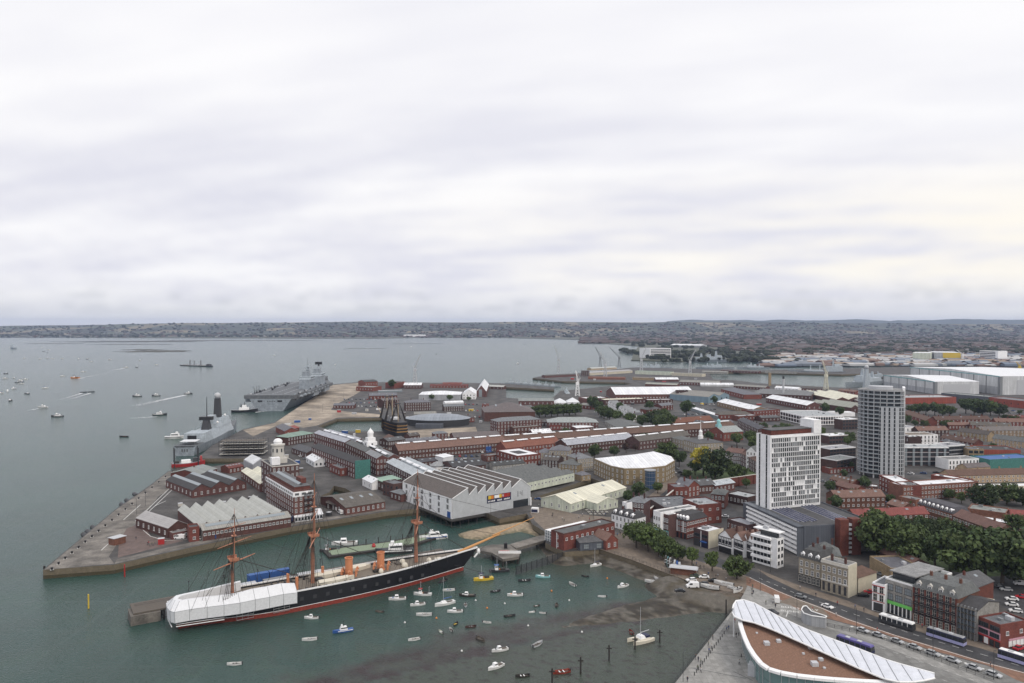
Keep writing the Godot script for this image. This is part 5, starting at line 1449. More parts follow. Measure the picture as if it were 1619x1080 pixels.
func make_foreshore()->void:
	var spit:=poly([[1178,941],[1120,947],[1050,960],[985,972],[925,984],[850,1001],[760,1020],[680,1038],[600,1060],[520,1092]],0.0)
	var wall:=poly([[868,846],[893,874],[948,869],[1000,886],[1052,906],[1120,931],[1176,939]],LAND)
	var hard:=poly([[1062,914],[1085,928],[1120,936],[1160,939]],LAND)
	var beach:=poly([[752,846],[790,838],[830,832],[862,842]],0.0)
	var n1:=noise(51,0.09,4)
	var n2:=noise(52,0.35,3)
	var n3:=noise(53,0.03,4)
	var n4:=noise(54,0.7,2)
	var big:=noise(31,0.004,4)
	var height:=func(p: Vector2)->float:
		var s:=seg_dist(p,spit)
		var d: float=s[0]
		var t: float=s[1]
		var w:=lerpf(13.0,7.0,t)
		var crest:=lerpf(1.35,-0.7,smoothstep(0.12,0.72,t))
		var hs:=crest-1.6*pow(d/w,1.6)
		var b: float=seg_dist(p,wall)[0]
		var hb:=1.9-b/3.6
		var hh: float=3.98-maxf(0.0,seg_dist(p,hard)[0]-3.0)/2.0
		var sd: float=seg_dist(p,beach)[0]
		var hsand:=2.3-sd/3.8
		return maxf(maxf(hs,hb),maxf(hh,hsand))+n1.get_noise_2d(p.x,p.y)*0.2+n2.get_noise_2d(p.x,p.y)*0.08
	var g:=Geo.new()
	var c:=1.3
	var x0:=-70.0
	var x1:=118.0
	var z0:=-430.0
	var z1:=-240.0
	var nx:=int((x1-x0)/c)
	var nz:=int((z1-z0)/c)
	var hts:=PackedFloat32Array()
	hts.resize((nx+1)*(nz+1))
	for j in nz+1:
		for i in nx+1: hts[j*(nx+1)+i]=height.call(Vector2(x0+i*c,z0+j*c))
	var col:=func(p: Vector3)->Color:
		var q:=Vector2(p.x,p.z)
		var f:=n2.get_noise_2d(q.x,q.y)
		var m:=n1.get_noise_2d(q.x+90,q.y)
		var shingle:=Color(0.155,0.138,0.112)
		var weed:=Color(0.032,0.024,0.012)
		var ochre:=Color(0.085,0.065,0.035)
		var red:=Color(0.15,0.075,0.045)
		var k:=shingle.lerp(ochre,clampf(m*2.0+0.35,0,1))
		var band_:=clampf((0.75-absf(p.y-0.7))*1.3+f*1.3+m*1.6,0,1)
		k=k.lerp(weed,band_)
		var east: float=clampf(1.0-q.distance_to(spit[0])/17.0+f*0.5,0,1)
		k=k.lerp(red,east)
		if seg_dist(q,beach)[0]<14.0:
			k=Color(0.42,0.33,0.22).lerp(Color(0.16,0.14,0.07),clampf((0.9-p.y)*1.1+f*0.9,0,1))
		return k*(1.0+0.35*n4.get_noise_2d(q.x,q.y))
	for j in nz:
		for i in nx:
			var h:=[hts[j*(nx+1)+i],hts[j*(nx+1)+i+1],hts[(j+1)*(nx+1)+i+1],hts[(j+1)*(nx+1)+i]]
			if maxf(maxf(h[0],h[1]),maxf(h[2],h[3]))<0.0: continue
			var pts:=[Vector3(x0+i*c,h[0],z0+j*c),Vector3(x0+(i+1)*c,h[1],z0+j*c),Vector3(x0+(i+1)*c,h[2],z0+(j+1)*c),Vector3(x0+i*c,h[3],z0+(j+1)*c)]
			var cs:=[]
			for p in pts: cs.append(col.call(p))
			for t in [[0,3,2],[0,2,1]]:
				var m: Vector3=(pts[t[1]]-pts[t[0]]).cross(pts[t[2]]-pts[t[0]]).normalized()
				for k in [t[0],t[2],t[1]]:
					g.v.append(pts[k]); g.n.append(m); g.c.append(cs[k])
	structure("foreshore",g.mesh(M("foreshore"),true))
	g=Geo.new()
	c=1.25
	x0=-110.0; x1=130.0; z0=-392.0; z1=-212.0
	nx=int((x1-x0)/c)
	nz=int((z1-z0)/c)
	var cols:=PackedColorArray()
	cols.resize((nx+1)*(nz+1))
	for j in nz+1:
		for i in nx+1:
			var p:=Vector2(x0+i*c,z0+j*c)
			var base:=water_colour(p.x,p.y,big,n1)
			var s:=seg_dist(p,spit)
			var d: float=s[0]
			var a:=spit[0]
			var b:=spit[spit.size()-1]
			var side:=(b-a).cross(p-a)
			var pool:=smoothstep(-2.0,9.0,d) if side<0 else 0.0
			var mud:=Color(0.05,0.06,0.05)
			var f:=n1.get_noise_2d(p.x,p.y)
			var shoal:=clampf(1.25-d/15.0+n3.get_noise_2d(p.x,p.y)*0.9,0,1)
			var beach_d: float=seg_dist(p,wall)[0]
			shoal=maxf(shoal,clampf(1.5-beach_d/17.0+n3.get_noise_2d(p.x,p.y)*0.8,0,1))
			var k:=base.lerp(mud,clampf(maxf(shoal,pool*0.95),0,1))
			var weed:=clampf(f*2.2+n2.get_noise_2d(p.x,p.y)*1.0-0.1-absf(d-6.0)/26.0,0,1)*shoal
			var ribbon:=clampf(1.0-absf(d-5.5-n3.get_noise_2d(p.x,p.y)*4.0)/6.5,0,1) if side>0 else 0.0
			weed=maxf(weed,ribbon*(0.85+f))
			var specks:=clampf((n2.get_noise_2d(p.x*0.6+300,p.y*1.1)-0.28)*6.0,0,1)*pool
			weed=maxf(weed,specks*0.75)
			k=k.lerp(Color(0.03,0.022,0.023),clampf(weed,0,0.9))
			var edge:=minf(minf((i*c)/25.0,(nx-i)*c/10.0),j*c/20.0)
			if edge<1.0: k=base.lerp(k,clampf(edge,0,1))
			cols[j*(nx+1)+i]=k
	for j in nz:
		for i in nx:
			var q:=[j*(nx+1)+i,j*(nx+1)+i+1,(j+1)*(nx+1)+i+1,(j+1)*(nx+1)+i]
			var pts:=[Vector3(x0+i*c,0.03,z0+j*c),Vector3(x0+(i+1)*c,0.03,z0+j*c),Vector3(x0+(i+1)*c,0.03,z0+(j+1)*c),Vector3(x0+i*c,0.03,z0+(j+1)*c)]
			for t in [0,1,2,0,2,3]:
				g.v.append(pts[t]); g.n.append(Vector3.UP); g.c.append(cols[q[t]])
	structure("shallow_water",g.mesh(M("water"),true))
# ---------- trees ----------
var tree_kinds:=[]
var NTH:=["first","second","third","fourth","fifth","sixth","seventh","eighth","ninth","tenth","eleventh","twelfth","thirteenth","fourteenth","fifteenth","sixteenth"]
func ordinal(i: int)->String:
	if i<16: return NTH[i]
	if i<19: return ["seventeenth","eighteenth","nineteenth"][i-16]
	var k:=i+1
	var t: String=["twent","thirt","fort","fift"][k/10-2]
	return t+"ieth" if k % 10==0 else t+"y-"+NTH[k % 10-1]
func make_tree_kind(seed_: int,tall: float,wide: float,hue: Color,low:=0.28)->Array:
	var r:=RandomNumberGenerator.new()
	r.seed=seed_
	var t:=Geo.new()
	t.tube(Vector3.ZERO,Vector3(r.randf_range(-0.2,0.2),tall*0.45,r.randf_range(-0.2,0.2)),tall*0.035,tall*0.02,7,false)
	var g:=Geo.new()
	var clumps:=[]
	for i in 70:
		var f:=r.randf()*TAU
		var y:=r.randf_range(-1.0,1.0)
		var q:=sqrt(maxf(0.0,1.0-y*y))*(0.75+0.25*r.randf())
		var rad:=r.randf_range(0.55,1.0)
		var lump:=1.0+0.22*sin(f*3.0+seed_)+0.14*sin(f*5.0+y*4.0+seed_*2)
		var p:=Vector3(cos(f)*q*wide/2*rad*lump,tall*(low+(1.0-low)*0.5)+y*tall*(1.0-low)*0.46*rad,sin(f)*q*wide/2*rad*lump)
		clumps.append(p)
	for i in range(0,70,9):
		t.tube(Vector3(0,tall*r.randf_range(0.2,0.4),0),clumps[i]*Vector3(0.85,0.95,0.85),tall*0.014,tall*0.004,5,false)
	for p in clumps:
		var cr:=r.randf_range(0.08,0.14)*wide+0.25
		var tint:=r.randf_range(0.7,1.25)
		for k in 34:
			var d:=Vector3(r.randfn(),r.randfn()*0.8+0.25,r.randfn()).normalized()
			var o: Vector3=p+d*cr*pow(r.randf(),0.4)
			var u:=d.cross(Vector3(r.randfn(),r.randfn(),r.randfn())).normalized()
			var w:=d.cross(u)
			var tilt_:=(d+Vector3(r.randfn(),r.randfn(),r.randfn())*0.45).normalized()
			u=tilt_.cross(w).normalized(); w=tilt_.cross(u)
			var s:=r.randf_range(0.28,0.62)*(0.7+wide*0.035)
			g.col=(hue*(tint*r.randf_range(0.95,1.9))).lerp(Color(0.09,0.1,0.025),0.25*r.randf())
			if u.cross(w).dot(d)>0: w=-w
			g.tri(o-u*s,o+w*s*0.7,o+u*s)
			g.tri(o-u*s,o+u*s,o-w*s*0.7)
	return [t.mesh(M("bark")),g.mesh(M("leaf"),true),tall]
func tree(label: String,px: float,py: float,top: float,kind:=-1,group:="")->void:
	var p:=P(px,py)
	if kind<0: kind=rng.randi() % 4
	var k: Array=tree_kinds[kind]
	var h:=top_of(p,top)
	var s: float=h/k[2]
	var o:=thing("tree",label,"tree",p,rng.randf()*TAU,group)
	o.scale=Vector3(s*rng.randf_range(0.95,1.15),s,s*rng.randf_range(0.95,1.15))
	part(o,"trunk",k[0])
	part(o,"crown",k[1])
func make_trees()->void:
	tree_kinds=[make_tree_kind(1,12,11.5,C(0.045,0.07,0.02)),make_tree_kind(2,12,10,C(0.03,0.05,0.018)),make_tree_kind(3,12,13,C(0.038,0.058,0.018),0.16),make_tree_kind(4,12,9.5,C(0.055,0.082,0.022)),
		make_tree_kind(5,12,11,C(0.26,0.22,0.03)),make_tree_kind(6,12,9,C(0.045,0.022,0.022)),make_tree_kind(7,12,14,C(0.02,0.034,0.014),0.1)]
	var one:=[
		["green tree at the back of the waterfront clump by the shopfront",1014,858,824,2],["green tree at the back of the waterfront clump by the red flats",1034,868,832,0],["low green tree between the waterfront clump and small bright tree",1072,886,860,2],["dark tree behind the waterfront clump end",1050,876,842,1],
		["leafy green tree at the gate end of the waterfront clump",1006,866,826,0],["tall spreading green tree second in the waterfront clump",1024,872,834,3],["green tree in the middle of the waterfront clump",1041,880,845,0],["rounded green tree at the street end of the waterfront clump",1057,886,851,2],
		["small bright green tree before the cream ended shops",1094,893,866,3],["round bright green tree before the half-timbered inns",1126,903,872,3],["dark round tree with red planter before the white flats",1165,916,879,2],
		["large dark tree beside the cream roofed market building",1010,793,762,1],["small dark tree against the market annexe wall",993,797,775,1],
		["golden yellow leaved tree in the walled garden",1112,752,707,4],["great dark tree standing beside the golden tree",1131,757,708,6],["round green tree between dark brick crescent and garden wall",1165,762,733,2],["green tree at the left edge of the walled garden",1099,752,728,1],
		["big green tree behind the white roofed lodge",1054,730,697,2],["dark green tree at the corner of the lodge road",1074,738,712,1],["dark round tree before the ropery beside stone houses",940,728,702,1],["second dark tree before the ropery",971,724,705,1],
		["purple leaved tree before the ropery store",990,716,700,5],["small purple tree nearest the academy",1004,714,702,5],["large tree at the corner of the staff car park",1085,659,633,1],["dark tree behind the brick house in the dockyard",1027,654,634,1],
		["dark tree beside the red tower shed near the jetty",619,615,600,1],["small tree at the left of the white hall front",683,633,623,0],["small tree in front of the middle of the white hall",711,634,624,0],["small tree before the white gabled shed",741,634,627,0],
		["dark tree above the framed office roof",1305,656,637,1],["dark tree behind the framed office beside white shed",1328,660,643,1],["tree at the chapel end wall",1185,700,680,0],["green tree between chapel and brick crescent",1165,705,684,0],["light green tree beside the white tower block top",1190,712,690,3],
		["green tree behind the Georgian terrace",1207,690,668,1],["bushy tree below the framed office",1240,690,668,2],["tree beside the chapel wall near the academy",1122,702,682,1],["dark tree at the foot of the round tower",1367,778,753,1],["tree against the white tower block foot",1322,808,783,1],
		["tree at the corner of brown tiled flats",1408,800,782,1],["large dark tree before the row of garages",1556,805,764,6],["large tree beside the garages at the picture edge",1592,798,762,2],["dark tree at the town edge by the tile roofed house",1617,800,770,6],
		["tree beside the brown tiled terrace end",1606,842,812,2],["bush against the end wall of the red roofed terrace",1385,838,803,0]]
	for e in one: tree(e[0],e[1],e[2],e[3],e[4])
	for i in 7: tree("round tree in the clipped avenue row by the patrol basin, %s from the left" % NTH[i],853+i*9.5,660-i*0.6,639-i*0.4,2,"avenue trees by the patrol basin")
	var groups:=[["green tree along the dockyard avenue beside the white terrace","avenue trees by the white terrace",[[936,648,626],[946,656,634],[955,662,640],[964,667,645],[975,668,648]]],
		["dark tree in the clump around the white villa","trees around the white villa",[[995,672,652],[1015,678,656],[1032,673,648],[1043,679,655],[1056,676,652],[1047,668,646]]],
		["large leafy park tree behind the street row","big park trees",[[1388,880,812],[1408,872,822],[1432,893,828],[1452,885,830],[1478,902,845],[1502,905,836],[1530,915,838],[1558,918,838],[1585,922,836],[1612,925,842],[1420,850,815],[1640,930,845],[1545,890,842],[1600,895,840]]],
		["dark shrubby tree along the far side of the park lawn","trees on the far side of the park",[[1400,845,818],[1440,850,822],[1458,846,816],[1478,852,822],[1495,850,818],[1512,850,824],[1575,860,835],[1620,862,838],[1545,852,830]]],
		["dark tree in the belt below the orange works","tree belt below the orange works",[[1440,652,640],[1452,654,637],[1464,656,637],[1478,657,636],[1490,658,638],[1502,657,641]]],
		["large tree in the clump before the giant sheds","trees before the giant sheds",[[1527,654,630],[1540,658,630],[1553,657,631],[1566,658,632],[1580,657,637],[1592,669,655],[1604,670,656]]],
		["bushy tree among the terraces near the round tower","trees among the terraces",[[1433,673,656],[1447,676,664],[1462,676,664],[1492,679,665],[1500,677,664],[1612,655,648]]],
		["tree among the apartments beside the round tower","trees among the apartments",[[1340,705,690],[1318,745,728],[1345,700,682],[1335,757,742],[1312,780,760]]]]
	for q in groups:
		var list: Array=q[2]
		list.sort_custom(func(x,y): return x[0]<y[0])
		for i in list.size():
			var e: Array=list[i]
			tree("%s, %s from the left" % [q[0],NTH[i]],e[0],e[1],e[2],[0,1,2,6,1,2][rng.randi() % 6],q[1])
# ---------- ships and boats ----------
func aim(a: Vector3,b: Vector3)->float:
	var d:=b-a
	return atan2(-d.x,-d.z)
func tubes(list: Array,m: String,k:=5)->ArrayMesh:
	var g:=Geo.new()
	for e in list: g.tube(e[0],e[1],e[2],e[3] if e.size()>3 else -1.0,k)
	return g.mesh(M(m))
func one_box(lo: Vector3,hi: Vector3,m: String)->ArrayMesh:
	var g:=Geo.new()
	g.box(lo,hi)
	return g.mesh(M(m))
func frustum(z0: float,z1: float,w0: float,w1: float,y0: float,y1: float,in_z:=0.0,m:="navy_pale")->ArrayMesh:
	var g:=Geo.new()
	var a:=[Vector3(-w0,y0,z0),Vector3(w0,y0,z0),Vector3(w0,y0,z1),Vector3(-w0,y0,z1)]
	var b:=[Vector3(-w1,y1,z0-in_z),Vector3(w1,y1,z0-in_z),Vector3(w1,y1,z1+in_z),Vector3(-w1,y1,z1+in_z)]
	for i in 4: g.quad(a[i],a[(i+1) % 4],b[(i+1) % 4],b[i])
	g.quad(b[0],b[1],b[2],b[3])
	return g.mesh(M(m))
func hull_stations(L: float,bm: float,y0: float,y1: float,sheer: float,rake:=0.06,stern:=0.75,n:=16)->Array:
	var st:=[]
	for i in n+1:
		var t:=i/float(n)
		var w:=bm*(1.0-pow(maxf(0.0,(t-0.55)/0.45),2.2))*lerpf(stern,1.0,smoothstep(0.0,0.35,t))
		var ww:=bm*(1.0-pow(maxf(0.0,(t-0.45)/0.55),1.8))*lerpf(stern*0.85,1.0,smoothstep(0.0,0.4,t))
		var zz:=-L*t-L*rake*pow(t,6.0)
		st.append([zz,maxf(w,0.03*bm),maxf(ww*0.92,0.015*bm),y0,y1+sheer*pow(absf(t-0.35)/0.65,2.0)])
	return st
func make_ironclad()->void:
	var s:=P(284,991,0)
	var b:=P(727,903,0)
	var L:=s.distance_to(b)
	var o:=thing("sailing_warship","long black hulled masted warship with red waterline and buff funnels","ship",Vector3(s.x,0,s.z),aim(s,b))
	var bot:=[]
	var top:=[]
	var rail:=[]
	var deck:=[]
	var n:=28
	for i in n+1:
		var t:=i/float(n)
		var w:=8.7*(1.0-pow(maxf(0.0,(t-0.6)/0.4),2.0))*lerpf(0.55,1.0,smoothstep(0.0,0.22,t))
		var ww:=8.5*(1.0-pow(maxf(0.0,(t-0.5)/0.5),1.7))*lerpf(0.18,1.0,smoothstep(0.0,0.3,t))
		var z:=-L*t
		var over:=9.0*pow(t,9.0)
		var back:=3.5*pow(1.0-t,10.0)
		var sh:=1.6*pow(t,3.0)+0.6*pow(1-t,3.0)
		w=maxf(w,0.25); ww=maxf(ww,0.12)
		var w1:=lerpf(ww,w,0.25)
		bot.append([z+back*0.2-over*0.2,w1+0.03,ww,-1.0,1.75])
		top.append([z+back-over,w,w1,1.75,7.4+sh])
		rail.append([z+back-over,w+0.1,w+0.1,7.4+sh,7.95+sh])
		deck.append([z+back*0.9-over*0.9,w-0.3,w-0.3,6.6+sh,6.8+sh])
	var g:=Geo.new()
	g.loft(bot,false)
	part(o,"red_bottom",g.mesh(M("red_bottom")))
	g=Geo.new()
	for i in n:
		for sd in [-1.0,1.0]:
			var A0:=Vector3(sd*top[i][2],1.75,bot[i][0])
			var A1:=Vector3(sd*top[i][1],top[i][4],top[i][0])
			var B0:=Vector3(sd*top[i+1][2],1.75,bot[i+1][0])
			var B1:=Vector3(sd*top[i+1][1],top[i+1][4],top[i+1][0])
			if sd>0: g.quad(A0,B0,B1,A1)
			else: g.quad(B0,A0,A1,B1)
	g.quad(Vector3(-top[0][2],1.75,bot[0][0]),Vector3(top[0][2],1.75,bot[0][0]),Vector3(top[0][1],top[0][4],top[0][0]),Vector3(-top[0][1],top[0][4],top[0][0]))
	part(o,"hull",g.mesh(M("hull_black")))
	g=Geo.new()
	for i in n:
		for sd in [-1.0,1.0]:
			var a:=Vector3(sd*rail[i][1],rail[i][3],rail[i][0])
			var c:=Vector3(sd*rail[i+1][1],rail[i+1][3],rail[i+1][0])
			var up:=Vector3(0,0.55,0)
			var inn:=Vector3(-sd*0.35,0,0)
			g.quad(a,c,c+up,a+up); g.quad(a+up,c+up,c+up+inn,a+up+inn); g.quad(a+inn,a+up+inn,c+up+inn,c+inn)
	part(o,"white_rail",g.mesh(M("white")))
	g=Geo.new()
	for i in n:
		for sd in [-1.0,1.0]:
			var a:=Vector3(sd*(bot[i][1]+0.05),1.75,bot[i][0])
			var c:=Vector3(sd*(bot[i+1][1]+0.05),1.75,bot[i+1][0])
			g.quad(a-Vector3(0,0.1,0),c-Vector3(0,0.1,0),c+Vector3(0,0.1,0),a+Vector3(0,0.1,0))
	part(o,"waterline_stripe",g.mesh(M("white")))
	g=Geo.new()
	g.loft(deck,true)
	part(o,"deck",g.mesh(mat("ship_deck",C(0.17,0.145,0.115),"sheet",0.3)))
	for k in 17:
		if k<2: continue
		for sd in [-1.0,1.0]:
			var z:=-L*(0.1+0.75*k/17.0)
			part(o,"gun_port",one_box(Vector3(-0.06,-0.7,-0.7),Vector3(0.06,0.7,0.7),"dark"),Vector3(sd*8.62,4.6,z))
	var mi:=0
	for e in [[0.16,34.0,0.6],[0.425,44.0,0.82],[0.815,41.0,0.78]]:
		var z: float=-L*e[0]
		var H: float=e[1]
		var r: float=e[2]
		var hm:=H*0.44
		g=Geo.new()
		g.tube(Vector3(0,6.5,0),Vector3(0,6.8+hm,0),r,r*0.85,10)
		g.tube(Vector3(0,6.0+hm*0.95,-0.7),Vector3(0,6.8+H*0.74,-0.7),r*0.62,r*0.4,8)
		g.tube(Vector3(0,6.8+H*0.7,-0.9),Vector3(0,6.8+H,-0.9),r*0.34,r*0.12,6)
		var mast:=part(o,"mast",g.mesh(M("mast_buff")),Vector3(0,0,z))
		g=Geo.new()
		g.box(Vector3(-2.2,6.4+hm,-2.0),Vector3(2.2,6.75+hm,1.2))
		part(mast,"fighting_top",g.mesh(M("mast_buff")))
		part(mast,"crosstree",one_box(Vector3(-1.0,6.6+H*0.7,-1.6),Vector3(1.0,6.75+H*0.7,0.2),"mast_buff"))
		for sd in [-2.2,2.2]: part(mast,"top_rail",one_box(Vector3(sd-0.1,6.75+hm,-2.1),Vector3(sd+0.1,7.6+hm,1.3),"mast_buff"))
		var yaw:=[0.95,0.45,0.5][mi] as float
		var dirv:=Vector3(cos(yaw),0,sin(yaw))
		for q in [[hm-1.2,14.5 if mi else 11.0,0.34],[H*0.62,9.0,0.24],[H*0.8,6.0,0.16]]:
			var c:=Vector3(0,6.8+q[0],-1.0)
			g=Geo.new()
			g.tube(c,c+dirv*q[1],q[2],q[2]*0.4,6); g.tube(c,c-dirv*q[1],q[2],q[2]*0.4,6)
			part(mast,"yard",g.mesh(M("mast_buff")))
		var ropes:=[]
		for sd in [-1.0,1.0]:
			for k in 7: ropes.append([Vector3(sd*8.2,7.6,2.5-k*0.9+3.0),Vector3(sd*1.6,6.6+hm,0.3),0.085])
			for k in 3: ropes.append([Vector3(sd*1.9,6.8+hm,1.0-k*0.6),Vector3(sd*0.5,6.8+H*0.72,-0.6),0.05])
			for k in 6:
				var f:=(k+1)/7.0
				ropes.append([Vector3(sd*lerpf(8.2,1.6,f),lerpf(7.6,6.6+hm,f),lerpf(5.5,0.3,f)),Vector3(sd*lerpf(8.2,1.6,f),lerpf(7.6,6.6+hm,f),lerpf(0.1,0.3,f)),0.05])
		for k in 7:
			var zz:=16.0-k*4.6
			for sd in [-1.0,1.0]: ropes.append([Vector3(sd*7.6,7.6,zz),Vector3(0,6.8+H*(0.72 if k % 2 else 0.94),-0.8),0.06])
		for k in 4:
			var f:=-1.0+k*0.66
			ropes.append([Vector3(f*12*cos(yaw),5.6+hm,f*12*sin(yaw)),Vector3(f*5,8.0,9.0+k),0.05])
		var fwd: float=[30.0,34.0,26.0][mi]
		ropes.append([Vector3(0,6.8+hm,-1),Vector3(0,8.5,-fwd),0.13])
		ropes.append([Vector3(0,6.8+H*0.72,-1),Vector3(0,[18.0,24.0,12.0][mi],-fwd),0.06])
		part(mast,"rigging",tubes(ropes,"rope",4))
		mi+=1
	for f in [0.555,0.675]:
		g=Geo.new()
		g.lathe(Vector3(0,6.8,-L*f),[U(1.9,0),U(1.9,0.8),U(1.55,0.9),U(1.55,7.4),U(1.75,7.5),U(1.75,7.9),U(1.4,7.9),U(1.4,5.0)],18)
		part(o,"funnel",g.mesh(M("buff")))
		for k in 6:
			var a:=TAU*k/6+0.4
			g=Geo.new()
			g.tube(Vector3.ZERO,Vector3(0,2.6,0),0.42,0.38,8)
			g.tube(Vector3(0,2.4,0),Vector3(0.3,3.0,-0.7),0.45,0.75,8)
			part(o,"ventilator",g.mesh(M("buff")),Vector3(cos(a)*2.9,6.9,-L*f+sin(a)*3.4))
	for q in [[0.36,4.0],[0.47,-3.5],[0.345,-2.0]]: part(o,"ventilator",tubes([[Vector3.ZERO,Vector3(0,5.0,0),0.6,0.6]],"buff",8),Vector3(q[1],6.8,-L*q[0]))
	for q in [[0.49,5.2,15.0],[0.49,-3.4,16.0],[0.6,-5.0,12.0]]:
		g=Geo.new()
		g.loft(hull_stations(q[2],1.5,0.0,1.5,0.3,0.02,0.4,8),true)
		g.slab(Vector3(-1.5,1.5,-0.5),Vector3(0,2.3,-0.5),Vector3(0,2.3,-q[2]*0.85),Vector3(-1.4,1.5,-q[2]*0.8),0.05)
		g.slab(Vector3(0,2.3,-0.5),Vector3(1.5,1.5,-0.5),Vector3(1.4,1.5,-q[2]*0.8),Vector3(0,2.3,-q[2]*0.85),0.05)
		part(o,"ship_boat",g.mesh(M("cream_cover")),Vector3(q[1],7.2,-L*q[0]+q[2]/2))
	for q in [[0.76,2.5,1.6],[0.77,-2.5,1.5],[0.86,2.0,1.4],[0.66,4.5,1.2]]:
		g=Geo.new()
		g.blob(Vector3(0,1.0,0),Vector3(q[2],1.5,q[2]*0.9),8)
		part(o,"covered_winch",g.mesh(M("cream_cover")),Vector3(q[1],6.9,-L*q[0]))
	for q in [[0.33,2.6,5.0,"timber"],[0.45,2.4,3.0,"dark"],[0.655,2.0,3.4,"timber_dark"],[0.75,3.0,2.0,"timber"],[0.9,1.6,3.0,"cream_cover"],[0.365,4.4,1.6,"timber_dark"],[0.52,4.8,2.0,"dark"],[0.27,3.0,3.0,"timber"]]:
		part(o,"deck_hatch",one_box(Vector3(-q[1]/2,0,-q[2]/2),Vector3(q[1]/2,1.4,q[2]/2),q[3]),Vector3(rng.randf_range(-3,3),6.8,-L*q[0]))
	for k in 26:
		for sd in [-1.0,1.0]: part(o,"deck_gun",tubes([[Vector3(0,0.5,0),Vector3(sd*1.8,0.9,0),0.32,0.22],[Vector3(0,0,0),Vector3(0,0.7,0),0.5,0.4]],"black",6),Vector3(sd*5.6,6.85,-L*(0.3+0.022*k)))
	g=Geo.new()
	g.tube(Vector3(0,8.6,-L+1),Vector3(0,13.6,-L-21),0.65,0.45,10)
	part(o,"bowsprit",g.mesh(mat("spar",C(0.5,0.26,0.1),"plain",0.2)))
	g=Geo.new()
	g.tube(Vector3(0,13.4,-L-17),Vector3(0,18.6,-L-40),0.35,0.14,8)
	part(o,"jib_boom",g.mesh(M("spar")))
	g=Geo.new()
	g.blob(Vector3(0,7.2,-L-9.6),Vector3(0.7,1.6,0.9),8); g.tube(Vector3(0,5.0,-L-7.4),Vector3(0,6.6,-L-9.2),0.35,0.5,6)
	part(o,"figurehead",g.mesh(M("white")))
	part(o,"bow_stay",tubes([[Vector3(0,13.4,-L-20),Vector3(0,3.0,-L-2),0.08],[Vector3(0,18.4,-L-39),Vector3(0,38,-L*0.815-1),0.06],[Vector3(0,13.4,-L-20),Vector3(0,26,-L*0.815),0.08],[Vector3(2,4,-L+4),Vector3(8,0,-L-8),0.09]],"rope",4))
	g=Geo.new()
	var ring:=[]
	var path:=[]
	for k in 8: path.append([1.0,lerpf(0.345,0.035,k/7.0)])
	for k in 5: path.append([cos(PI*k/4.0),0.0])
	for k in 4: path.append([-1.0,lerpf(0.035,0.2,k/3.0)])
	for e in path:
		var t: float=e[1]
		var w:=8.7*lerpf(0.55,1.0,smoothstep(0.0,0.22,t))
		var zz:=-L*t+2.5*pow(1.0-t,10.0)
		var bulge:=1.6
		var x:=absf(e[0])*(w+bulge)
		if t==0.0: zz+=1.6*sqrt(maxf(0.0,1.0-e[0]*e[0]))
		var k_: float=signf(e[0]) if e[0]!=0 else 0.0
		var wob:=0.08*sin(ring.size()*2.1)+(0.7 if t>0.2 and t<0.31 and e[0]>0 else 0.0)
		ring.append([Vector3(k_*x,3.9+wob*0.3,zz),Vector3(k_*(x+0.15),8.0+wob*0.5,zz+(0.2 if t==0.0 else 0.0)),Vector3(k_*maxf(x-3.0,0),10.6+wob,zz-(2.0 if t==0.0 else 0.0)),Vector3(k_*maxf(x-4.2,0),10.5+wob,zz-(3.2 if t==0.0 else 0.0)),Vector3(k_*maxf(x-4.2,0),7.2,zz-(3.2 if t==0.0 else 0.0))])
	for i in ring.size()-1:
		for k in 4: g.quad(ring[i][k],ring[i+1][k],ring[i+1][k+1],ring[i][k+1])
	for i in [0,ring.size()-1]:
		g.quad(ring[i][0],ring[i][1],ring[i][2],ring[i][3]); g.tri(ring[i][0],ring[i][3],ring[i][4])
	part(o,"white_shroud",g.mesh(M("white_sheet")))
	var seams:=[]
	for i in ring.size():
		for k in 2: seams.append([ring[i][k],ring[i][k+1],0.07])
		if i: seams.append([ring[i-1][1],ring[i][1],0.06]); seams.append([ring[i-1][0],ring[i][0],0.1])
	part(o,"shroud_lashing",tubes(seams,"grey",4))
	for t in [0.155,0.27]:
		var sc:=[]
		for y in [1.6,3.0,4.2]: sc.append([Vector3(9.4,y,-L*t),Vector3(9.4,y,-L*t-6),0.1])
		for k in 4: sc.append([Vector3(9.4,1.4,-L*t-k*2),Vector3(9.4,4.6,-L*t-k*2),0.08])
		part(o,"hung_scaffold",tubes(sc,"steel",4))
	part(o,"stern_gallery",tubes([[Vector3(5.2,3.0,2),Vector3(7.6,3.0,-14),0.14],[Vector3(5.2,2.2,2),Vector3(7.6,2.2,-14),0.2],[Vector3(-5,2.4,3.4),Vector3(5,2.4,3.4),0.2]],"white",5))
	var j:=thing("ship_jetty","timber jetty with lamp posts running along the far side of the masted warship","jetty",o.position,o.rotation.y)
	g=Geo.new()
	g.box(Vector3(-22.5,3.6,-L-2),Vector3(-10.8,4.2,14))
	part(j,"deck",g.mesh(M("timber")))
	for k in 16:
		for x in [-17.0,-11.4]: part(j,"pile",tubes([[Vector3(0,-2,0),Vector3(0,3.6,0),0.3]],"timber_dark",6),Vector3(x,0,12-k*(L+10)/15.0))
	for k in 9:
		part(j,"lamp_post",tubes([[Vector3(0,4.2,0),Vector3(0,10.5,0),0.1],[Vector3(0,10.5,0),Vector3(0,10.9,0),0.35,0.2]],"dark",6),Vector3(-17.0,0,-6-k*13.0))
	part(j,"railing",tubes([[Vector3(-17.4,5.3,13),Vector3(-17.4,5.3,-L),0.06],[Vector3(-17.4,4.8,13),Vector3(-17.4,4.8,-L),0.05]],"dark",4))
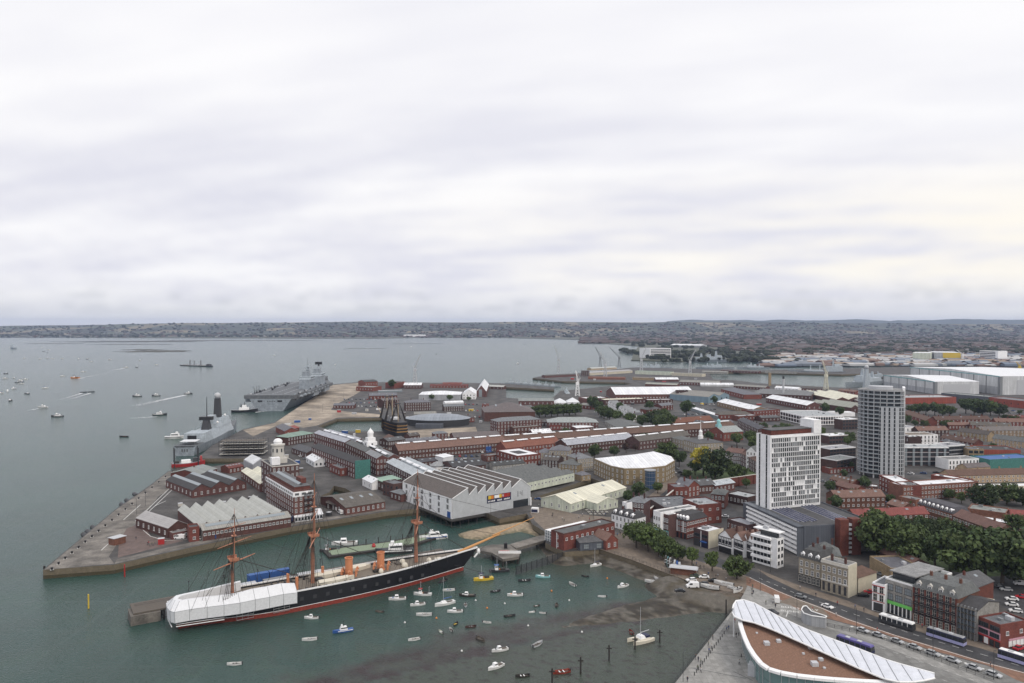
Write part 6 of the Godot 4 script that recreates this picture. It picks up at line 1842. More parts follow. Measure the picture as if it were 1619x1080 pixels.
	part(j,"end_platform",one_box(Vector3(-19,-1.5,5),Vector3(-9.8,3.55,15),"concrete"))
	for k in 3: part(j,"grey_awning",one_box(Vector3(-17,4.2,-20-k*14),Vector3(-12,6.4,-31-k*14),["light_grey","asbestos_grey","light_grey"][k]))
	for k in 2:
		var c:=thing("container",["blue shipping container nearer the ship's stern on the jetty","blue shipping container nearer the main mast on the jetty"][k],"container",o.position+Basis(Vector3.UP,o.rotation.y)*Vector3(-20.4,4.2,-33.0-k*8.6),o.rotation.y)
		part(c,"body",one_box(Vector3(-1.3,0,-4.1),Vector3(1.3,3.8,4.1),"blue"))
		var ribs:=Geo.new()
		for q in 14: ribs.box(Vector3(1.3,0.2,-3.9+q*0.58),Vector3(1.38,3.6,-3.65+q*0.58))
		ribs.box(Vector3(-1.35,3.8,-4.15),Vector3(1.35,3.88,4.15))
		part(c,"rib",ribs.mesh(M("blue_tarp")))
func warship(called: String,label: String,s: Vector3,turn: float,L: float,beam: float,opt:={})->Node3D:
	var o:=thing(called,label,opt.get("cat","ship"),Vector3(s.x,0,s.z),turn,opt.get("group",""))
	var hm: String=opt.get("hull","navy_grey")
	var fb: float=opt.get("fb",L*0.045)
	var g:=Geo.new()
	g.loft(hull_stations(L,beam/2,-1.0,fb,fb*0.5,0.05,0.85),false)
	part(o,"hull",g.mesh(M(hm)))
	g=Geo.new()
	var st:=hull_stations(L,beam/2-0.1,fb-0.4,fb-0.05,fb*0.5,0.05,0.85)
	g.loft(st,true)
	part(o,"deck",g.mesh(M(opt.get("deck","navy_deck"))))
	var sm: String=opt.get("sup","navy_pale")
	for b in opt.get("blocks",[]):
		part(o,b[7] if b.size()>7 else "superstructure",frustum(-L*b[0],-L*b[1],b[2],b[3],fb+b[4],fb+b[5],b[6],b[8] if b.size()>8 else sm))
	return o
func frigate_blocks(L: float)->Array:
	var k:=L/130.0
	return [[0.18,0.42,7.5*k,6.8*k,0,5.5*k,1.0],[0.42,0.72,8*k,6.5*k,0,7.0*k,1.5],[0.6,0.7,6*k,5*k,7*k,11*k,1.0,"bridge"],[0.57,0.62,3*k,1.2*k,7*k,21*k,1.2,"mast"],
		[0.42,0.5,3.5*k,2.8*k,7*k,13*k,1.0,"funnel"],[0.3,0.34,2.4*k,1.0*k,5.5*k,15*k,0.8,"mast"],[0.82,0.86,1.6*k,1.0*k,fb_gun(L),fb_gun(L)+2.4*k,0.6,"gun_turret"]]
func fb_gun(_L: float)->float: return 0.6
func make_ships()->void:
	make_ironclad()
	var s:=P(292,721,0)
	var t:=aim(s,P(381,676,0))
	var L:=150.0
	var o:=warship("destroyer","pale grey destroyer with white domed black mast berthed at the jetty",s,t,L,21.0,{"fb": 7.4,"blocks": [
		[0.16,0.3,9.6,8.4,0,8.0,0.5,"hangar"],[0.3,0.74,10.2,7.6,0,7.0,1.0],[0.44,0.56,8.0,6.4,7.0,11.0,1.0],[0.56,0.73,8.2,6.0,7.0,14.0,2.0,"bridge"],
		[0.36,0.42,3.4,2.2,7.0,15.5,1.6,"aft_mast","dark"],[0.37,0.41,5.6,5.6,15.5,18.5,0.0,"long_range_radar","black"],[0.595,0.645,3.0,2.3,14.0,32.0,1.4,"radar_tower","dark"],[0.45,0.53,3.4,2.8,11.0,18.0,1.0,"funnel"],[0.85,0.89,1.8,1.0,0.8,3.4,0.6,"gun_turret"]]})
	var g:=Geo.new()
	g.blob(Vector3(0,41.9,-L*0.62),Vector3(3.0,3.0,3.0),14)
	part(o,"radar_dome",g.mesh(M("light_grey")))
	part(o,"pole_mast",tubes([[Vector3(0,26,-L*0.4),Vector3(0,44,-L*0.4),0.5,0.2]],"dark",6))
	part(o,"hangar_door",one_box(Vector3(-5.5,7.6,-L*0.16-0.2),Vector3(2.0,13.6,-L*0.16+0.2),"black"))
	part(o,"flight_deck_awning",one_box(Vector3(-6,10.8,-18),Vector3(7,11.2,-6),"white_sheet"))
	part(o,"awning_post",tubes([[Vector3(-5,7.4,-17),Vector3(-5,10.8,-17),0.15],[Vector3(6,7.4,-7),Vector3(6,10.8,-7),0.15],[Vector3(-5,7.4,-7),Vector3(-5,10.8,-7),0.15],[Vector3(6,7.4,-17),Vector3(6,10.8,-17),0.15]],"steel",5))
	for k in 3: part(o,"stern_numeral",one_box(Vector3(-2.6+k*2.0,3.4,0.05),Vector3(-1.4+k*2.0,5.8,0.15),"navy_deck"))
	for q in [[0.47,9.0],[0.55,-8.0],[0.66,7.2]]:
		g=Geo.new()
		g.blob(Vector3(q[1]*0.7,22.6 if q[0]>0.6 else 19.2,-L*q[0]),Vector3(1.2,1.4,1.2),8)
		part(o,"satellite_dome",g.mesh(M("white")))
	make_carrier()
	make_three_decker()
	s=P(366,652,0)
	o=warship("tugboat","black and white tug standing off the carrier's stern",s,aim(s,P(404,651,0)),30.0,10.0,{"cat": "tug","hull": "black","fb": 2.8,"deck": "grey","blocks": [[0.3,0.7,3.6,3.2,0,3.0,0.5,"deckhouse","white"],[0.42,0.6,2.6,2.2,3.0,6.0,0.4,"wheelhouse","white"],[0.36,0.4,0.8,0.6,3.0,7.5,0.1,"funnel","black"],[0.5,0.53,0.4,0.2,6.0,10.0,0.1,"mast","dark"]]})
	var list:=[["frigate","long grey support ship moored beyond the far jetty",[1082,571.5],[1167,573],0],["frigate","grey frigate along the far jetty with stepped upperworks",[1100,583],[1158,584],0],["frigate","dark grey frigate with tall mast beside the tidal basin wall",[1216,583],[1168,583],0],
		["frigate","pale frigate partly hidden behind the jetty cranes",[1004,583.5],[1060,584],0],["frigate","bulky grey auxiliary ship at the tidal basin quay with red boat",[1336,591],[1250,590],1],["frigate","grey patrol ship in the small dock by the white tents",[899,628],[892,620],2],["frigate","lone grey naval ship under way at the harbour mouth",[24,552],[14,550.5],3],
		["frigate","second destroyer with pale domed tower behind the round tower",[1396,606],[1340,613],4],["frigate","dark amphibious ship berthed beyond the nearer giant shed",[1398,598],[1352,597.5],1]]
	for e in list:
		var a:=P(e[2][0],e[2][1],0)
		var b:=P(e[3][0],e[3][1],0)
		var l:=a.distance_to(b)
		if e[4]==2: l=60.0
		if e[4]==3: l=120.0
		var bl:=frigate_blocks(l)
		if e[4]==1: bl=[[0.05,0.35,l*0.075,l*0.07,0,l*0.1,1.0,"bridge"],[0.1,0.2,l*0.05,l*0.04,l*0.1,l*0.14,1.0],[0.2,0.23,1.2,0.6,l*0.1,l*0.22,0.2,"mast"],[0.4,0.75,l*0.06,l*0.055,0,l*0.025,1.0],[0.45,0.47,1.0,0.6,l*0.02,l*0.12,0.2,"derrick"],[0.62,0.64,1.0,0.6,l*0.02,l*0.12,0.2,"derrick"]]
		warship(e[0],e[1],a,aim(a,b),l,l*(0.16 if e[4]==1 else 0.13),{"blocks": bl,"group": "grey naval ships"})
		if e[4]==4:
			var d:=thing("radar_tower","pale pyramid mast with white ball seen above the round tower roof","mast",P(1370,613.5,LAND))
			part(d,"tower",frustum(4,-4,5,2.2,0,32,1.6,"navy_pale"))
			g=Geo.new()
			g.blob(Vector3(0,35,0),Vector3(3.4,3.4,3.4),12)
			part(d,"ball",g.mesh(M("light_grey")))
	for k in 7:
		var a:=P(798+k*11.0,607.2+k*0.85,0)
		warship("patrol_boat","small grey patrol boat, %s along the patrol basin finger pier" % ["first","second","third","fourth","fifth","sixth","last"][k],a,-PI/2-0.06,24.0,6.0,{"cat": "boat","fb": 2.0,"group": "patrol boats at the finger pier","blocks": [[0.3,0.65,2.2,1.8,0,2.6,0.4,"wheelhouse"],[0.45,0.5,0.5,0.2,2.6,8.0,0.2,"mast"]]})
	make_harbour_craft()
func make_carrier()->void:
	var s:=Vector3(-307,0,-962)
	var o:=thing("aircraft_carrier","huge grey aircraft carrier with twin islands coming alongside the sandy jetty","ship",s,0.035)
	var L:=275.0
	var g:=Geo.new()
	var st:=[]
	for i in 15:
		var t:=i/14.0
		var w:=19.5*(1.0-pow(maxf(0,(t-0.6)/0.4),2.0)*0.95)
		st.append([-L*t,maxf(w*1.35,9.0),maxf(w*0.8,0.6),-1.0,15.5])
	g.loft(st,true)
	part(o,"hull",g.mesh(M("navy_grey")))
	g=Geo.new()
	g.prism(PackedVector2Array([U(-33,0),U(30,0),U(30,-40),U(36,-60),U(36,-215),U(24,-235),U(17,-L),U(-14,-L-3),U(-22,-240),U(-34,-200)]),15.5,20.0,true,true)
	part(o,"flight_deck",g.mesh(M("navy_deck")))
	g=Geo.new()
	g.quad(Vector3(-14,20.02,-L+45),Vector3(16,20.02,-L+45),Vector3(16,26,-L+1),Vector3(-14,26,-L+1))
	g.quad(Vector3(-14,26,-L+1),Vector3(16,26,-L+1),Vector3(16,20,-L+1),Vector3(-14,20,-L+1))
	g.tri(Vector3(16,20,-L+1),Vector3(16,26,-L+1),Vector3(16,20.02,-L+45))
	part(o,"ski_jump",g.mesh(M("navy_deck")))
	for q in [[-33,-12,9],[20,-38,10],[-34,-80,24],[31,-90,30],[31,-160,36]]:
		part(o,"sponson",one_box(Vector3(q[0]-2,10.5,q[1]-q[2]),Vector3(q[0]+4,15.4,q[1]),"navy_grey"))
	for k in 6: part(o,"side_opening",one_box(Vector3(-0.1,0,-6),Vector3(0.1,3.6,0),"black"),Vector3(24.0,10.5,-30-k*26))
	for q in [-13.0,12.0]: part(o,"stern_opening",one_box(Vector3(q-3,11.5,0),Vector3(q+3,13.6,0.2),"black"))
	for k in 5: part(o,"stern_port",one_box(Vector3(-4+k*2.2,11.8,0),Vector3(-3+k*2.2,12.8,0.2),"black"))
	part(o,"stern_fairing",frustum(0.8,-4,14,5,-0.5,7.0,0.3,"navy_grey"))
	for q in [[-108,"aft"],[-178,"fore"]]:
		var z: float=q[0]
		var isl:=part(o,"island",frustum(z+16,z-18,8.0,6.6,20,33,1.0,"navy_grey"),Vector3(21,0,0))
		part(isl,"bridge",frustum(z+11,z-15,8.0,7.2,33,37,1.0,"navy_pale"))
		part(isl,"bridge_window",one_box(Vector3(-7.8,34.4,z-14),Vector3(7.8,35.8,z+10.4),"glass"))
		part(isl,"funnel",frustum(z+9,z-3,5.0,4.2,37,44,0.6,"navy_grey"))
		if q[1]=="aft":
			part(isl,"mast",frustum(z-3,z-8,2.0,0.8,37,52,0.6,"navy_pale"))
			part(isl,"pole_mast",tubes([[Vector3(0,52,z-5),Vector3(0,64,z-5),0.35,0.15]],"grey",6))
			for y in [41.0,45.0,49.0]: part(isl,"mast_platform",one_box(Vector3(-4,y,z-9),Vector3(4,y+0.5,z-2),"navy_grey"))
		else:
			part(isl,"mast",frustum(z-3,z-9,3.4,2.4,37,47,0.6,"navy_pale"))
			part(isl,"long_range_radar",one_box(Vector3(-5,49.5,z-7.5),Vector3(5,53.5,z-4.5),"black"))
			part(isl,"radar_pedestal",tubes([[Vector3(0,46,z-6),Vector3(0,49.5,z-6),1.4,1.2]],"dark",8))
		for k in 4: part(isl,"antenna_platform",one_box(Vector3(-7,24+k*3,z-4-k),Vector3(-5.6,24.6+k*3,z+4-k),"navy_grey"))
	g=Geo.new()
	for k in 20: g.box(Vector3(-3.2,20.0,-20-k*11.0),Vector3(-2.4,20.03,-26-k*11.0))
	g.box(Vector3(-22,20.0,-238),Vector3(-21.4,20.03,-12)); g.box(Vector3(12,20.0,-190),Vector3(12.6,20.03,-20)); g.box(Vector3(-24,20.0,-12),Vector3(12,20.03,-11.4))
	part(o,"deck_marking",g.mesh(M("light_grey")))
	var hel:=[]
	for k in 5: hel.append([-24.0+(k % 2)*6.0,-40.0-k*34.0])
	for q in hel:
		g=Geo.new()
		g.blob(Vector3(0,1.8,0),Vector3(1.3,1.5,4.5),8); g.tube(Vector3(0,2.2,3.5),Vector3(0,2.8,10),0.6,0.2,6); g.box(Vector3(-0.15,2.6,9.2),Vector3(0.15,4.6,10.6))
		for k in 4: g.box(Vector3(-0.2,3.7,0) if k % 2 else Vector3(-7,3.7,-0.2),Vector3(0.2,3.78,7.0) if k % 2 else Vector3(7,3.78,0.2))
		var hp:=thing("helicopter","dark grey helicopter parked on the carrier's deck, number %s from the stern" % ["one","two","three","four","five"][hel.find(q)],"helicopter",s+Basis(Vector3.UP,0.035)*Vector3(q[0],20.02,q[1]),0.6,"helicopters on the carrier")
		part(hp,"fuselage",g.mesh(M("dark")))
	for k in 3: part(o,"deck_crane",tubes([[Vector3(-26,20,-22-k*9),Vector3(-26,24,-22-k*9),0.6],[Vector3(-26,24,-22-k*9),Vector3(-30+k,29,-30-k*9),0.3]],"dark",5))
	for k in 34: part(o,"deck_locker",one_box(Vector3(-0.9,0,-0.8),Vector3(0.9,1.5,0.8),["navy_grey","light_grey","dark"][k % 3]),Vector3((-30.0 if k % 2 else 28.5)+(k % 3),20.0,-10-k*5.6))
	for k in 18: part(o,"catwalk",one_box(Vector3(0,16.5,-9),Vector3(3.0,18.5,0),"navy_grey"),Vector3(-36.0 if k<9 else 33.5,0,-14-(k % 9)*20.0))
func make_three_decker()->void:
	var s:=P(636,691)
	var b:=P(599,677)
	var o:=thing("museum_ship","old wooden three-decker warship with cut down masts in dry dock","ship",s,aim(s,b))
	var L:=56.0
	var y0:=[0.0,4.2,5.2,7.0,8.0,9.8,10.8,13.2]
	for i in 7:
		var g:=Geo.new()
		g.loft(hull_stations(L,7.6-0.16*i,y0[i],y0[i+1],1.4 if i>3 else 0.5,0.04,0.8,12),i==6)
		part(o,"hull_band",g.mesh(M("hull_black") if i % 2==0 else mat("ochre",C(0.34,0.2,0.08),"plain",0.2)))
	for e in [[0.2,21.0,0.45],[0.5,27.0,0.6],[0.78,25.0,0.55]]:
		var g:=Geo.new()
		g.tube(Vector3(0,11,0),Vector3(0,11+e[1],0),e[2],e[2]*0.8,8)
		var m:=part(o,"mast",g.mesh(M("timber_pale")),Vector3(0,0,-L*e[0]))
		part(m,"fighting_top",one_box(Vector3(-2.4,9.5+e[1],-2),Vector3(2.4,10.1+e[1],1.6),"dark"))
		var rp:=[]
		for sd in [-1.0,1.0]:
			for k in 9: rp.append([Vector3(sd*7.2,13.5,4.0-k*0.8),Vector3(sd*1.2,9.8+e[1],0),0.13])
		part(m,"shroud",tubes(rp,"rope",4))
	part(o,"bowsprit",tubes([[Vector3(0,13,-L),Vector3(0,22,-L-18),0.5,0.3]],"timber_pale",8))
	part(o,"deck_cover",one_box(Vector3(-3,14.6,-24),Vector3(3,16.6,-17),"white_sheet"))
	var sh:=thing("dock_shelter","brown roofed shelter beside the dry dock of the old ship","shelter",P(622,700),o.rotation.y)
	part(sh,"roof",frustum(0,-14,5,0.4,3,6,0.2,"tile_brown"))
	part(sh,"wall",one_box(Vector3(-4.5,0,-13.6),Vector3(4.5,3,-0.4),"dark"))
# ---------- small craft ----------
func craft(label: String,px: float,py: float,L: float,turn: float,kind: int,hull:="white",trim:="blue",group:="moored small boats",called:="")->Node3D:
	var cn: String=called if called else ["dinghy","motor_boat","sailing_yacht","harbour_launch","fishing_boat","catamaran"][kind]
	var o:=thing(cn,label,"boat",P(px,py,0.0),turn,group)
	var bm:=L*([0.19,0.17,0.15,0.14,0.17,0.07][kind] as float)
	var fb:=L*0.09+0.15
	var off:=L/2
	var g:=Geo.new()
	var xs:=[-L*0.2,L*0.2] if kind==5 else [0.0]
	for x in xs:
		var q:=Geo.new()
		q.loft(hull_stations(L,bm,-0.15,fb,fb*0.6,0.06,0.8,10),kind>0)
		part(o,"hull",q.mesh(M("boat_white" if hull=="white" else hull)),Vector3(x,0,off))
	if kind==0:
		g.loft(hull_stations(L*0.94,bm*0.86,0.05,0.12,0.0,0.02,0.8,8),true)
		part(o,"floor",g.mesh(M("timber")),Vector3(0,0,off-L*0.02))
		for k in 2: part(o,"thwart",one_box(Vector3(-bm*0.8,fb*0.65,-0.15),Vector3(bm*0.8,fb*0.75,0.15),trim),Vector3(0,0,L*(0.12-0.24*k)))
		part(o,"outboard",one_box(Vector3(-0.18,fb*0.3,0),Vector3(0.18,fb+0.4,0.35),"dark"),Vector3(0,0,off))
		return o
	var ch:=L*0.13+0.3
	if kind==1:
		part(o,"cockpit",one_box(Vector3(-bm*0.7,fb-0.02,L*0.08),Vector3(bm*0.7,fb+0.12,L*0.42),"timber"))
		part(o,"cabin",frustum(L*0.06,-L*0.2,bm*0.72,bm*0.6,fb,fb+ch,0.2,"white"))
		part(o,"cabin_window",one_box(Vector3(-bm*0.7,fb+ch*0.5,-L*0.16),Vector3(bm*0.7,fb+ch*0.82,L*0.03),"glass"))
		part(o,"foredeck_hatch",one_box(Vector3(-0.4,fb+0.1,-L*0.34),Vector3(0.4,fb+0.3,-L*0.26),trim))
		part(o,"outboard",one_box(Vector3(-0.2,0.1,off-0.05),Vector3(0.2,fb+0.5,off+0.35),"dark"))
	elif kind==2:
		part(o,"coachroof",frustum(L*0.05,-L*0.24,bm*0.6,bm*0.42,fb,fb+ch*0.55,0.3,"white"))
		part(o,"cockpit",one_box(Vector3(-bm*0.5,fb,L*0.1),Vector3(bm*0.5,fb+0.15,L*0.38),"timber"))
		part(o,"mast",tubes([[Vector3(0,fb,-L*0.1),Vector3(0,fb+L*1.25,-L*0.1),0.09,0.06]],"light_grey",6))
		part(o,"boom",tubes([[Vector3(0,fb+L*0.2,-L*0.1),Vector3(0,fb+L*0.2,L*0.34),0.16,0.12]],trim,6))
		part(o,"stay",tubes([[Vector3(0,fb+L*1.2,-L*0.1),Vector3(0,fb+0.3,-L*0.52),0.025],[Vector3(0,fb+L*1.2,-L*0.1),Vector3(0,fb,L*0.48),0.025]],"steel",4))
	elif kind==3:
		part(o,"cabin",frustum(L*0.22,-L*0.2,bm*0.75,bm*0.66,fb,fb+ch,0.4,"white"))
		part(o,"cabin_window",one_box(Vector3(-bm*0.76,fb+ch*0.5,-L*0.15),Vector3(bm*0.76,fb+ch*0.8,L*0.18),"glass"))
		part(o,"wheelhouse",frustum(-L*0.02,-L*0.14,bm*0.5,bm*0.42,fb+ch,fb+ch*1.6,0.2,"white"))
		part(o,"mast",tubes([[Vector3(0,fb+ch,0),Vector3(0,fb+ch*2.6,0),0.08]],"dark",5))
		part(o,"rubbing_band",frustum(L*0.46,-L*0.3,bm*1.02,bm*1.02,fb*0.7,fb*0.95,0.0,trim))
	elif kind==4:
		part(o,"wheelhouse",frustum(-L*0.08,-L*0.26,bm*0.6,bm*0.52,fb,fb+ch*1.5,0.2,"white"))
		part(o,"wheelhouse_window",one_box(Vector3(-bm*0.6,fb+ch*0.9,-L*0.24),Vector3(bm*0.6,fb+ch*1.25,-L*0.1),"glass"))
		part(o,"roof",one_box(Vector3(-bm*0.62,fb+ch*1.5,-L*0.28),Vector3(bm*0.62,fb+ch*1.6,-L*0.05),trim))
		part(o,"mast",tubes([[Vector3(0,fb+ch,-L*0.14),Vector3(0,fb+ch*4.0,-L*0.14),0.08]],"light_grey",5))
		part(o,"gantry",tubes([[Vector3(-bm*0.7,fb,L*0.36),Vector3(-bm*0.6,fb+ch*2.2,L*0.36),0.09],[Vector3(bm*0.7,fb,L*0.36),Vector3(bm*0.6,fb+ch*2.2,L*0.36),0.09],[Vector3(-bm*0.6,fb+ch*2.2,L*0.36),Vector3(bm*0.6,fb+ch*2.2,L*0.36),0.1]],"steel",5))
		part(o,"deck_gear",one_box(Vector3(-bm*0.6,fb,L*0.02),Vector3(bm*0.5,fb+ch*0.5,L*0.28),"timber_dark"))
		part(o,"fish_box",one_box(Vector3(-bm*0.3,fb,-L*0.02),Vector3(bm*0.4,fb+ch*0.35,L*0.02),"orange"))
	else:
		part(o,"bridge_deck",frustum(L*0.34,-L*0.22,L*0.24,L*0.2,fb*0.8,fb+0.5,0.3,"cream_cover"))
		part(o,"saloon",frustum(L*0.1,-L*0.16,L*0.17,L*0.13,fb+0.5,fb+1.4,0.4,"white"))
		part(o,"cockpit_cover",one_box(Vector3(-L*0.16,fb+0.5,L*0.12),Vector3(L*0.16,fb+1.2,L*0.32),"navy_blue"))
		part(o,"mast",tubes([[Vector3(0,fb,-L*0.05),Vector3(0,fb+L*1.3,-L*0.05),0.1,0.06]],"light_grey",6))
		part(o,"boom",tubes([[Vector3(0,fb+2.2,-L*0.05),Vector3(0,fb+2.4,L*0.4),0.12]],"light_grey",6))
	return o
func wake(px0: float,py0: float,px1: float,py1: float,w0: float,w1: float,dens: float)->void:
	var a:=P(px0,py0,0.0)
	var b:=P(px1,py1,0.0)
	var d:=b-a
	var s:=Vector3(-d.z,0,d.x).normalized()
	var r:=RandomNumberGenerator.new()
	r.seed=int(px0*7+py0)
	var g:=Geo.new()
	for i in int(d.length()*dens):
		var t:=pow(r.randf(),1.5)
		var w:=lerpf(w0,w1,t)
		var p:=a+d*t+s*r.randf_range(-w,w)*(1.0 if r.randf()<0.4 else 0.6)
		var k:=(1.0-t*0.6)*r.randf_range(0.3,1.2)
		var u:=d.normalized()*k*2.2
		var v:=s*k*0.6
		p.y=0.06+0.02*r.randf()
		g.quad(p-u,p+v,p+u,p-v)
	stuff("wake",g.mesh(M("white_sheet")),"white foam wake trailing across the harbour behind a moving boat","wake")
func make_harbour_craft()->void:
	var bay:=[["white motor boat with upright cabin beside the warship's black hull",629,948,7.5,1.75,1,"white","blue"],["red and white fishing boat with mast close to the warship's hull",669,941,8.0,1.5,4,"white","red"],["low white speedboat below the red and white fishing boat",661,957,6.5,1.95,1,"white","dark"],
		["white yacht with blue boom cover and tall mast near the bow",704,956,9.5,2.15,2,"white","blue"],["blue decked white dayboat near the ironclad bow",710,934,5.5,1.8,0,"white","blue"],["dark brown launch lying ahead of the yacht",739,943,7.0,1.5,1,"timber_dark","white"],
		["grey and white open motor boat below the speedboat",671,973,6.5,1.65,0,"white","grey"],["white cruiser with rounded cabin below the yacht",720,968,6.5,1.7,1,"white","white"],["pale green dinghy leftmost of the three small dinghies",697,1000,3.2,0.6,0,"sheet_green","white"],["pale dinghy middle of the three small dinghies",713,996.5,3.4,0.4,0,"white","timber"],["dark and yellow dinghy topmost of the three small dinghies",720,988,3.6,2.8,0,"timber_dark","yellow"],
		["dark red rowing boat with grey tender beside it",744,992,4.2,1.9,0,"brick_dark","grey"],["bright yellow trawler moored off the pier head",765,917,9.5,1.9,4,"yellow","navy_blue"],["workboat under blue tarpaulins behind the yellow trawler",790,904,10.0,1.75,4,"dark","blue_tarp"],["dark grey open boat off the yellow trawler's bow",783,936,4.6,2.0,0,"dark","light_grey"],
		["white boat with bright orange cabin cover",815,942,7.0,1.7,1,"white","orange"],["dark hulled open launch beside the black barrier",829,919,5.6,1.7,0,"dark","white"],["white and turquoise sports boat beside the black barrier",859,913,7.0,1.55,1,"turquoise","white"],["tiny white tender near the tidal spit",841,968.5,2.8,2.0,0,"white","white"],["tiny brown tender above the white one",848,959,2.6,2.0,0,"timber","white"],["little white dinghy at the edge of the weed band",858,970,2.8,1.5,0,"white","timber"],
		["white cabin boat afloat over the weed bed",791,1029,6.5,2.0,1,"white","dark"],["white cruiser with open cockpit at the lower middle of the bay",784.5,1056,7.0,2.3,1,"white","white"],["white rimmed red bottomed workboat by the mooring post",888,1064,6.5,1.9,0,"red_bottom","white"],["dark skiff at the bottom edge of the bay",826,1070,4.8,1.8,0,"timber_dark","white"],["cream catamaran with tall thin mast moored between the posts",1014,1014,10.0,2.1,5,"cream_cover","white"],
		["rusty red dinghy beside the catamaran",998,1001,4.2,0.15,0,"red_bottom","timber"],["white sailing boat moored off the weedy beach",942,895,7.0,2.2,2,"white","navy_blue"],["white motor boat nudging the shingle spit",985,928,6.5,2.2,1,"white","dark"],["white dinghy with a second beside it off the spit",952,944,3.6,1.6,0,"white","light_grey"],
		["white cabin dinghy under the warship's midships",493,978,5.8,1.6,1,"white","white"],["blue and white launch off the warship's side",543,999,8.0,2.0,3,"blue","white"],["pale open boat nearest the bottom left of the bay",490,1012,5.6,1.8,0,"white","grey"],["grey and white dinghy alone at the lower left",371,1051,5.0,1.75,0,"white","dark"]]
	for e in bay: craft(e[0],e[1],e[2],e[3]*0.86,e[4],e[5],e[6],e[7])
	var extra:=[[640,985],[600,968],[655,1012],[690,978],[736,958],[752,950],[770,962],[798,955],[806,975],[770,985],[835,990],[880,958],[905,925],[925,912],[872,935],[900,950],[760,1012],[730,1030],[850,1020],[920,1000],[700,920],[960,915]]
	extra.sort_custom(func(x,y): return x[0]<y[0])
	for i in extra.size():
		if i % 2:
			var bu:=thing("mooring_buoy","pale mooring buoy floating in the bay, %s from the left" % ordinal(i/2),"buoy",P(extra[i][0],extra[i][1],0),0.0,"mooring buoys")
			var bg:=Geo.new()
			bg.blob(Vector3(0,0.15,0),Vector3(0.4,0.4,0.4),8)
			bg.tube(Vector3(0,0.4,0),Vector3(0,0.75,0),0.05)
			part(bu,"float",bg.mesh(M("boat_white" if i % 3 else "orange")))
		else: craft("small open tender among the bay moorings, %s from the left" % ordinal(i/2),extra[i][0],extra[i][1],3.0+(i % 5)*0.5,1.4+i*0.3,0,["timber","boat_white","dark","light_grey"][(i/2) % 4],"timber")
	var open_:=[["dark hulled white launch heading left across the harbour",91,659,13.0,1.7,3,"dark","white"],["white launch further out crossing to the left",68,644.5,12.0,1.6,3,"white","dark"],["white topped launch above the long foam wake",217,627,13.0,1.6,3,"dark","white"],["white launch just left of the long foam wake's head",247,626,12.0,1.6,3,"dark","white"],["police style launch at the head of the long white wake",297,623,12.0,-1.3,3,"dark","white"],
		["dark launch trailing foam towards the destroyer",252,656.5,15.0,-1.3,3,"black","white"],["sleek grey motor yacht off the destroyer's stern",277,693,19.0,-1.4,3,"white","grey"],["black inflatable with crew in open water",196,691,8.0,1.6,0,"black","orange"],["orange lifeboat out in the middle of the harbour",119,598,17.0,1.6,4,"orange","navy_blue"],["white speedboat throwing spray far out",199,581.5,12.0,-1.4,1,"white","white"],["first of two racing inflatables on twin wakes",132,620.5,9.0,-1.3,0,"dark","dark"],["second of two racing inflatables on twin wakes",144,620,9.0,-1.3,0,"dark","dark"]]
	for e in open_: craft(e[0],e[1],e[2],e[3],e[4],e[5],e[6],e[7],"harbour craft under way")
	wake(294,624.5,214,641.5,1.5,9.0,11.0)
	wake(246,659,204,661.5,1.0,5.0,5.0)
	wake(197,582.5,176,585.5,1.5,6.0,5.0)
	wake(130,621.5,96,632.0,1.2,8.0,3.0)
	wake(143,621.5,112,631.0,1.2,6.0,3.0)
	wake(64,645.5,42,649.5,1.0,4.0,2.0)
	wake(405,652,432,648,1.5,9.0,4.0)
	wake(124,599,175,588,2.0,9.0,1.2)
	var r:=RandomNumberGenerator.new()
	r.seed=77
	var yachts:=[[9,591],[22,598],[31,602],[39,600],[27,605],[35,604],[33,607],[22,615],[12,619],[1,622],[8,599],[71,614],[43,623],[16,634],[38,567],[63,568],[75,567],[83,567],[98,567],[124,568],[138,568],[173,569],[144,572],[221,570],[216,581],[247,577],[132,588],[99,595],[69,556],[75,558],[101,549],[92,549],[77,553],[67,549],[15,549],[414,558],[545,552],[580,551],[433,562],[650,548],[819,575],[829,545],[741,551],[690,560],[530,577]]
	yachts.sort_custom(func(x,y): return x[0]<y[0])
	for i in yachts.size():
		var e: Array=yachts[i]
		craft("small boat on the distant harbour moorings, %s across from the left edge" % ordinal(i),e[0],e[1],10.0,r.randf()*TAU,[2,1,2,3][i % 4],["white","white","dark"][i % 3],"blue","distant moored boats","moored_boat")
	var s:=P(289,578,0)
	var o:=warship("floating_dock","low floating dock with gantries and barges in mid harbour",s,aim(s,P(357,581,0)),118.0,22.0,{"cat": "barge","hull": "dark","fb": 2.0,"deck": "concrete","blocks": [[0.25,0.265,2.0,1.4,0,14,0.3,"gantry","grey"],[0.4,0.412,2.0,1.4,0,12,0.3,"gantry","grey"],[0.62,0.635,2.0,1.4,0,14,0.3,"gantry","grey"],[0.3,0.6,9,8,0,2.2,1.0,"shed","grey"],[0.85,0.97,4,3,0,5,1.0,"workboat","dark"]]})
	s=P(271,738,0)
	o=warship("jack_up_barge","bright red jack-up barge with black legs below the destroyer's stern",s,aim(s,P(310,735,0)),23.0,11.0,{"cat": "barge","hull": "red","fb": 2.4,"deck": "grey","blocks": [[0.3,0.6,2.5,2.2,0,2.2,0.2,"cabin","white"],[0.66,0.85,2.0,1.6,0,3.4,0.2,"machinery","dark"],[0.1,0.25,2.0,1.6,0,1.6,0.2,"machinery","timber_dark"],[0.88,0.97,2.0,1.4,0,4.4,0.4,"red_house","red"]]})
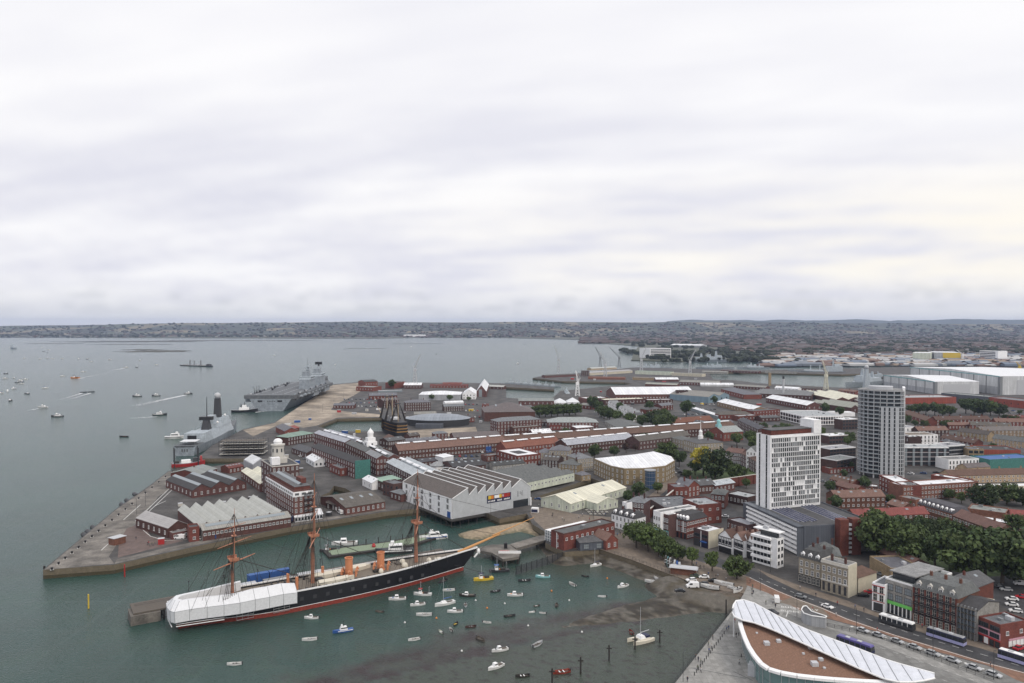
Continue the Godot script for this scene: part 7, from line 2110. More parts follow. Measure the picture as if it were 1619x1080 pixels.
	for q in [[-4.2,-2.0],[4.2,-2.0],[-4.2,-19.0],[4.2,-19.0]]: part(o,"leg",tubes([[Vector3(0,-2,0),Vector3(0,14,0),0.4]],"dark",8),Vector3(q[0],0,q[1]))
	var pp:=poly([[511,874],[520,884],[650,866],[700,850],[690,842],[620,858],[540,868]],0.0)
	var pt:=thing("pontoon","pale green topped pontoon moored between the quay and the warship","pontoon",P(580,870,0.0))
	var g:=Geo.new()
	for i in pp.size(): pp[i]-=Vector2(pt.position.x,pt.position.z)
	g.prism(pp,-0.4,1.0,true)
	part(pt,"float",g.mesh(M("timber_dark")))
	g=Geo.new()
	g.cap(Geometry2D.offset_polygon(pp,-2.0)[0],1.06)
	part(pt,"deck",g.mesh(mat("green_deck",C(0.2,0.25,0.17),"rough",0.2)))
	for k in 9: part(pt,"mooring_post",tubes([[Vector3(0,-1,0),Vector3(0,4.0,0),0.25]],"timber_dark",6),Vector3(pp[0].x+2+k*5.6,0,lerpf(pp[0].y,pp[3].y,k/9.0)-1.0))
	g=Geo.new()
	g.lathe(Vector3(3,1.06,-2),[U(0.9,0),U(1.0,0.6),U(0.6,1.5),U(0,1.8)],10)
	part(pt,"red_buoy",g.mesh(M("red")))
	craft("white cabin cruiser on the far side of the pontoon",546,861,12.0,1.75,1,"white","white")
	craft("black and white tour boat at the near side of the pontoon",625,874,17.0,1.75,3,"dark","white")
	craft("white passenger boat beside the white boathouse",686,852,14.0,1.9,3,"white","blue")
	craft("grey workboat on the left end of the pontoon",522,872,9.0,1.8,4,"dark","grey")
# ---------- bus station ----------
func resample(px: Array,n: int,h: float)->Array:
	var p:=[]
	var run:=[0.0]
	for e in px: p.append(P(1140+e[0]/4.497,930+e[1]/4.497,LAND+h))
	for i in p.size()-1: run.append(run[i]+p[i].distance_to(p[i+1]))
	var out:=[]
	for k in n+1:
		var t: float=run[-1]*k/n
		var i:=0
		while i<p.size()-2 and run[i+1]<t: i+=1
		out.append(p[i].lerp(p[i+1],clampf((t-run[i])/(run[i+1]-run[i]),0,1)))
	return out
func make_station()->void:
	var o:=thing("bus_station","bus station with long white ribbed canopy and brown planted roof","bus station",P(1300,1060))
	var q:=o.position
	var n:=19
	var T:=resample([[82,165],[92,118],[125,92],[220,115],[400,215],[600,310],[800,385],[1000,460],[1200,540],[1400,595],[1518,628]],n,8.6)
	var Bt:=resample([[82,172],[96,206],[140,225],[250,250],[400,310],[600,400],[800,490],[1000,580],[1220,668],[1400,668],[1519,640]],n,8.6)
	var rim:=Geo.new()
	for i in n:
		var g:=Geo.new()
		var a: Vector3=Bt[i]-q
		var b: Vector3=Bt[i+1]-q
		var c: Vector3=T[i+1]-q
		var d: Vector3=T[i]-q
		var k:=5
		for s in k:
			for r in k:
				var f:=func(u: float,v: float)->Vector3: return a.lerp(b,u).lerp(d.lerp(c,u),v)+Vector3(0,0.14*sin(PI*u)+0.8*v,0)
				g.quad(f.call(s/5.0,r/5.0),f.call((s+1)/5.0,r/5.0),f.call((s+1)/5.0,(r+1)/5.0),f.call(s/5.0,(r+1)/5.0))
		part(o,"canopy_cushion",g.mesh(M("canvas")))
		rim.tube(a,b,0.28,0.28,6,false); rim.tube(d+Vector3(0,0.8,0),c+Vector3(0,0.8,0),0.28,0.28,6,false)
		part(o,"canopy_rib",tubes([[a+Vector3(0,0.04,0),d+Vector3(0,0.84,0),0.09]],"grey",5))
		if i % 3==1: part(o,"canopy_column",tubes([[Vector3(0,0,0),Vector3(0,8.6,0),0.22]],"white",8),(a+d)/2*Vector3(1,0,1))
	part(o,"canopy_rim",rim.mesh(M("white")))
	var edge:=[]
	var wall:=[]
	for e in [[150,232],[152,262],[165,305],[185,360],[212,420],[250,480],[300,540],[350,574],[430,598],[540,618],[660,632],[800,645],[1000,658],[1200,668]]:
		edge.append(P(1140+e[0]/4.497,930+e[1]/4.497,LAND+7.2)-q)
	var rp:=PackedVector2Array()
	for e in edge: rp.append(Vector2(e.x,e.z))
	var back:=resample([[1200,660],[1000,580],[800,490],[600,400],[400,310],[250,250],[160,229]],12,7.2)
	for e in back: rp.append(Vector2(e.x-q.x,e.z-q.z))
	var g:=Geo.new()
	g.cap(rp,7.0)
	part(o,"planted_roof",g.mesh(M("brown_roof")))
	var fas:=Geo.new()
	var gl:=Geo.new()
	var mul:=[]
	for i in edge.size()-1:
		var a: Vector3=edge[i]
		var b: Vector3=edge[i+1]
		var out:=(b-a).normalized().cross(Vector3.UP)*-1.0
		if out.dot(Vector3(-1,0,0.4))<0: out=-out
		fas.slab(a+Vector3(0,0.5,0),b+Vector3(0,0.5,0),b+out*1.3+Vector3(0,0.3,0),a+out*1.3+Vector3(0,0.3,0),0.7)
		for y in 2: gl.quad(a*Vector3(1,0,1)+Vector3(0,y*3.4,0),b*Vector3(1,0,1)+Vector3(0,y*3.4,0),b*Vector3(1,0,1)+Vector3(0,y*3.4+3.3,0),a*Vector3(1,0,1)+Vector3(0,y*3.4+3.3,0))
		var m:=maxi(1,int(a.distance_to(b)/2.0))
		for k in m:
			var c:=a.lerp(b,k/float(m))*Vector3(1,0,1)+out*0.1
			mul.append([c,c+Vector3(0,6.9,0),0.07])
	part(o,"white_fascia",fas.mesh(M("white")))
	part(o,"glass_wall",gl.mesh(M("glass_green")))
	part(o,"mullion",tubes(mul,"light_grey",4))
	for e in [[325,402,1.6],[410,384,1.3],[635,430,1.2],[665,550,1.8],[710,514,1.2],[586,470,0.7],[255,322,0.6],[735,572,0.7]]:
		part(o,"roof_vent",one_box(Vector3(-e[2]/2,0,-e[2]/2),Vector3(e[2]/2,e[2]*0.6,e[2]/2),"light_grey"),P(1140+e[0]/4.497,930+e[1]/4.497,LAND+7.0)-q)
	part(o,"entrance_box",one_box(Vector3(-4.5,0,-1.6),Vector3(4.5,3.4,1.6),"light_grey"),P(1208,1070)-q,-0.45)
	var ks:=thing("kiosk","drop shaped slatted kiosk with dark roof beside the bus lanes","kiosk",P(1283,985))
	var kp:=poly([[1267,964],[1270,959],[1275,958.5],[1283,967],[1307,975],[1305,977],[1283,974],[1271,970]],LAND+3.6)
	for i in kp.size(): kp[i]-=Vector2(ks.position.x,ks.position.z)
	g=Geo.new()
	g.prism(kp,0,3.6,false)
	part(ks,"wall",g.mesh(M("sheet_grey")))
	g=Geo.new()
	g.cap(kp,3.45)
	part(ks,"roof",g.mesh(M("roof_felt")))
	g=Geo.new()
	for i in kp.size(): g.tube(Vector3(kp[i].x,3.7,kp[i].y),Vector3(kp[(i+1) % kp.size()].x,3.7,kp[(i+1) % kp.size()].y),0.22,0.22,6)
	part(ks,"rim",g.mesh(M("white")))
# ---------- vehicles ----------
func extrude_profile(prof: Array,w0: float,w1: float)->Geo:
	var g:=Geo.new()
	var ymax:=0.0
	for p in prof: ymax=maxf(ymax,p[1])
	var n:=prof.size()
	var pp:=PackedVector2Array()
	for p in prof: pp.append(U(p[0],p[1]))
	var X:=func(y: float)->float: return lerpf(w0,w1,clampf((y-0.7)/maxf(0.1,ymax-0.7),0,1))
	for i in n:
		var a:=pp[i]
		var b:=pp[(i+1) % n]
		g.quad(Vector3(-X.call(a.y),a.y,a.x),Vector3(-X.call(b.y),b.y,b.x),Vector3(X.call(b.y),b.y,b.x),Vector3(X.call(a.y),a.y,a.x))
	var t:=Geometry2D.triangulate_polygon(pp)
	for i in range(0,t.size(),3):
		for s in [-1.0,1.0]:
			var q:=[]
			for k in 3: q.append(Vector3(s*X.call(pp[t[i+k]].y),pp[t[i+k]].y,pp[t[i+k]].x))
			if ((q[1]-q[0]).cross(q[2]-q[0]).x>0)==(s>0): g.tri(q[0],q[1],q[2])
			else: g.tri(q[0],q[2],q[1])
	return g
var car_mesh:={}
func shared(key: String,fn: Callable)->Mesh:
	if not car_mesh.has(key): car_mesh[key]=fn.call()
	return car_mesh[key]
func wheels(o: Node3D,zs: Array,x: float,r: float)->void:
	for z in zs:
		for s in [-1.0,1.0]: part(o,"wheel",shared("wheel%s" % r,func(): return tubes([[Vector3(-0.11,0,0),Vector3(0.11,0,0),r]],"tyre",10)),Vector3(s*x,r,z))
func car(label: String,px: float,py: float,turn: float,paint:="silver",kind:=0,group:="parked cars")->void:
	var o:=thing(["car","van","estate_car"][kind],label,["car","van","car"][kind],P(px,py,LAND+0.02),turn,group)
	if kind==1:
		part(o,"body",shared("vb"+paint,func(): return extrude_profile([[-2.5,0.35],[2.5,0.35],[2.5,2.15],[2.3,2.25],[-1.0,2.25],[-1.7,1.3],[-2.45,1.05]],0.95,0.86).mesh(M(paint))))
		part(o,"windscreen",shared("vw",func(): return extrude_profile([[-1.65,1.36],[-0.2,1.36],[-0.2,2.0],[-1.12,2.05]],0.96,0.92).mesh(M("glass"))))
		wheels(o,[-1.6,1.5],0.85,0.34)
		return
	part(o,"body",shared("cb"+paint,func(): return extrude_profile([[-2.15,0.3],[2.1,0.3],[2.15,0.75],[2.05,0.92],[-1.0,0.95],[-2.05,0.78],[-2.2,0.6]],0.88,0.86).mesh(M(paint))))
	var back:=2.0 if kind==2 else 1.5
	part(o,"cabin_glass",shared("cg%d" % kind,func(): return extrude_profile([[-1.05,0.93],[back,0.9],[back-0.45,1.38],[-0.35,1.4]],0.8,0.66).mesh(M("glass"))))
	part(o,"roof",shared("cr%d" % kind+paint,func(): return extrude_profile([[-0.38,1.385],[back-0.4,1.365],[back-0.55,1.45],[-0.25,1.46]],0.69,0.62).mesh(M(paint))))
	wheels(o,[-1.35,1.3],0.78,0.32)
func bus(label: String,px: float,py: float,turn: float,lower: String,upper: String,roof: String)->void:
	var o:=thing("bus",label,"bus",P(px,py,LAND+0.02),turn,"single deck buses")
	part(o,"body",extrude_profile([[-5.9,0.3],[5.9,0.3],[5.95,1.3],[-5.95,1.3]],1.25,1.25).mesh(M(lower)))
	part(o,"window_band",extrude_profile([[-5.9,1.3],[5.9,1.3],[5.85,2.5],[-5.75,2.5]],1.24,1.2).mesh(M("glass")))
	part(o,"upper_panel",extrude_profile([[-5.76,2.5],[5.86,2.5],[5.8,2.85],[-5.6,2.85]],1.22,1.16).mesh(M(upper)))
	part(o,"roof",extrude_profile([[-5.6,2.85],[5.8,2.85],[5.6,3.0],[-5.3,3.0]],1.12,1.0).mesh(M(roof)))
	for k in 6:
		for s in [-1.0,1.0]: part(o,"pillar",one_box(Vector3(-0.02,1.3,-0.08),Vector3(0.02,2.5,0.08),upper),Vector3(s*1.24,0,-4.2+k*1.8))
	for z in [-1.5,2.5]: part(o,"roof_unit",one_box(Vector3(-0.6,3.0,-0.7),Vector3(0.6,3.2,0.7),"light_grey"),Vector3(0,0,z))
	wheels(o,[-3.6,3.2],1.12,0.48)
func make_vehicles()->void:
	var ra:=P(1390,985)
	var rb:=P(1500,1020)
	var along:=aim(ra,rb)
	bus("white roofed bus with black and green sides at the stop before the green shop",1418,990,along,"dark","white","white")
	bus("purple and white bus before the red brick hotel",1496,1013,along,"lilac","navy_blue","silver")
	bus("purple and white bus at the right edge of the street",1613,1049,along,"lilac","navy_blue","white")
	bus("deep purple roofed bus waiting behind the white canopy",1352,1026,along,"navy_blue","purple","purple")
	var tx:=[[1364,999],[1389,1006.5],[1418,1016],[1446,1025.5],[1475,1035.5],[1506,1046],[1540,1058],[1571,1069]]
	for i in 8: car("silver taxi in the rank, %s from the left" % ["first","second","third","fourth","fifth","sixth","seventh","eighth"][i],tx[i][0],tx[i][1],along,"silver",2 if i in [4,7] else 0,"taxis in the rank")
	var list:=[["white car driving past the stone bank",1308,961,along,"car_white",0],["grey car on the street beside the bus entrance",1266,945,along+0.3,"grey",2],["white van parked by the bus entrance barrier",1228,951,-0.25,"car_white",1],["black car under the canopy tip",1222,970,along,"car_black",0],
		["white car furthest back on the shingle hard",1113,914,1.5,"car_white",0],["white car between green car and white van on the hard",1093,919,1.75,"car_white",2],["small white van on the shingle hard",1095,929,1.6,"car_white",1],["black car lowest on the shingle hard",1075,936,1.4,"car_black",0],["black estate beside the boat trailers",1112,925,1.2,"car_black",2],["dark car behind the boat trailers",1128,920,1.3,"car_black",0],["dull green car beside the wooden kiosk",1099,912.5,1.5,"car_green",0],
		["white minibus in the yard behind the hotel",1614,925,1.3,"car_white",1],["silver car in the yard beside the minibus",1591,934,1.3,"silver",2],["white car in the middle of the hotel yard",1600,949,1.3,"car_white",0],["red car in the hotel yard",1616,946,1.2,"car_red",0],["white car nearest the street row in the yard",1606,968,1.2,"car_white",2],["dark car at the far end of the hotel yard",1579,930,1.3,"car_black",0],["white car under the yard trees",1600,958,1.2,"car_white",0],
		["red car beside the pink corner shop",1611,1027,along+1.4,"car_red",0],["black car behind the end of the stone bank",1365,943,1.3,"car_black",2],["red car behind the black one at the bank end",1375,938,1.3,"car_red",0],["grey car beside the peach garage wall",1392,909,0.6,"grey",0],
		["white van on the quay corner",284,852,1.6,"car_white",1],["white pickup on the quay before the gable store",312,853,1.5,"car_white",2],["dark grey car beside the white pickup on the quay",330,852,0.2,"grey",0],["blue van beside the quay hall",341,850.5,0.1,"car_blue",1],["dark car before the long quay hall",402,837,1.8,"car_black",0],["silver car near the end of the quay hall",420,835,1.5,"silver",0],["white van beside the low waterside shed",532,807,0.6,"car_white",1],["second white van beside the low waterside shed",538,812,0.6,"car_white",1],
		["silver car turning at the dockyard gate road",1060,778,0.9,"silver",0],["white car parked by the yellow brick block",1066,748,0.4,"car_white",0],["grey car parked under the yellow brick block",1070,742,0.4,"grey",0],["white car outside the white marquee by the long storehouse",475,722,0.9,"car_white",0],["grey car on the dock road by the long storehouse",482,726,0.9,"grey",0]]
	for e in list: car(e[0],e[1],e[2],e[3],e[4],e[5],"cars about the town and quay")
	var lots:=[["car parked in the lot beside the old ship",545,632,605,643,30],["car parked in the lot below the long ropery",715,716,795,728,26],["car parked in the staff lot beside the big tree",1078,640,1132,656,26],["car parked on the basin road near the white hall",735,640,760,660,12],["car parked beside the orange clad works",1575,650,1619,654,10]]
	for l in lots:
		for k in l[5]:
			var f: float=float(k)/l[5]
			var row: int=k % 3
			var pk:=rng.randi() % 6
			car(l[0].replace("car parked","%s car %s along the %s row" % [["silver","white","black","grey","red","blue"][pk],ordinal(k/3),["back","middle","front"][row]]),lerpf(l[1],l[3],f)+rng.randf_range(-1,1),lerpf(l[2],l[4],row/2.0),0.2+rng.randf_range(-0.05,0.05),["silver","car_white","car_black","grey","car_red","car_blue"][pk],(rng.randi() % 2)*2,l[0].replace("car parked","cars parked"))
	var tr:=thing("lorry","dark blue lorry parked beside the white marquee on the quay","lorry",P(450,827,LAND+0.02),1.75)
	part(tr,"cab",one_box(Vector3(-1.2,0.6,-4.4),Vector3(1.2,2.8,-2.4),"navy_blue"))
	part(tr,"load_body",one_box(Vector3(-1.25,1.0,-2.2),Vector3(1.25,3.4,4.4),"navy_blue"))
	part(tr,"windscreen",one_box(Vector3(-1.1,1.8,-4.45),Vector3(1.1,2.6,-4.38),"glass"))
	wheels(tr,[-3.4,2.6,3.7],1.1,0.5)
	var by:=[["white boat on a trailer behind the shingle hard cars",1123,929,1.1,7.0],["white speedboat laid up beside the dark round tree",1145,924,1.0,7.5],["white catamaran dinghy laid up nearest the plaza corner",1166,934,2.4,6.0],["small white boat laid up beside the catamaran dinghy",1158,930,0.9,4.0],["white skiff stranded on the weedy shingle",1030,920,1.3,5.0],["pink skiff beside the stranded white one",1038,915,0.4,3.4]]
	for e in by:
		var b:=craft(e[0],e[1],e[2],e[4],e[3],0,"white","light_grey","boats laid up ashore")
		var g:=P(e[1],e[2],LAND+0.3 if e[1]>1100 else 1.3)
		b.position=g
# ---------- people ----------
func nets(bones: Array,cell: float)->Geo:
	var lo:=Vector3.ONE*1e9
	var hi:=-lo
	for b in bones:
		for k in 2:
			lo=lo.min(b[k]-Vector3.ONE*(b[2+k]+cell*2)); hi=hi.max(b[k]+Vector3.ONE*(b[2+k]+cell*2))
	var N:=Vector3i((hi-lo)/cell)+Vector3i.ONE
	var fld:=PackedFloat32Array()
	fld.resize(N.x*N.y*N.z)
	for z in N.z:
		for y in N.y:
			for x in N.x:
				var p:=lo+Vector3(x,y,z)*cell
				var s:=0.0
				for b in bones:
					var ab: Vector3=b[1]-b[0]
					var t:=clampf((p-b[0]).dot(ab)/maxf(ab.length_squared(),1e-6),0,1)
					s+=exp(-32.0*(p.distance_to(b[0]+ab*t)-lerpf(b[2],b[3],t)))
				fld[x+N.x*(y+N.y*z)]=-log(maxf(s,1e-9))/32.0
	var vert:={}
	var g:=Geo.new()
	var at:=func(x: int,y: int,z: int)->float: return fld[x+N.x*(y+N.y*z)]
	for z in N.z-1:
		for y in N.y-1:
			for x in N.x-1:
				var sum:=Vector3.ZERO
				var cnt:=0
				for e in [[0,0,0,1,0,0],[0,1,0,1,1,0],[0,0,1,1,0,1],[0,1,1,1,1,1],[0,0,0,0,1,0],[1,0,0,1,1,0],[0,0,1,0,1,1],[1,0,1,1,1,1],[0,0,0,0,0,1],[1,0,0,1,0,1],[0,1,0,0,1,1],[1,1,0,1,1,1]]:
					var a: float=at.call(x+e[0],y+e[1],z+e[2])
					var b: float=at.call(x+e[3],y+e[4],z+e[5])
					if (a<0)!=(b<0):
						sum+=Vector3(e[0],e[1],e[2]).lerp(Vector3(e[3],e[4],e[5]),a/(a-b))
						cnt+=1
				if cnt: vert[Vector3i(x,y,z)]=lo+(Vector3(x,y,z)+sum/cnt)*cell
	for z in range(1,N.z-1):
		for y in range(1,N.y-1):
			for x in range(1,N.x-1):
				var a: float=at.call(x,y,z)
				for ax in 3:
					var d:=Vector3i(int(ax==0),int(ax==1),int(ax==2))
					var b: float=at.call(x+d.x,y+d.y,z+d.z)
					if (a<0)==(b<0): continue
					var u:=Vector3i(d.z,d.x,d.y)
					var w:=Vector3i(d.y,d.z,d.x)
					var c:=Vector3i(x,y,z)
					var q:=[vert[c-u-w],vert[c-w],vert[c],vert[c-u]]
					if a<0: g.quad(q[0],q[1],q[2],q[3])
					else: g.quad(q[3],q[2],q[1],q[0])
	return g
func person_bones(step: float,bend: float)->Array:
	var b:=[[Vector3(0,1.0,0),Vector3(0,1.38,0),0.135,0.15],[Vector3(-0.15,1.4,0),Vector3(0.15,1.4,0),0.075,0.075],[Vector3(0,1.45,0),Vector3(0,1.55,-0.02),0.055,0.055],[Vector3(0,1.62,-0.02),Vector3(0,1.68,-0.02),0.09,0.1],[Vector3(0,1.62,-0.12),Vector3(0,1.61,-0.125),0.018,0.018]]
	for s in [-1.0,1.0]:
		var f: float=s*step
		b.append([Vector3(s*0.09,0.98,0),Vector3(s*0.1,0.52,-f*0.5),0.09,0.062]); b.append([Vector3(s*0.1,0.52,-f*0.5),Vector3(s*0.1,0.1,-f*0.8+absf(f)*0.12),0.06,0.042]); b.append([Vector3(s*0.1,0.05,-f*0.8+absf(f)*0.12),Vector3(s*0.11,0.04,-f*0.8-0.14),0.045,0.035])
		b.append([Vector3(s*0.2,1.38,0),Vector3(s*0.24,1.1,f*0.3),0.055,0.045]); b.append([Vector3(s*0.24,1.1,f*0.3),Vector3(s*0.23,0.88,f*0.4-bend),0.042,0.032]); b.append([Vector3(s*0.23,0.86,f*0.4-bend),Vector3(s*0.23,0.78,f*0.4-bend-0.03),0.035,0.02])
	return b
func make_people()->void:
	var looks:=[]
	var tops:=[C(0.03,0.035,0.05),C(0.3,0.05,0.05),C(0.45,0.45,0.45),C(0.06,0.1,0.22),C(0.02,0.02,0.02),C(0.12,0.14,0.1)]
	for i in 3:
		var g:=nets(person_bones([0.0,0.3,0.2][i],[0.02,0.1,0.2][i]),0.042)
		for k in 2:
			var q:=Geo.new()
			q.v=g.v; q.n=g.n
			for p in g.v:
				var col: Color=Color(0.05,0.05,0.07) if p.y<0.98 else tops[(i*2+k) % 6]
				if p.y>1.5: col=Color(0.42,0.25,0.18) if p.z<0.0 and p.y<1.72 else Color(0.05,0.035,0.025)
				if p.y<0.86 and absf(p.x)>0.19: col=Color(0.42,0.25,0.18)
				if p.y<0.09: col=Color(0.02,0.02,0.02)
				q.c.append(col)
			looks.append(q.mesh(M("cloth"),true))
	var sets:=[["person walking on the plaza beside the water",[[1162,985],[1152,996],[1149,998],[1120,1022],[1125,1026],[1104,1046],[1108,1050],[1100,1043],[1103,1060],[1108,1064],[1087,1078],[1127,1012],[1121,1032],[1164,1008],[1169,1051]]],["person on the paving by the street trees",[[1098,903],[1103,906],[1107,899],[1120,910],[1132,914],[1135,913],[1113,899],[1186,922],[1190,930],[1189,936],[1191,939],[1096,897],[1101,894],[1148,918]]],
		["person strolling in the gate square",[[889,822],[892,825],[874,815],[873,818],[852,801],[957,815],[915,820],[932,823],[938,812],[921,816],[979,842],[981,846],[985,850],[976,848]]],["person standing in the group on the quay",[[233,862],[235,861],[237,864],[240,862],[242,863],[245,861],[215,853]]],["person watching the ships from the sandy jetty",[[405,671],[409,670],[412,670],[416,669],[420,668],[425,669],[398,676],[402,674],[430,666]]],
		["person beside the bus lanes",[[1226,961],[1222,955],[1211,956],[1322,975],[1566,1055],[1189,943],[1387,999],[1285,966]]],["person walking past the street row",[[1324,957],[1290,943],[1352,962],[1430,986],[1265,932],[1366,967],[1458,993]]]]
	for s in sets:
		s[1].sort_custom(func(x,y): return x[0]<y[0])
		for e in s[1]:
			var o:=thing("person",s[0]+", %s from the left" % ordinal(s[1].find(e)),"person",P(e[0],e[1],LAND+0.01),rng.randf()*TAU,s[0].replace("person","people"))
			part(o,"body",looks[rng.randi() % looks.size()])
# ---------- street furniture, moorings, cranes ----------
func make_furniture()->void:
	var lp:=shared("lamp",func(): return tubes([[Vector3.ZERO,Vector3(0,9,0),0.09,0.06],[Vector3(0,9,0),Vector3(0.9,9.2,0),0.05],[Vector3(0.6,9.12,0),Vector3(1.3,9.22,0),0.12]],"dark",6))
	var lamps:=[["street lamp beside the taxi rank start",1354,1003],["street lamp beside the middle of the taxi rank",1475,1039],["street lamp at the taxi rank end",1571,1075],["street lamp by the drop shaped kiosk",1260,975],["lamp post on the plaza edge",1080,1078],["lamp post near the plaza corner by the spit",1202,935],["street lamp before the white flats",1218,905],["tall lamp on the quay road",216,814],["second tall lamp on the quay road",230,800],["lamp by the boathouse ramp",776,818],["lamp by the dockyard gate square",957,805],["tall white mast in the gate square",921,815],["lamp on the dock road by the long storehouse",502,738],["lamp at the storehouse corner",525,752],["lamp beside the market annexe",938,822],["tall lamp on the sandy jetty",510,651],["second tall lamp on the sandy jetty",528,636],["third tall lamp on the sandy jetty",543,630],["lamp behind the high dockyard wall",1178,768],["lamp in the hotel yard",1622,965]]
	for e in lamps:
		var o:=thing("lamp_post",e[0],"lamp post",P(e[1],e[2]),rng.randf()*TAU,"lamp posts")
		part(o,"post",lp)
	for k in 19:
		var t:=k/18.0
		var o:=thing("mooring_bollard","mooring bollard on white pad along the quay, %s from the pointed tip" % ordinal(k),"bollard",P(lerpf(78,268,t)+4,lerpf(899,744,t)+2),0.7,"quay bollards")
		part(o,"pad",one_box(Vector3(-0.7,0,-0.45),Vector3(0.7,0.06,0.45),"paint_line"))
		part(o,"post",tubes([[Vector3(0,0.06,0),Vector3(0,0.9,0),0.45,0.4],[Vector3(0,0.9,0),Vector3(0,1.1,0),0.6,0.5]],"black",8))
	for k in 18:
		var o:=thing("paving_bollard","slim black bollard on the plaza, %s along the curved row" % NTH[k % 16] if k<16 else ["slim black bollard near the upper bus station glass wall","slim black bollard near the bus station entrance box"][k-16],"bollard",P(lerpf(1145,1098,k/15.0) if k<16 else 1168+(k-16)*4,lerpf(1003,1068,k/15.0) if k<16 else 1005+(k-16)*34),0.0,"plaza bollards")
		part(o,"post",tubes([[Vector3.ZERO,Vector3(0,1.1,0),0.13]],"black",8))
	for e in [["dark railing along the promenade wall above the beach",[[950,868],[1000,885],[1052,904.5],[1078,914]]],["low rail along the plaza edge over the water",[[1166,955],[1120,1012],[1064,1084]]],["glass barrier rail between taxi rank and bus bays",[[1308,990],[1392,1009],[1489,1047],[1570,1078]]],["fence along the sand slipway walk",[[722,838],[760,828],[800,819],[833,812]]],["rail along the slipway pier",[[808,860],[852,847],[868,843]]]]:
		var p0:=P(e[1][0][0],e[1][0][1])
		var o:=thing("railing",e[0],"railing",p0)
		var rl:=[]
		for i in e[1].size()-1:
			var a:=P(e[1][i][0],e[1][i][1])-p0
			var b:=P(e[1][i+1][0],e[1][i+1][1])-p0
			rl.append([a+Vector3(0,1.1,0),b+Vector3(0,1.1,0),0.05]); rl.append([a+Vector3(0,0.6,0),b+Vector3(0,0.6,0),0.035])
			var n:=int(a.distance_to(b)/2.2)
			for k in n: part(o,"post",shared("rpost",func(): return tubes([[Vector3.ZERO,Vector3(0,1.15,0),0.06]],"dark",5)),a.lerp(b,k/float(n)))
		part(o,"rail",tubes(rl,"dark",4))
	for e in [["tarry mooring post with crosspiece at the lower middle of the bay",918,1066,5.5],["mooring post below the catamaran",963,1044,5.0],["mooring post touching the catamaran",1004,1027,4.5],["mooring post right of the catamaran",1043,1016,4.5],["mooring post beside the red bottomed workboat",873,1082,5.0],["dark pile at the plaza corner",1148,975,6.5],["red channel post off the quay",197,912,5.5],["yellow channel post off the quay tip",140,962,5.5]]:
		var o:=thing("mooring_post",e[0],"post",P(e[1],e[2],0),0.0,"posts in the water")
		part(o,"pile",tubes([[Vector3(0,-1,0),Vector3(0,e[3],0),0.3,0.26]],"red" if "red ch" in e[0] else ("yellow" if "yellow" in e[0] else "timber_dark"),8))
		if e[1]>860 and e[1]<1100: part(o,"crosspiece",one_box(Vector3(-0.9,e[3]*0.75,-0.15),Vector3(0.9,e[3]*0.75+0.35,0.15),"timber_dark"))
	var fe:=thing("wave_screen","dark slatted wave screen standing in the water by the visitor centre","screen",P(816,909,0))
	for k in 9:
		var a:=P(lerpf(816,890,k/9.0),lerpf(909,885,k/9.0),0)-fe.position
		var b:=P(lerpf(816,890,(k+1)/9.0),lerpf(909,885,(k+1)/9.0),0)-fe.position
		part(fe,"post",tubes([[Vector3(0,-0.5,0),Vector3(0,4.2,0),0.16]],"black",6),a)
		var g:=Geo.new()
		for y in 8: g.box(Vector3(0,0.2+y*0.45,-0.03),Vector3(a.distance_to(b),0.48+y*0.45,0.03))
		part(fe,"slat",g.mesh(M("dark")),a,atan2(-(b-a).z,(b-a).x))
	var pier:=thing("pier_head","concrete pier head with red seats and walkway beside the warship's bow","pier",P(800,872,LAND-0.4))
	for e in [[[744,868],[778,861],[806,861],[822,874],[820,880],[795,884],[778,874]],[[806,860.5],[852,847],[866,846],[866,853],[816,867]]]:
		var p:=poly(e,LAND-0.4)
		for i in p.size(): p[i]-=U(pier.position.x,pier.position.z)
		var g:=Geo.new()
		g.prism(p,-1.2,0.0,true,true)
		part(pier,"deck",g.mesh(M("concrete")))
		for v in p: part(pier,"pile",tubes([[Vector3(0,-5,0),Vector3(0,-1.2,0),0.5]],"timber_dark",8),Vector3(v.x*0.94,0,v.y*0.94))
	part(pier,"seats",one_box(Vector3(-3,0,1),Vector3(1.5,0.8,2.2),"red"))
	part(pier,"white_board",one_box(Vector3(-3.5,0,3.0),Vector3(7,1.2,3.2),"white"))
	part(pier,"cabinet",one_box(Vector3(-1.0,0,-5.6),Vector3(0.6,2.6,-4.4),"black"))
	var hut:=thing("quay_hut","little orange brick hut with pale roof on the open quay","hut",P(176,862))
	part(hut,"wall",one_box(Vector3(-2.2,0,-6),Vector3(2.2,3.2,0),"brick_orange"),Vector3.ZERO,-0.5)
	part(hut,"roof",one_box(Vector3(-2.5,3.2,-6.3),Vector3(2.5,3.45,0.3),"light_grey"),Vector3.ZERO,-0.5)
	var kk:=thing("wooden_kiosk","orange wooden kiosk with curved pale roof beside the upturned dinghies","kiosk",P(1066,907),-0.35)
	part(kk,"wall",one_box(Vector3(-1.5,0,-2),Vector3(9.0,2.8,0.6),"brick_orange"))
	part(kk,"roof",frustum(1.4,-2.8,6.0,5.6,2.8,3.3,0.4,"light_grey"),Vector3(3.8,0,0))
	for k in 7:
		var o:=craft("upright dinghy in the rack beside the wooden kiosk, %s from the left" % NTH[k],1053+k*3.6,909+k*1.9,4.4,0.2*k,0,["white","turquoise","white","dark","white","blue","light_grey"][k],"white","racked dinghies")
		o.position.y=LAND+2.2
		o.rotation=Vector3(1.35,0.2*k,0)
	var st:=thing("food_stall","small white and dark food stall in front of the boathouse entrance","stall",P(846,810),-0.3)
	part(st,"body",one_box(Vector3(-2,0,-1.2),Vector3(2,2.6,1.2),"white"))
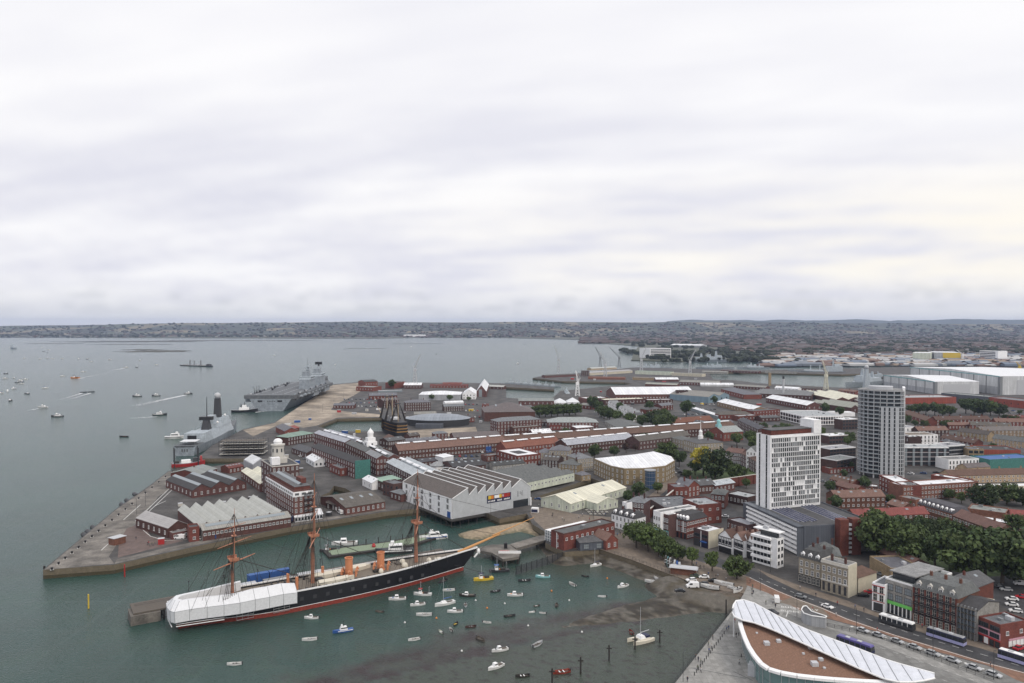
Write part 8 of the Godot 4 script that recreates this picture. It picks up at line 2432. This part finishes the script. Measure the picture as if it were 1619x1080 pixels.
	part(st,"counter_front",one_box(Vector3(-1.8,0.3,1.2),Vector3(1.8,1.9,1.3),"navy_blue"))
	for k in 14:
		var o:=thing("picnic_table","pale picnic table on the cafe terrace, %s in the block" % NTH[k],"table",P(928+(k % 5)*7+(k/5)*3,808+(k/5)*3.2),0.3,"cafe picnic tables")
		part(o,"tabletop",one_box(Vector3(-0.9,0.72,-0.4),Vector3(0.9,0.78,0.4),"stone_pale"))
		for s in [-0.75,0.75]: part(o,"bench",one_box(Vector3(-0.9,0.42,s-0.15),Vector3(0.9,0.47,s+0.15),"stone_pale"))
		for s in [-0.6,0.6]: part(o,"leg",one_box(Vector3(s-0.05,0,-0.7),Vector3(s+0.05,0.72,0.7),"timber"))
	for k in 6:
		var t:=[0.36,0.4,0.62,0.66,0.72,0.33][k] as float
		var o:=thing("quay_fender","big black rubber fender hung on the quay edge, %s from the tip" % ["second","third","fourth","fifth","sixth","first"][k],"fender",P(lerpf(68,274,t)-2,lerpf(903,737,t)-1,1.6),0.72,"quay fenders")
		part(o,"cylinder",tubes([[Vector3(0,0,-3.4),Vector3(0,0,3.4),1.3]],"black",10))
	for k in 16:
		var t:=k/15.0
		var o:=thing("jetty_pile","dark timber pile under the quay tip, %s from the point" % NTH[k],"pile",P(lerpf(70,172,t),lerpf(907,896,t),0.5),0.0,"piles under the quay tip")
		part(o,"pile",tubes([[Vector3(0,-2,0),Vector3(0,3.4,0),0.45]],"timber_dark",7))
	var sj:=thing("scaffold_stack","long stack of scaffold decks and poles on the destroyer jetty","scaffold",P(346,722),0.1)
	for k in 6: part(sj,"scaffold_deck",one_box(Vector3(0,1.6+k*2.0,-16+k*0.6),Vector3(35,1.8+k*2.0,0-k*0.6),"timber" if k % 2 else "stone_pale"))
	for i in 10:
		for z in [0.0,-8.0,-16.0]: part(sj,"pole",tubes([[Vector3(0,0,0),Vector3(0,12.6,0),0.14]],"dark",5),Vector3(i*3.9,0,z))
	var spots:=[[470,733],[476,745],[452,724],[560,690],[566,684],[545,685],[640,705],[652,702],[705,745],[690,752],[735,728],[752,712],[610,660],[640,655],[655,662],[710,655],[745,650],[720,660],[760,668],[536,652],[560,655],[580,650],[598,648],[490,664],[470,668],[455,672],[890,640],[930,640],[950,620],[1030,615],[1060,640],[1110,640],[1150,640],[1200,640],[1000,640],[880,745],[905,742],[860,760],[1100,600],[1050,604],[905,600],[940,601],[970,600],[1180,612],[1230,612],[350,800],[400,790],[285,800],[255,860],[520,815]]
	spots.sort_custom(func(x,y): return x[0]<y[0])
	for i in spots.size():
		var cm: String=["white","blue","sheet_grey","green","red","sheet_pale","dark","yellow","stone_pale","timber"][rng.randi() % 10]
		var w:=rng.randf_range(2.0,7.0)
		var hh:=rng.randf_range(1.6,3.0)
		var o:=thing("store_box","small %s store box standing in the dockyard, %s from the left" % [cm.replace("sheet_","").replace("stone_","").replace("dark","dark grey").replace("timber","wooden"),ordinal(i)],"container",P(spots[i][0],spots[i][1]),rng.randf_range(-0.6,0.6),"stores about the dockyard")
		part(o,"body",one_box(Vector3(-w/2,0,-1.2),Vector3(w/2,hh,1.2),cm))
		part(o,"lid",one_box(Vector3(-w/2-0.06,hh,-1.26),Vector3(w/2+0.06,hh+0.12,1.26),"light_grey"))
	var cr:=[["tall lattice jib crane at the far jetty tip",883,589,876,545.5,"light_grey"],["leftmost of the paired jib cranes by the far dock",949,581,940.6,548,"grey"],["pale jib crane standing before the far dock",957,597,948,555.5,"light_grey"],["dark jib crane with backward counterweight by the far dock",979,581,963,549,"grey"],["jib crane leaning right beside the island office",1014,587,1022,549,"light_grey"],["tall white dockside crane beside the patrol basin",913,626,910,586,"white"],["pale jib crane on the basin wall",1091,591,1100,552.5,"light_grey"],["cream slender crane by the auxiliary ship",1306,616,1299.6,569,"roof_cream"],["lattice crane behind the white roofed workshop",656,606,665,560,"light_grey"],["white port crane by the yellow hall",1522,570,1512,553,"white"],["yellow crane at the right edge of the port",1612,590,1606,572,"yellow"]]
	for e in cr:
		var p:=P(e[1],e[2])
		var o:=thing("jib_crane",e[0],"crane",p)
		var H:=top_of(p,e[4])
		var dx: float=(e[3]-e[1])/FOCAL*-p.z
		var hb:=H*0.42
		var lg:=[]
		for a in [Vector3(-3,0,-3),Vector3(3,0,-3),Vector3(3,0,3),Vector3(-3,0,3)]: lg.append([a,Vector3(a.x*0.45,hb,a.z*0.45),0.7])
		for k in 4: lg.append([Vector3(-3+k*0.4,hb*k/4.0,3-k*0.4),Vector3(3-k*0.5,hb*(k+1)/4.0,3-k*0.5),0.25]); lg.append([Vector3(3-k*0.4,hb*k/4.0,3-k*0.4),Vector3(-3+k*0.5,hb*(k+1)/4.0,3-k*0.5),0.25])
		part(o,"tower",tubes(lg,e[5],5))
		part(o,"cab",one_box(Vector3(-2.4,hb,-2.4),Vector3(2.4,hb+4.5,2.4),e[5]))
		var tip:=Vector3(dx,H,0)
		var f0:=Vector3(0,hb+3,0)
		var jb:=[]
		for s in [-0.9,0.9]: jb.append([f0+Vector3(0,0,s),tip,0.6,0.35]); jb.append([f0+Vector3(-signf(dx)*2.2,2.5,s),tip,0.45,0.3])
		for k in 9: jb.append([f0.lerp(tip,k/9.0)+Vector3(0,0,0.8*(1-k/9.0)),(f0+Vector3(-signf(dx)*2.2,2.5,-0.8)).lerp(tip,(k+0.5)/9.0),0.2])
		part(o,"jib",tubes(jb,e[5],4))
		part(o,"back_stay",tubes([[f0+Vector3(-signf(dx)*4,8,0),tip,0.15],[f0,f0+Vector3(-signf(dx)*4,8,0),0.4]],e[5],4))
# ---------- far shore ----------
func scatter(called: String,label: String,category: String,mesh: Mesh,xf: Array,cols: Array)->void:
	var mm:=MultiMesh.new()
	mm.transform_format=MultiMesh.TRANSFORM_3D
	mm.use_colors=true
	mm.mesh=mesh
	mm.instance_count=xf.size()
	for i in xf.size():
		mm.set_instance_transform(i,xf[i]); mm.set_instance_color(i,cols[i])
	var o:=MultiMeshInstance3D.new()
	o.name=numbered(called); o.multimesh=mm
	tag(o,label,category); o.set_meta("kind","stuff"); add_child(o)
func ridge(x: float,z: float,n: FastNoiseLite)->float:
	var a:=x/maxf(-z,1.0)
	var up:=smoothstep(6900.0,9200.0,-z)
	var top:=72.0+58.0*smoothstep(-0.75,-0.3,a)-26.0*smoothstep(0.2,0.75,a)
	return 3.2+up*(top+14.0*n.get_noise_2d(x*0.5,z*0.5))+4.0*smoothstep(6300.0,7000.0,-z)
func make_far()->void:
	var n:=noise(61,0.0011,4)
	var cell:=noise(62,0.0032,1,FastNoiseLite.TYPE_CELLULAR)
	cell.cellular_return_type=FastNoiseLite.RETURN_CELL_VALUE
	var mid:=noise(63,0.004,4)
	var g:=Geo.new()
	var xs:=[]
	for i in 121: xs.append(-9000.0+i*150.0)
	var col:=func(x: float,z: float)->Color:
		var v:=cell.get_noise_2d(x,z*0.8)
		var c:=Color(0.05,0.06,0.045)
		if v>0.7: c=Color(0.17,0.145,0.095)
		elif v>0.1: c=Color(0.065,0.076,0.05)
		elif v<-0.5: c=Color(0.03,0.038,0.028)
		return c*(1.0+0.5*mid.get_noise_2d(x,z))
	for j in 22:
		for i in 120:
			var z0:=-6350.0-j*150.0
			var z1:=z0-150.0
			var pts:=[Vector3(xs[i],ridge(xs[i],z0,n),z0),Vector3(xs[i+1],ridge(xs[i+1],z0,n),z0),Vector3(xs[i+1],ridge(xs[i+1],z1,n),z1),Vector3(xs[i],ridge(xs[i],z1,n),z1)]
			g.col=col.call(xs[i]+75,z0-75)
			g.quad(pts[0],pts[1],pts[2],pts[3])
	structure("hills",g.mesh(M("vertex"),true))
	g=Geo.new()
	for i in 80:
		var x0:=500.0+i*160.0
		var h:=func(x: float)->float: return 195.0+40.0*n.get_noise_2d(x*0.6,900.0)+14.0*n.get_noise_2d(x*3.0,40.0)-160.0*(1.0-smoothstep(1200.0,3600.0,x))
		g.col=Color(0.05,0.06,0.05)
		g.quad(Vector3(x0,0,-13000),Vector3(x0+160,0,-13000),Vector3(x0+160,h.call(x0+160),-14500),Vector3(x0,h.call(x0),-14500))
	structure("hills",g.mesh(M("vertex"),true))
	var r:=RandomNumberGenerator.new()
	r.seed=5
	var house:=Geo.new()
	house.box(Vector3(-0.5,0,-0.5),Vector3(0.5,0.6,0.5),false)
	house.quad(Vector3(-0.5,0.6,0.5),Vector3(0.5,0.6,0.5),Vector3(0.5,1,0),Vector3(-0.5,1,0)); house.quad(Vector3(0.5,0.6,-0.5),Vector3(-0.5,0.6,-0.5),Vector3(-0.5,1,0),Vector3(0.5,1,0))
	var bush:=Geo.new()
	for k in 40:
		var d:=Vector3(r.randfn(),r.randfn(),r.randfn()).normalized()
		var o:=d*0.42*Vector3(1,0.8,1)+Vector3(0,0.42,0)
		var u:=d.cross(Vector3(0.3,1,0.2)).normalized()*0.3
		var w:=d.cross(u).normalized()*0.3
		bush.tri(o-u-w,o+u-w,o+w); bush.tri(o-u+w*0.6,o-w,o+u+w)
	var hm:=house.mesh(M("vertex"),true)
	var bm:=bush.mesh(M("vertex"),true)
	var hx:=[]
	var hc:=[]
	var tx:=[]
	var tc:=[]
	var roofs:=[C(0.085,0.056,0.048),C(0.07,0.055,0.05),C(0.1,0.065,0.053),C(0.07,0.066,0.066),C(0.17,0.17,0.17),C(0.13,0.1,0.09)]
	for i in 5500:
		var z:=-r.randf_range(6250,8600)
		var x:=r.randf_range(-1.0,0.95)*0.85*-z
		if mid.get_noise_2d(x,z)<-0.02+(0.3 if x/-z<-0.3 else 0.0): continue
		var s:=r.randf_range(12,26)
		hx.append(Transform3D(Basis(Vector3.UP,r.randf()*PI).scaled(Vector3(s*r.randf_range(1,2),r.randf_range(7,13),s)),Vector3(x,ridge(x,z,n)-0.5,z))); hc.append(roofs[r.randi() % 6])
	scatter("distant_town","pale houses of the town along the foot of the far hill","town",hm,hx,hc)
	hx=[]; hc=[]
	for i in 14000:
		var z:=-r.randf_range(2650,6400)
		var x:=r.randf_range(0.1,0.95)*-z*0.92
		if x<900+(-z-2650)*0.05 and z>-4300: continue
		if mid.get_noise_2d(x,z)<-0.12: continue
		var ang:=0.3+0.6*roundf(mid.get_noise_2d(x*0.3,z*0.3)*3.0)
		hx.append(Transform3D(Basis(Vector3.UP,ang)*Basis.from_scale(Vector3(r.randf_range(20,60),r.randf_range(7,9.5),r.randf_range(8,11))),Vector3(x,2.8,z))); hc.append(roofs[[0,0,1,1,2,3,5,4][r.randi() % 8]])
	scatter("distant_town","brown roofed terraced streets spreading across the flat land","town",hm,hx,hc)
	hx=[]; hc=[]
	for i in 900:
		var z:=-r.randf_range(1950,2650)
		var x:=r.randf_range(0.33,0.72)*-z
		var s:=r.randf_range(8,30)
		hx.append(Transform3D(Basis(Vector3.UP,0.3*r.randf()).scaled(Vector3(s*1.8,r.randf_range(3,9),s)),Vector3(x,2.8,z))); hc.append([C(0.36,0.36,0.36),C(0.26,0.2,0.15),C(0.42,0.42,0.42),C(0.15,0.17,0.2),C(0.17,0.11,0.09),C(0.14,0.17,0.22)][r.randi() % 6])
	scatter("port_yard","jumble of white sheds, stacks and trailers round the ferry port","yard",hm,hx,hc)
	for i in 16000:
		var z:=-r.randf_range(2150,8800)
		var x:=r.randf_range(-0.85,0.9)*-z
		var flat_land:=z>-6250
		if flat_land and x<420.0: continue
		if not flat_land and r.randf()<0.45: continue
		if flat_land and z>-2700 and x>900: continue
		var v:=mid.get_noise_2d(x+900,z)
		if v<(0.06 if flat_land and z<-2900 else (-0.2 if flat_land else -0.08)): continue
		if flat_land and x<620 and z<-3100: continue
		var s:=r.randf_range(12,26)
		tx.append(Transform3D(Basis(Vector3.UP,r.randf()*TAU).scaled(Vector3(s*1.2,s*0.75,s*1.2)),Vector3(x,(2.8 if flat_land else ridge(x,z,n))-1.0,z))); tc.append(Color(0.045,0.056,0.034)*r.randf_range(0.8,1.2))
	for i in 700:
		var px:=r.randf_range(-100,640)
		var p:=P(px,531.6-r.randf()*2.0,3.0)
		tx.append(Transform3D(Basis(Vector3.UP,r.randf()*TAU).scaled(Vector3(34,15,34)),p)); tc.append(Color(0.035,0.046,0.026)*r.randf_range(0.7,1.3))
	scatter("distant_woods","dark woods and hedges over the far shore and island","wood",bm,tx,tc)
	g=Geo.new()
	for e in [[245,556,120,70],[225,553,80,60],[262,554.5,90,40],[200,540.5,380,90],[160,540.5,260,60],[255,539.5,300,60],[86,543.5,150,40],[380,538.5,500,70],[212,544.5,180,50],[660,543.5,140,14],[580,551,70,10]]:
		var c:=P(e[0],e[1],0.1)
		var pl:=PackedVector2Array()
		for k in 26:
			var f:=TAU*k/26
			var w:=1.0+0.5*mid.get_noise_2d(c.x+cos(f)*300,c.z+sin(f)*300)+0.25*sin(f*7+e[0])
			pl.append(U(c.x+cos(f)*e[2]*w,c.z+sin(f)*e[3]*w))
		if Geometry2D.triangulate_polygon(pl).size(): g.prism(pl,-0.5,0.6)
	structure("mudbank",g.mesh(mat("mudbank",C(0.055,0.052,0.035),"ground",0.02)))
# ---------- smaller ranges between the main buildings ----------
func make_fill()->void:
	var w:=["brick","brick_red","brick_dark","stone_grey","render_white","brick_buff","brick_orange"]
	var rf:=["slate","slate_dark","asbestos","roof_white","tile_brown","roof_grey","slate_brown","tile_red"]
	var t:=[
		["brick wing projecting from the four storey stores",812,677,856,674,9,8,0,"flat",5],["low white roofed shed in front of the hipped stores",842,684,872,682,8,4,1,"gable",3],["slate roofed brick row beside the ship museum forecourt",640,699,662,697,8,5,2,"gable",0],["brick workshop beside the dry dock",648,690,664,688,9,5,0,"gable",6],
		["long grey store behind the oval museum",655,655,690,654,9,4,3,"gable",2],["white roofed hut beside the oval museum",646,661,662,660,8,3,4,"flat",3],["brick pump house on the basin road",735,661,750,660,8,5,1,"hip",0],["long low range on the north quay wall",680,610,740,610,10,3.5,1,"gable",7],["red roofed quay store beside the barrel hall",700,607,730,607,10,4,1,"gable",7],["grey store on the north quay edge",772,611,796,612,10,4,0,"gable",2],
		["brick range between transit shed and slate hall",800,646,842,644,9,5,0,"gable",0],["low store beside the clipped avenue row",850,668,866,668,8,4,2,"flat",5],["brick store behind the white tents",918,640,934,642,9,4.5,1,"gable",2],["cream roofed store before the great shed",1024,633,1064,632,12,4.5,0,"flat",3],["brick gatehouse row beside the gate tower",1090,626,1114,625,10,5,1,"gable",6],["dark roofed range behind the tiled shed",1096,668,1134,672,10,4,1,"gable",1],
		["brick house row beside the orange tiled shed",1130,670,1160,668,9,5,1,"gable",0],["flat roofed brick block behind the Georgian terrace",1168,659,1200,657,12,5,1,"flat",5],["long brick range under the framed office",1196,674,1232,680,10,5,1,"gable",6],["grey roofed shed at the basin edge near the chimney",1160,610,1210,613,16,4,0,"gable",2],["low white shed at the basin edge beyond the flue",1225,613,1262,615,14,4,4,"gable",3],["brown roofed shed at the basin edge by the slender crane",1268,614,1300,615,14,4,0,"gable",6],["rusty shed row on the basin quay",1325,617,1352,620,12,4,1,"gable",4],
		["brick range beside the warship dock",1345,630,1356,634,14,6,0,"gable",2],["white flat roofed hall behind the round tower",1400,640,1428,640,18,6,4,"flat",3],["brick block beside the round tower",1428,690,1437,692,12,9,2,"flat",5],["low brick garages behind the balconied apartments",1312,742,1350,739,8,3.5,1,"flat",5],["brick mews between the towers",1318,766,1352,775,9,5,1,"gable",4],["white roofed mews at the foot of the round tower",1352,768,1388,771,8,4,2,"flat",3],
		["tile roofed pair beside the brown tiled flats",1402,796,1426,803,9,5,6,"gable",4],["brick annexe with white balcony beside the red terrace",1420,786,1448,792,9,6,6,"flat",5],["low school wing with pale roof beside the park",1546,822,1600,830,10,3.5,6,"flat",3],["buff house row behind the garages",1560,778,1610,779,9,5,5,"gable",4],["grey roofed terrace behind the long buff one",1530,740,1566,738,9,5,5,"gable",6],["brown terrace behind the netted building",1500,716,1530,716,9,5,1,"gable",4],
		["red roofed houses at the town edge below the works",1590,660,1640,661,9,5,1,"gable",7],["brown roofed houses behind the shipyard trees",1500,672,1536,672,9,5,1,"gable",4],["flat roofed shop row behind the white flats",1150,822,1182,832,9,5,2,"flat",5],["brick house with hipped roof on the flats road",1124,781,1146,783,13,8,1,"hip",0],["grey flat roofed club on the flats road",1148,781,1182,788,12,5,2,"flat",5],["brick garages with pale roofs below the high wall",1090,790,1120,797,9,4,1,"flat",5],
		["small brick store by the square red house",770,722,792,719,8,4,0,"flat",5],["long grey shed below the square red house",780,737,830,732,9,4,3,"gable",1],["brick cottage by the boat pond head",920,752,934,750,8,4,5,"hip",0],["low range on the far jetty below the paired cranes",935,583,975,581,14,4,5,"gable",2],["green grey range on the far jetty end",1110,588,1150,589,16,4,3,"gable",2],["brick range along the tidal basin wall",1140,585.5,1200,588,10,3.5,1,"gable",6],["pale range along the tidal basin wall end",1210,587.5,1260,588.5,10,3.5,3,"flat",5]]
	for e in t:
		var wins:="f%dx%ds" % [maxi(2,int((e[3]-e[1])/5.0)),maxi(1,int(e[6]/3.4))]
		B("brick_range" if e[7]<3 else "small_range",e[0],U(e[1],e[2]),U(e[3],e[4]),float(e[5]),float(e[6]),w[e[7]],e[8],rf[e[9]],2.2,wins,{"plant": 1,"chim": 1 if e[9] in [0,4,7] else 0,"group": "smaller ranges between the main buildings"})
	var tr:=[[1300,690,676],[1322,698,684],[1345,745,730],[1352,790,772],[1416,812,796],[1440,806,790],[1500,790,772],[1520,796,778],[1545,745,732],[1590,740,728],[1480,715,702],[1470,728,714],[1570,712,700],[1250,690,672],[1228,690,672],[1150,690,674],[1112,708,690],[1090,712,694],[1020,700,684],[895,690,676],[1040,780,762],[1030,800,786],[1085,756,742],[1180,772,756],[1150,745,726],[1050,660,646],[980,652,636],[1130,640,626],[1395,660,646],[1412,655,640],[1420,720,704],[1560,735,720],[1605,705,690]]
	tr.sort_custom(func(x,y): return x[0]<y[0])
	for i in tr.size(): tree("tree or tall shrub in the yards between buildings, %s from the left" % ordinal(i),tr[i][0],tr[i][1],tr[i][2],[0,1,2,3][i % 4],"yard trees")
	for s in [[[1310,752],[1352,772],[1420,800],[1452,806],[1450,812],[1415,806],[1348,780],[1305,760]],[[1428,748],[1500,745],[1619,742],[1619,747],[1500,750],[1430,752]],[[1480,672],[1619,674],[1619,678],[1480,676]],[[1190,700],[1215,664],[1240,676],[1235,680],[1216,672],[1200,702]]]: sheet("town_street",s,"asphalt_dark",0.006)
	var cs:=[[1330,766],[1342,773],[1365,782],[1380,788],[1400,797],[1440,750],[1460,749],[1480,748],[1510,747],[1540,746],[1580,745],[1500,675],[1530,676],[1560,676],[1100,795],[1112,801],[1128,808],[1146,818],[1162,826],[1300,762],[560,745],[575,748],[600,740],[650,735],[680,746],[1076,748],[1080,752],[850,790],[985,690],[960,672],[950,660],[942,652],[1230,695],[1250,700]]
	cs.sort_custom(func(x,y): return x[0]<y[0])
	for i in cs.size():
		var k:=rng.randi() % 5
		car("%s car on the roads between the buildings, %s from the left" % [["silver","white","black","grey","blue"][k],ordinal(i)],cs[i][0],cs[i][1],rng.randf_range(0.6,1.4),["silver","car_white","car_black","grey","car_blue"][k],(rng.randi() % 2)*2,"cars on the back roads")
func _ready()->void:
	rng.seed=20170816
	make_textures()
	make_materials()
	make_view()
	make_sea()
	make_land()
	make_dockyard()
	make_town()
	make_ground()
	make_trees()
	make_ships()
	make_station()
	make_vehicles()
	make_furniture()
	make_people()
	make_fill()
	make_far()
	for o in get_children(): tidy(o)
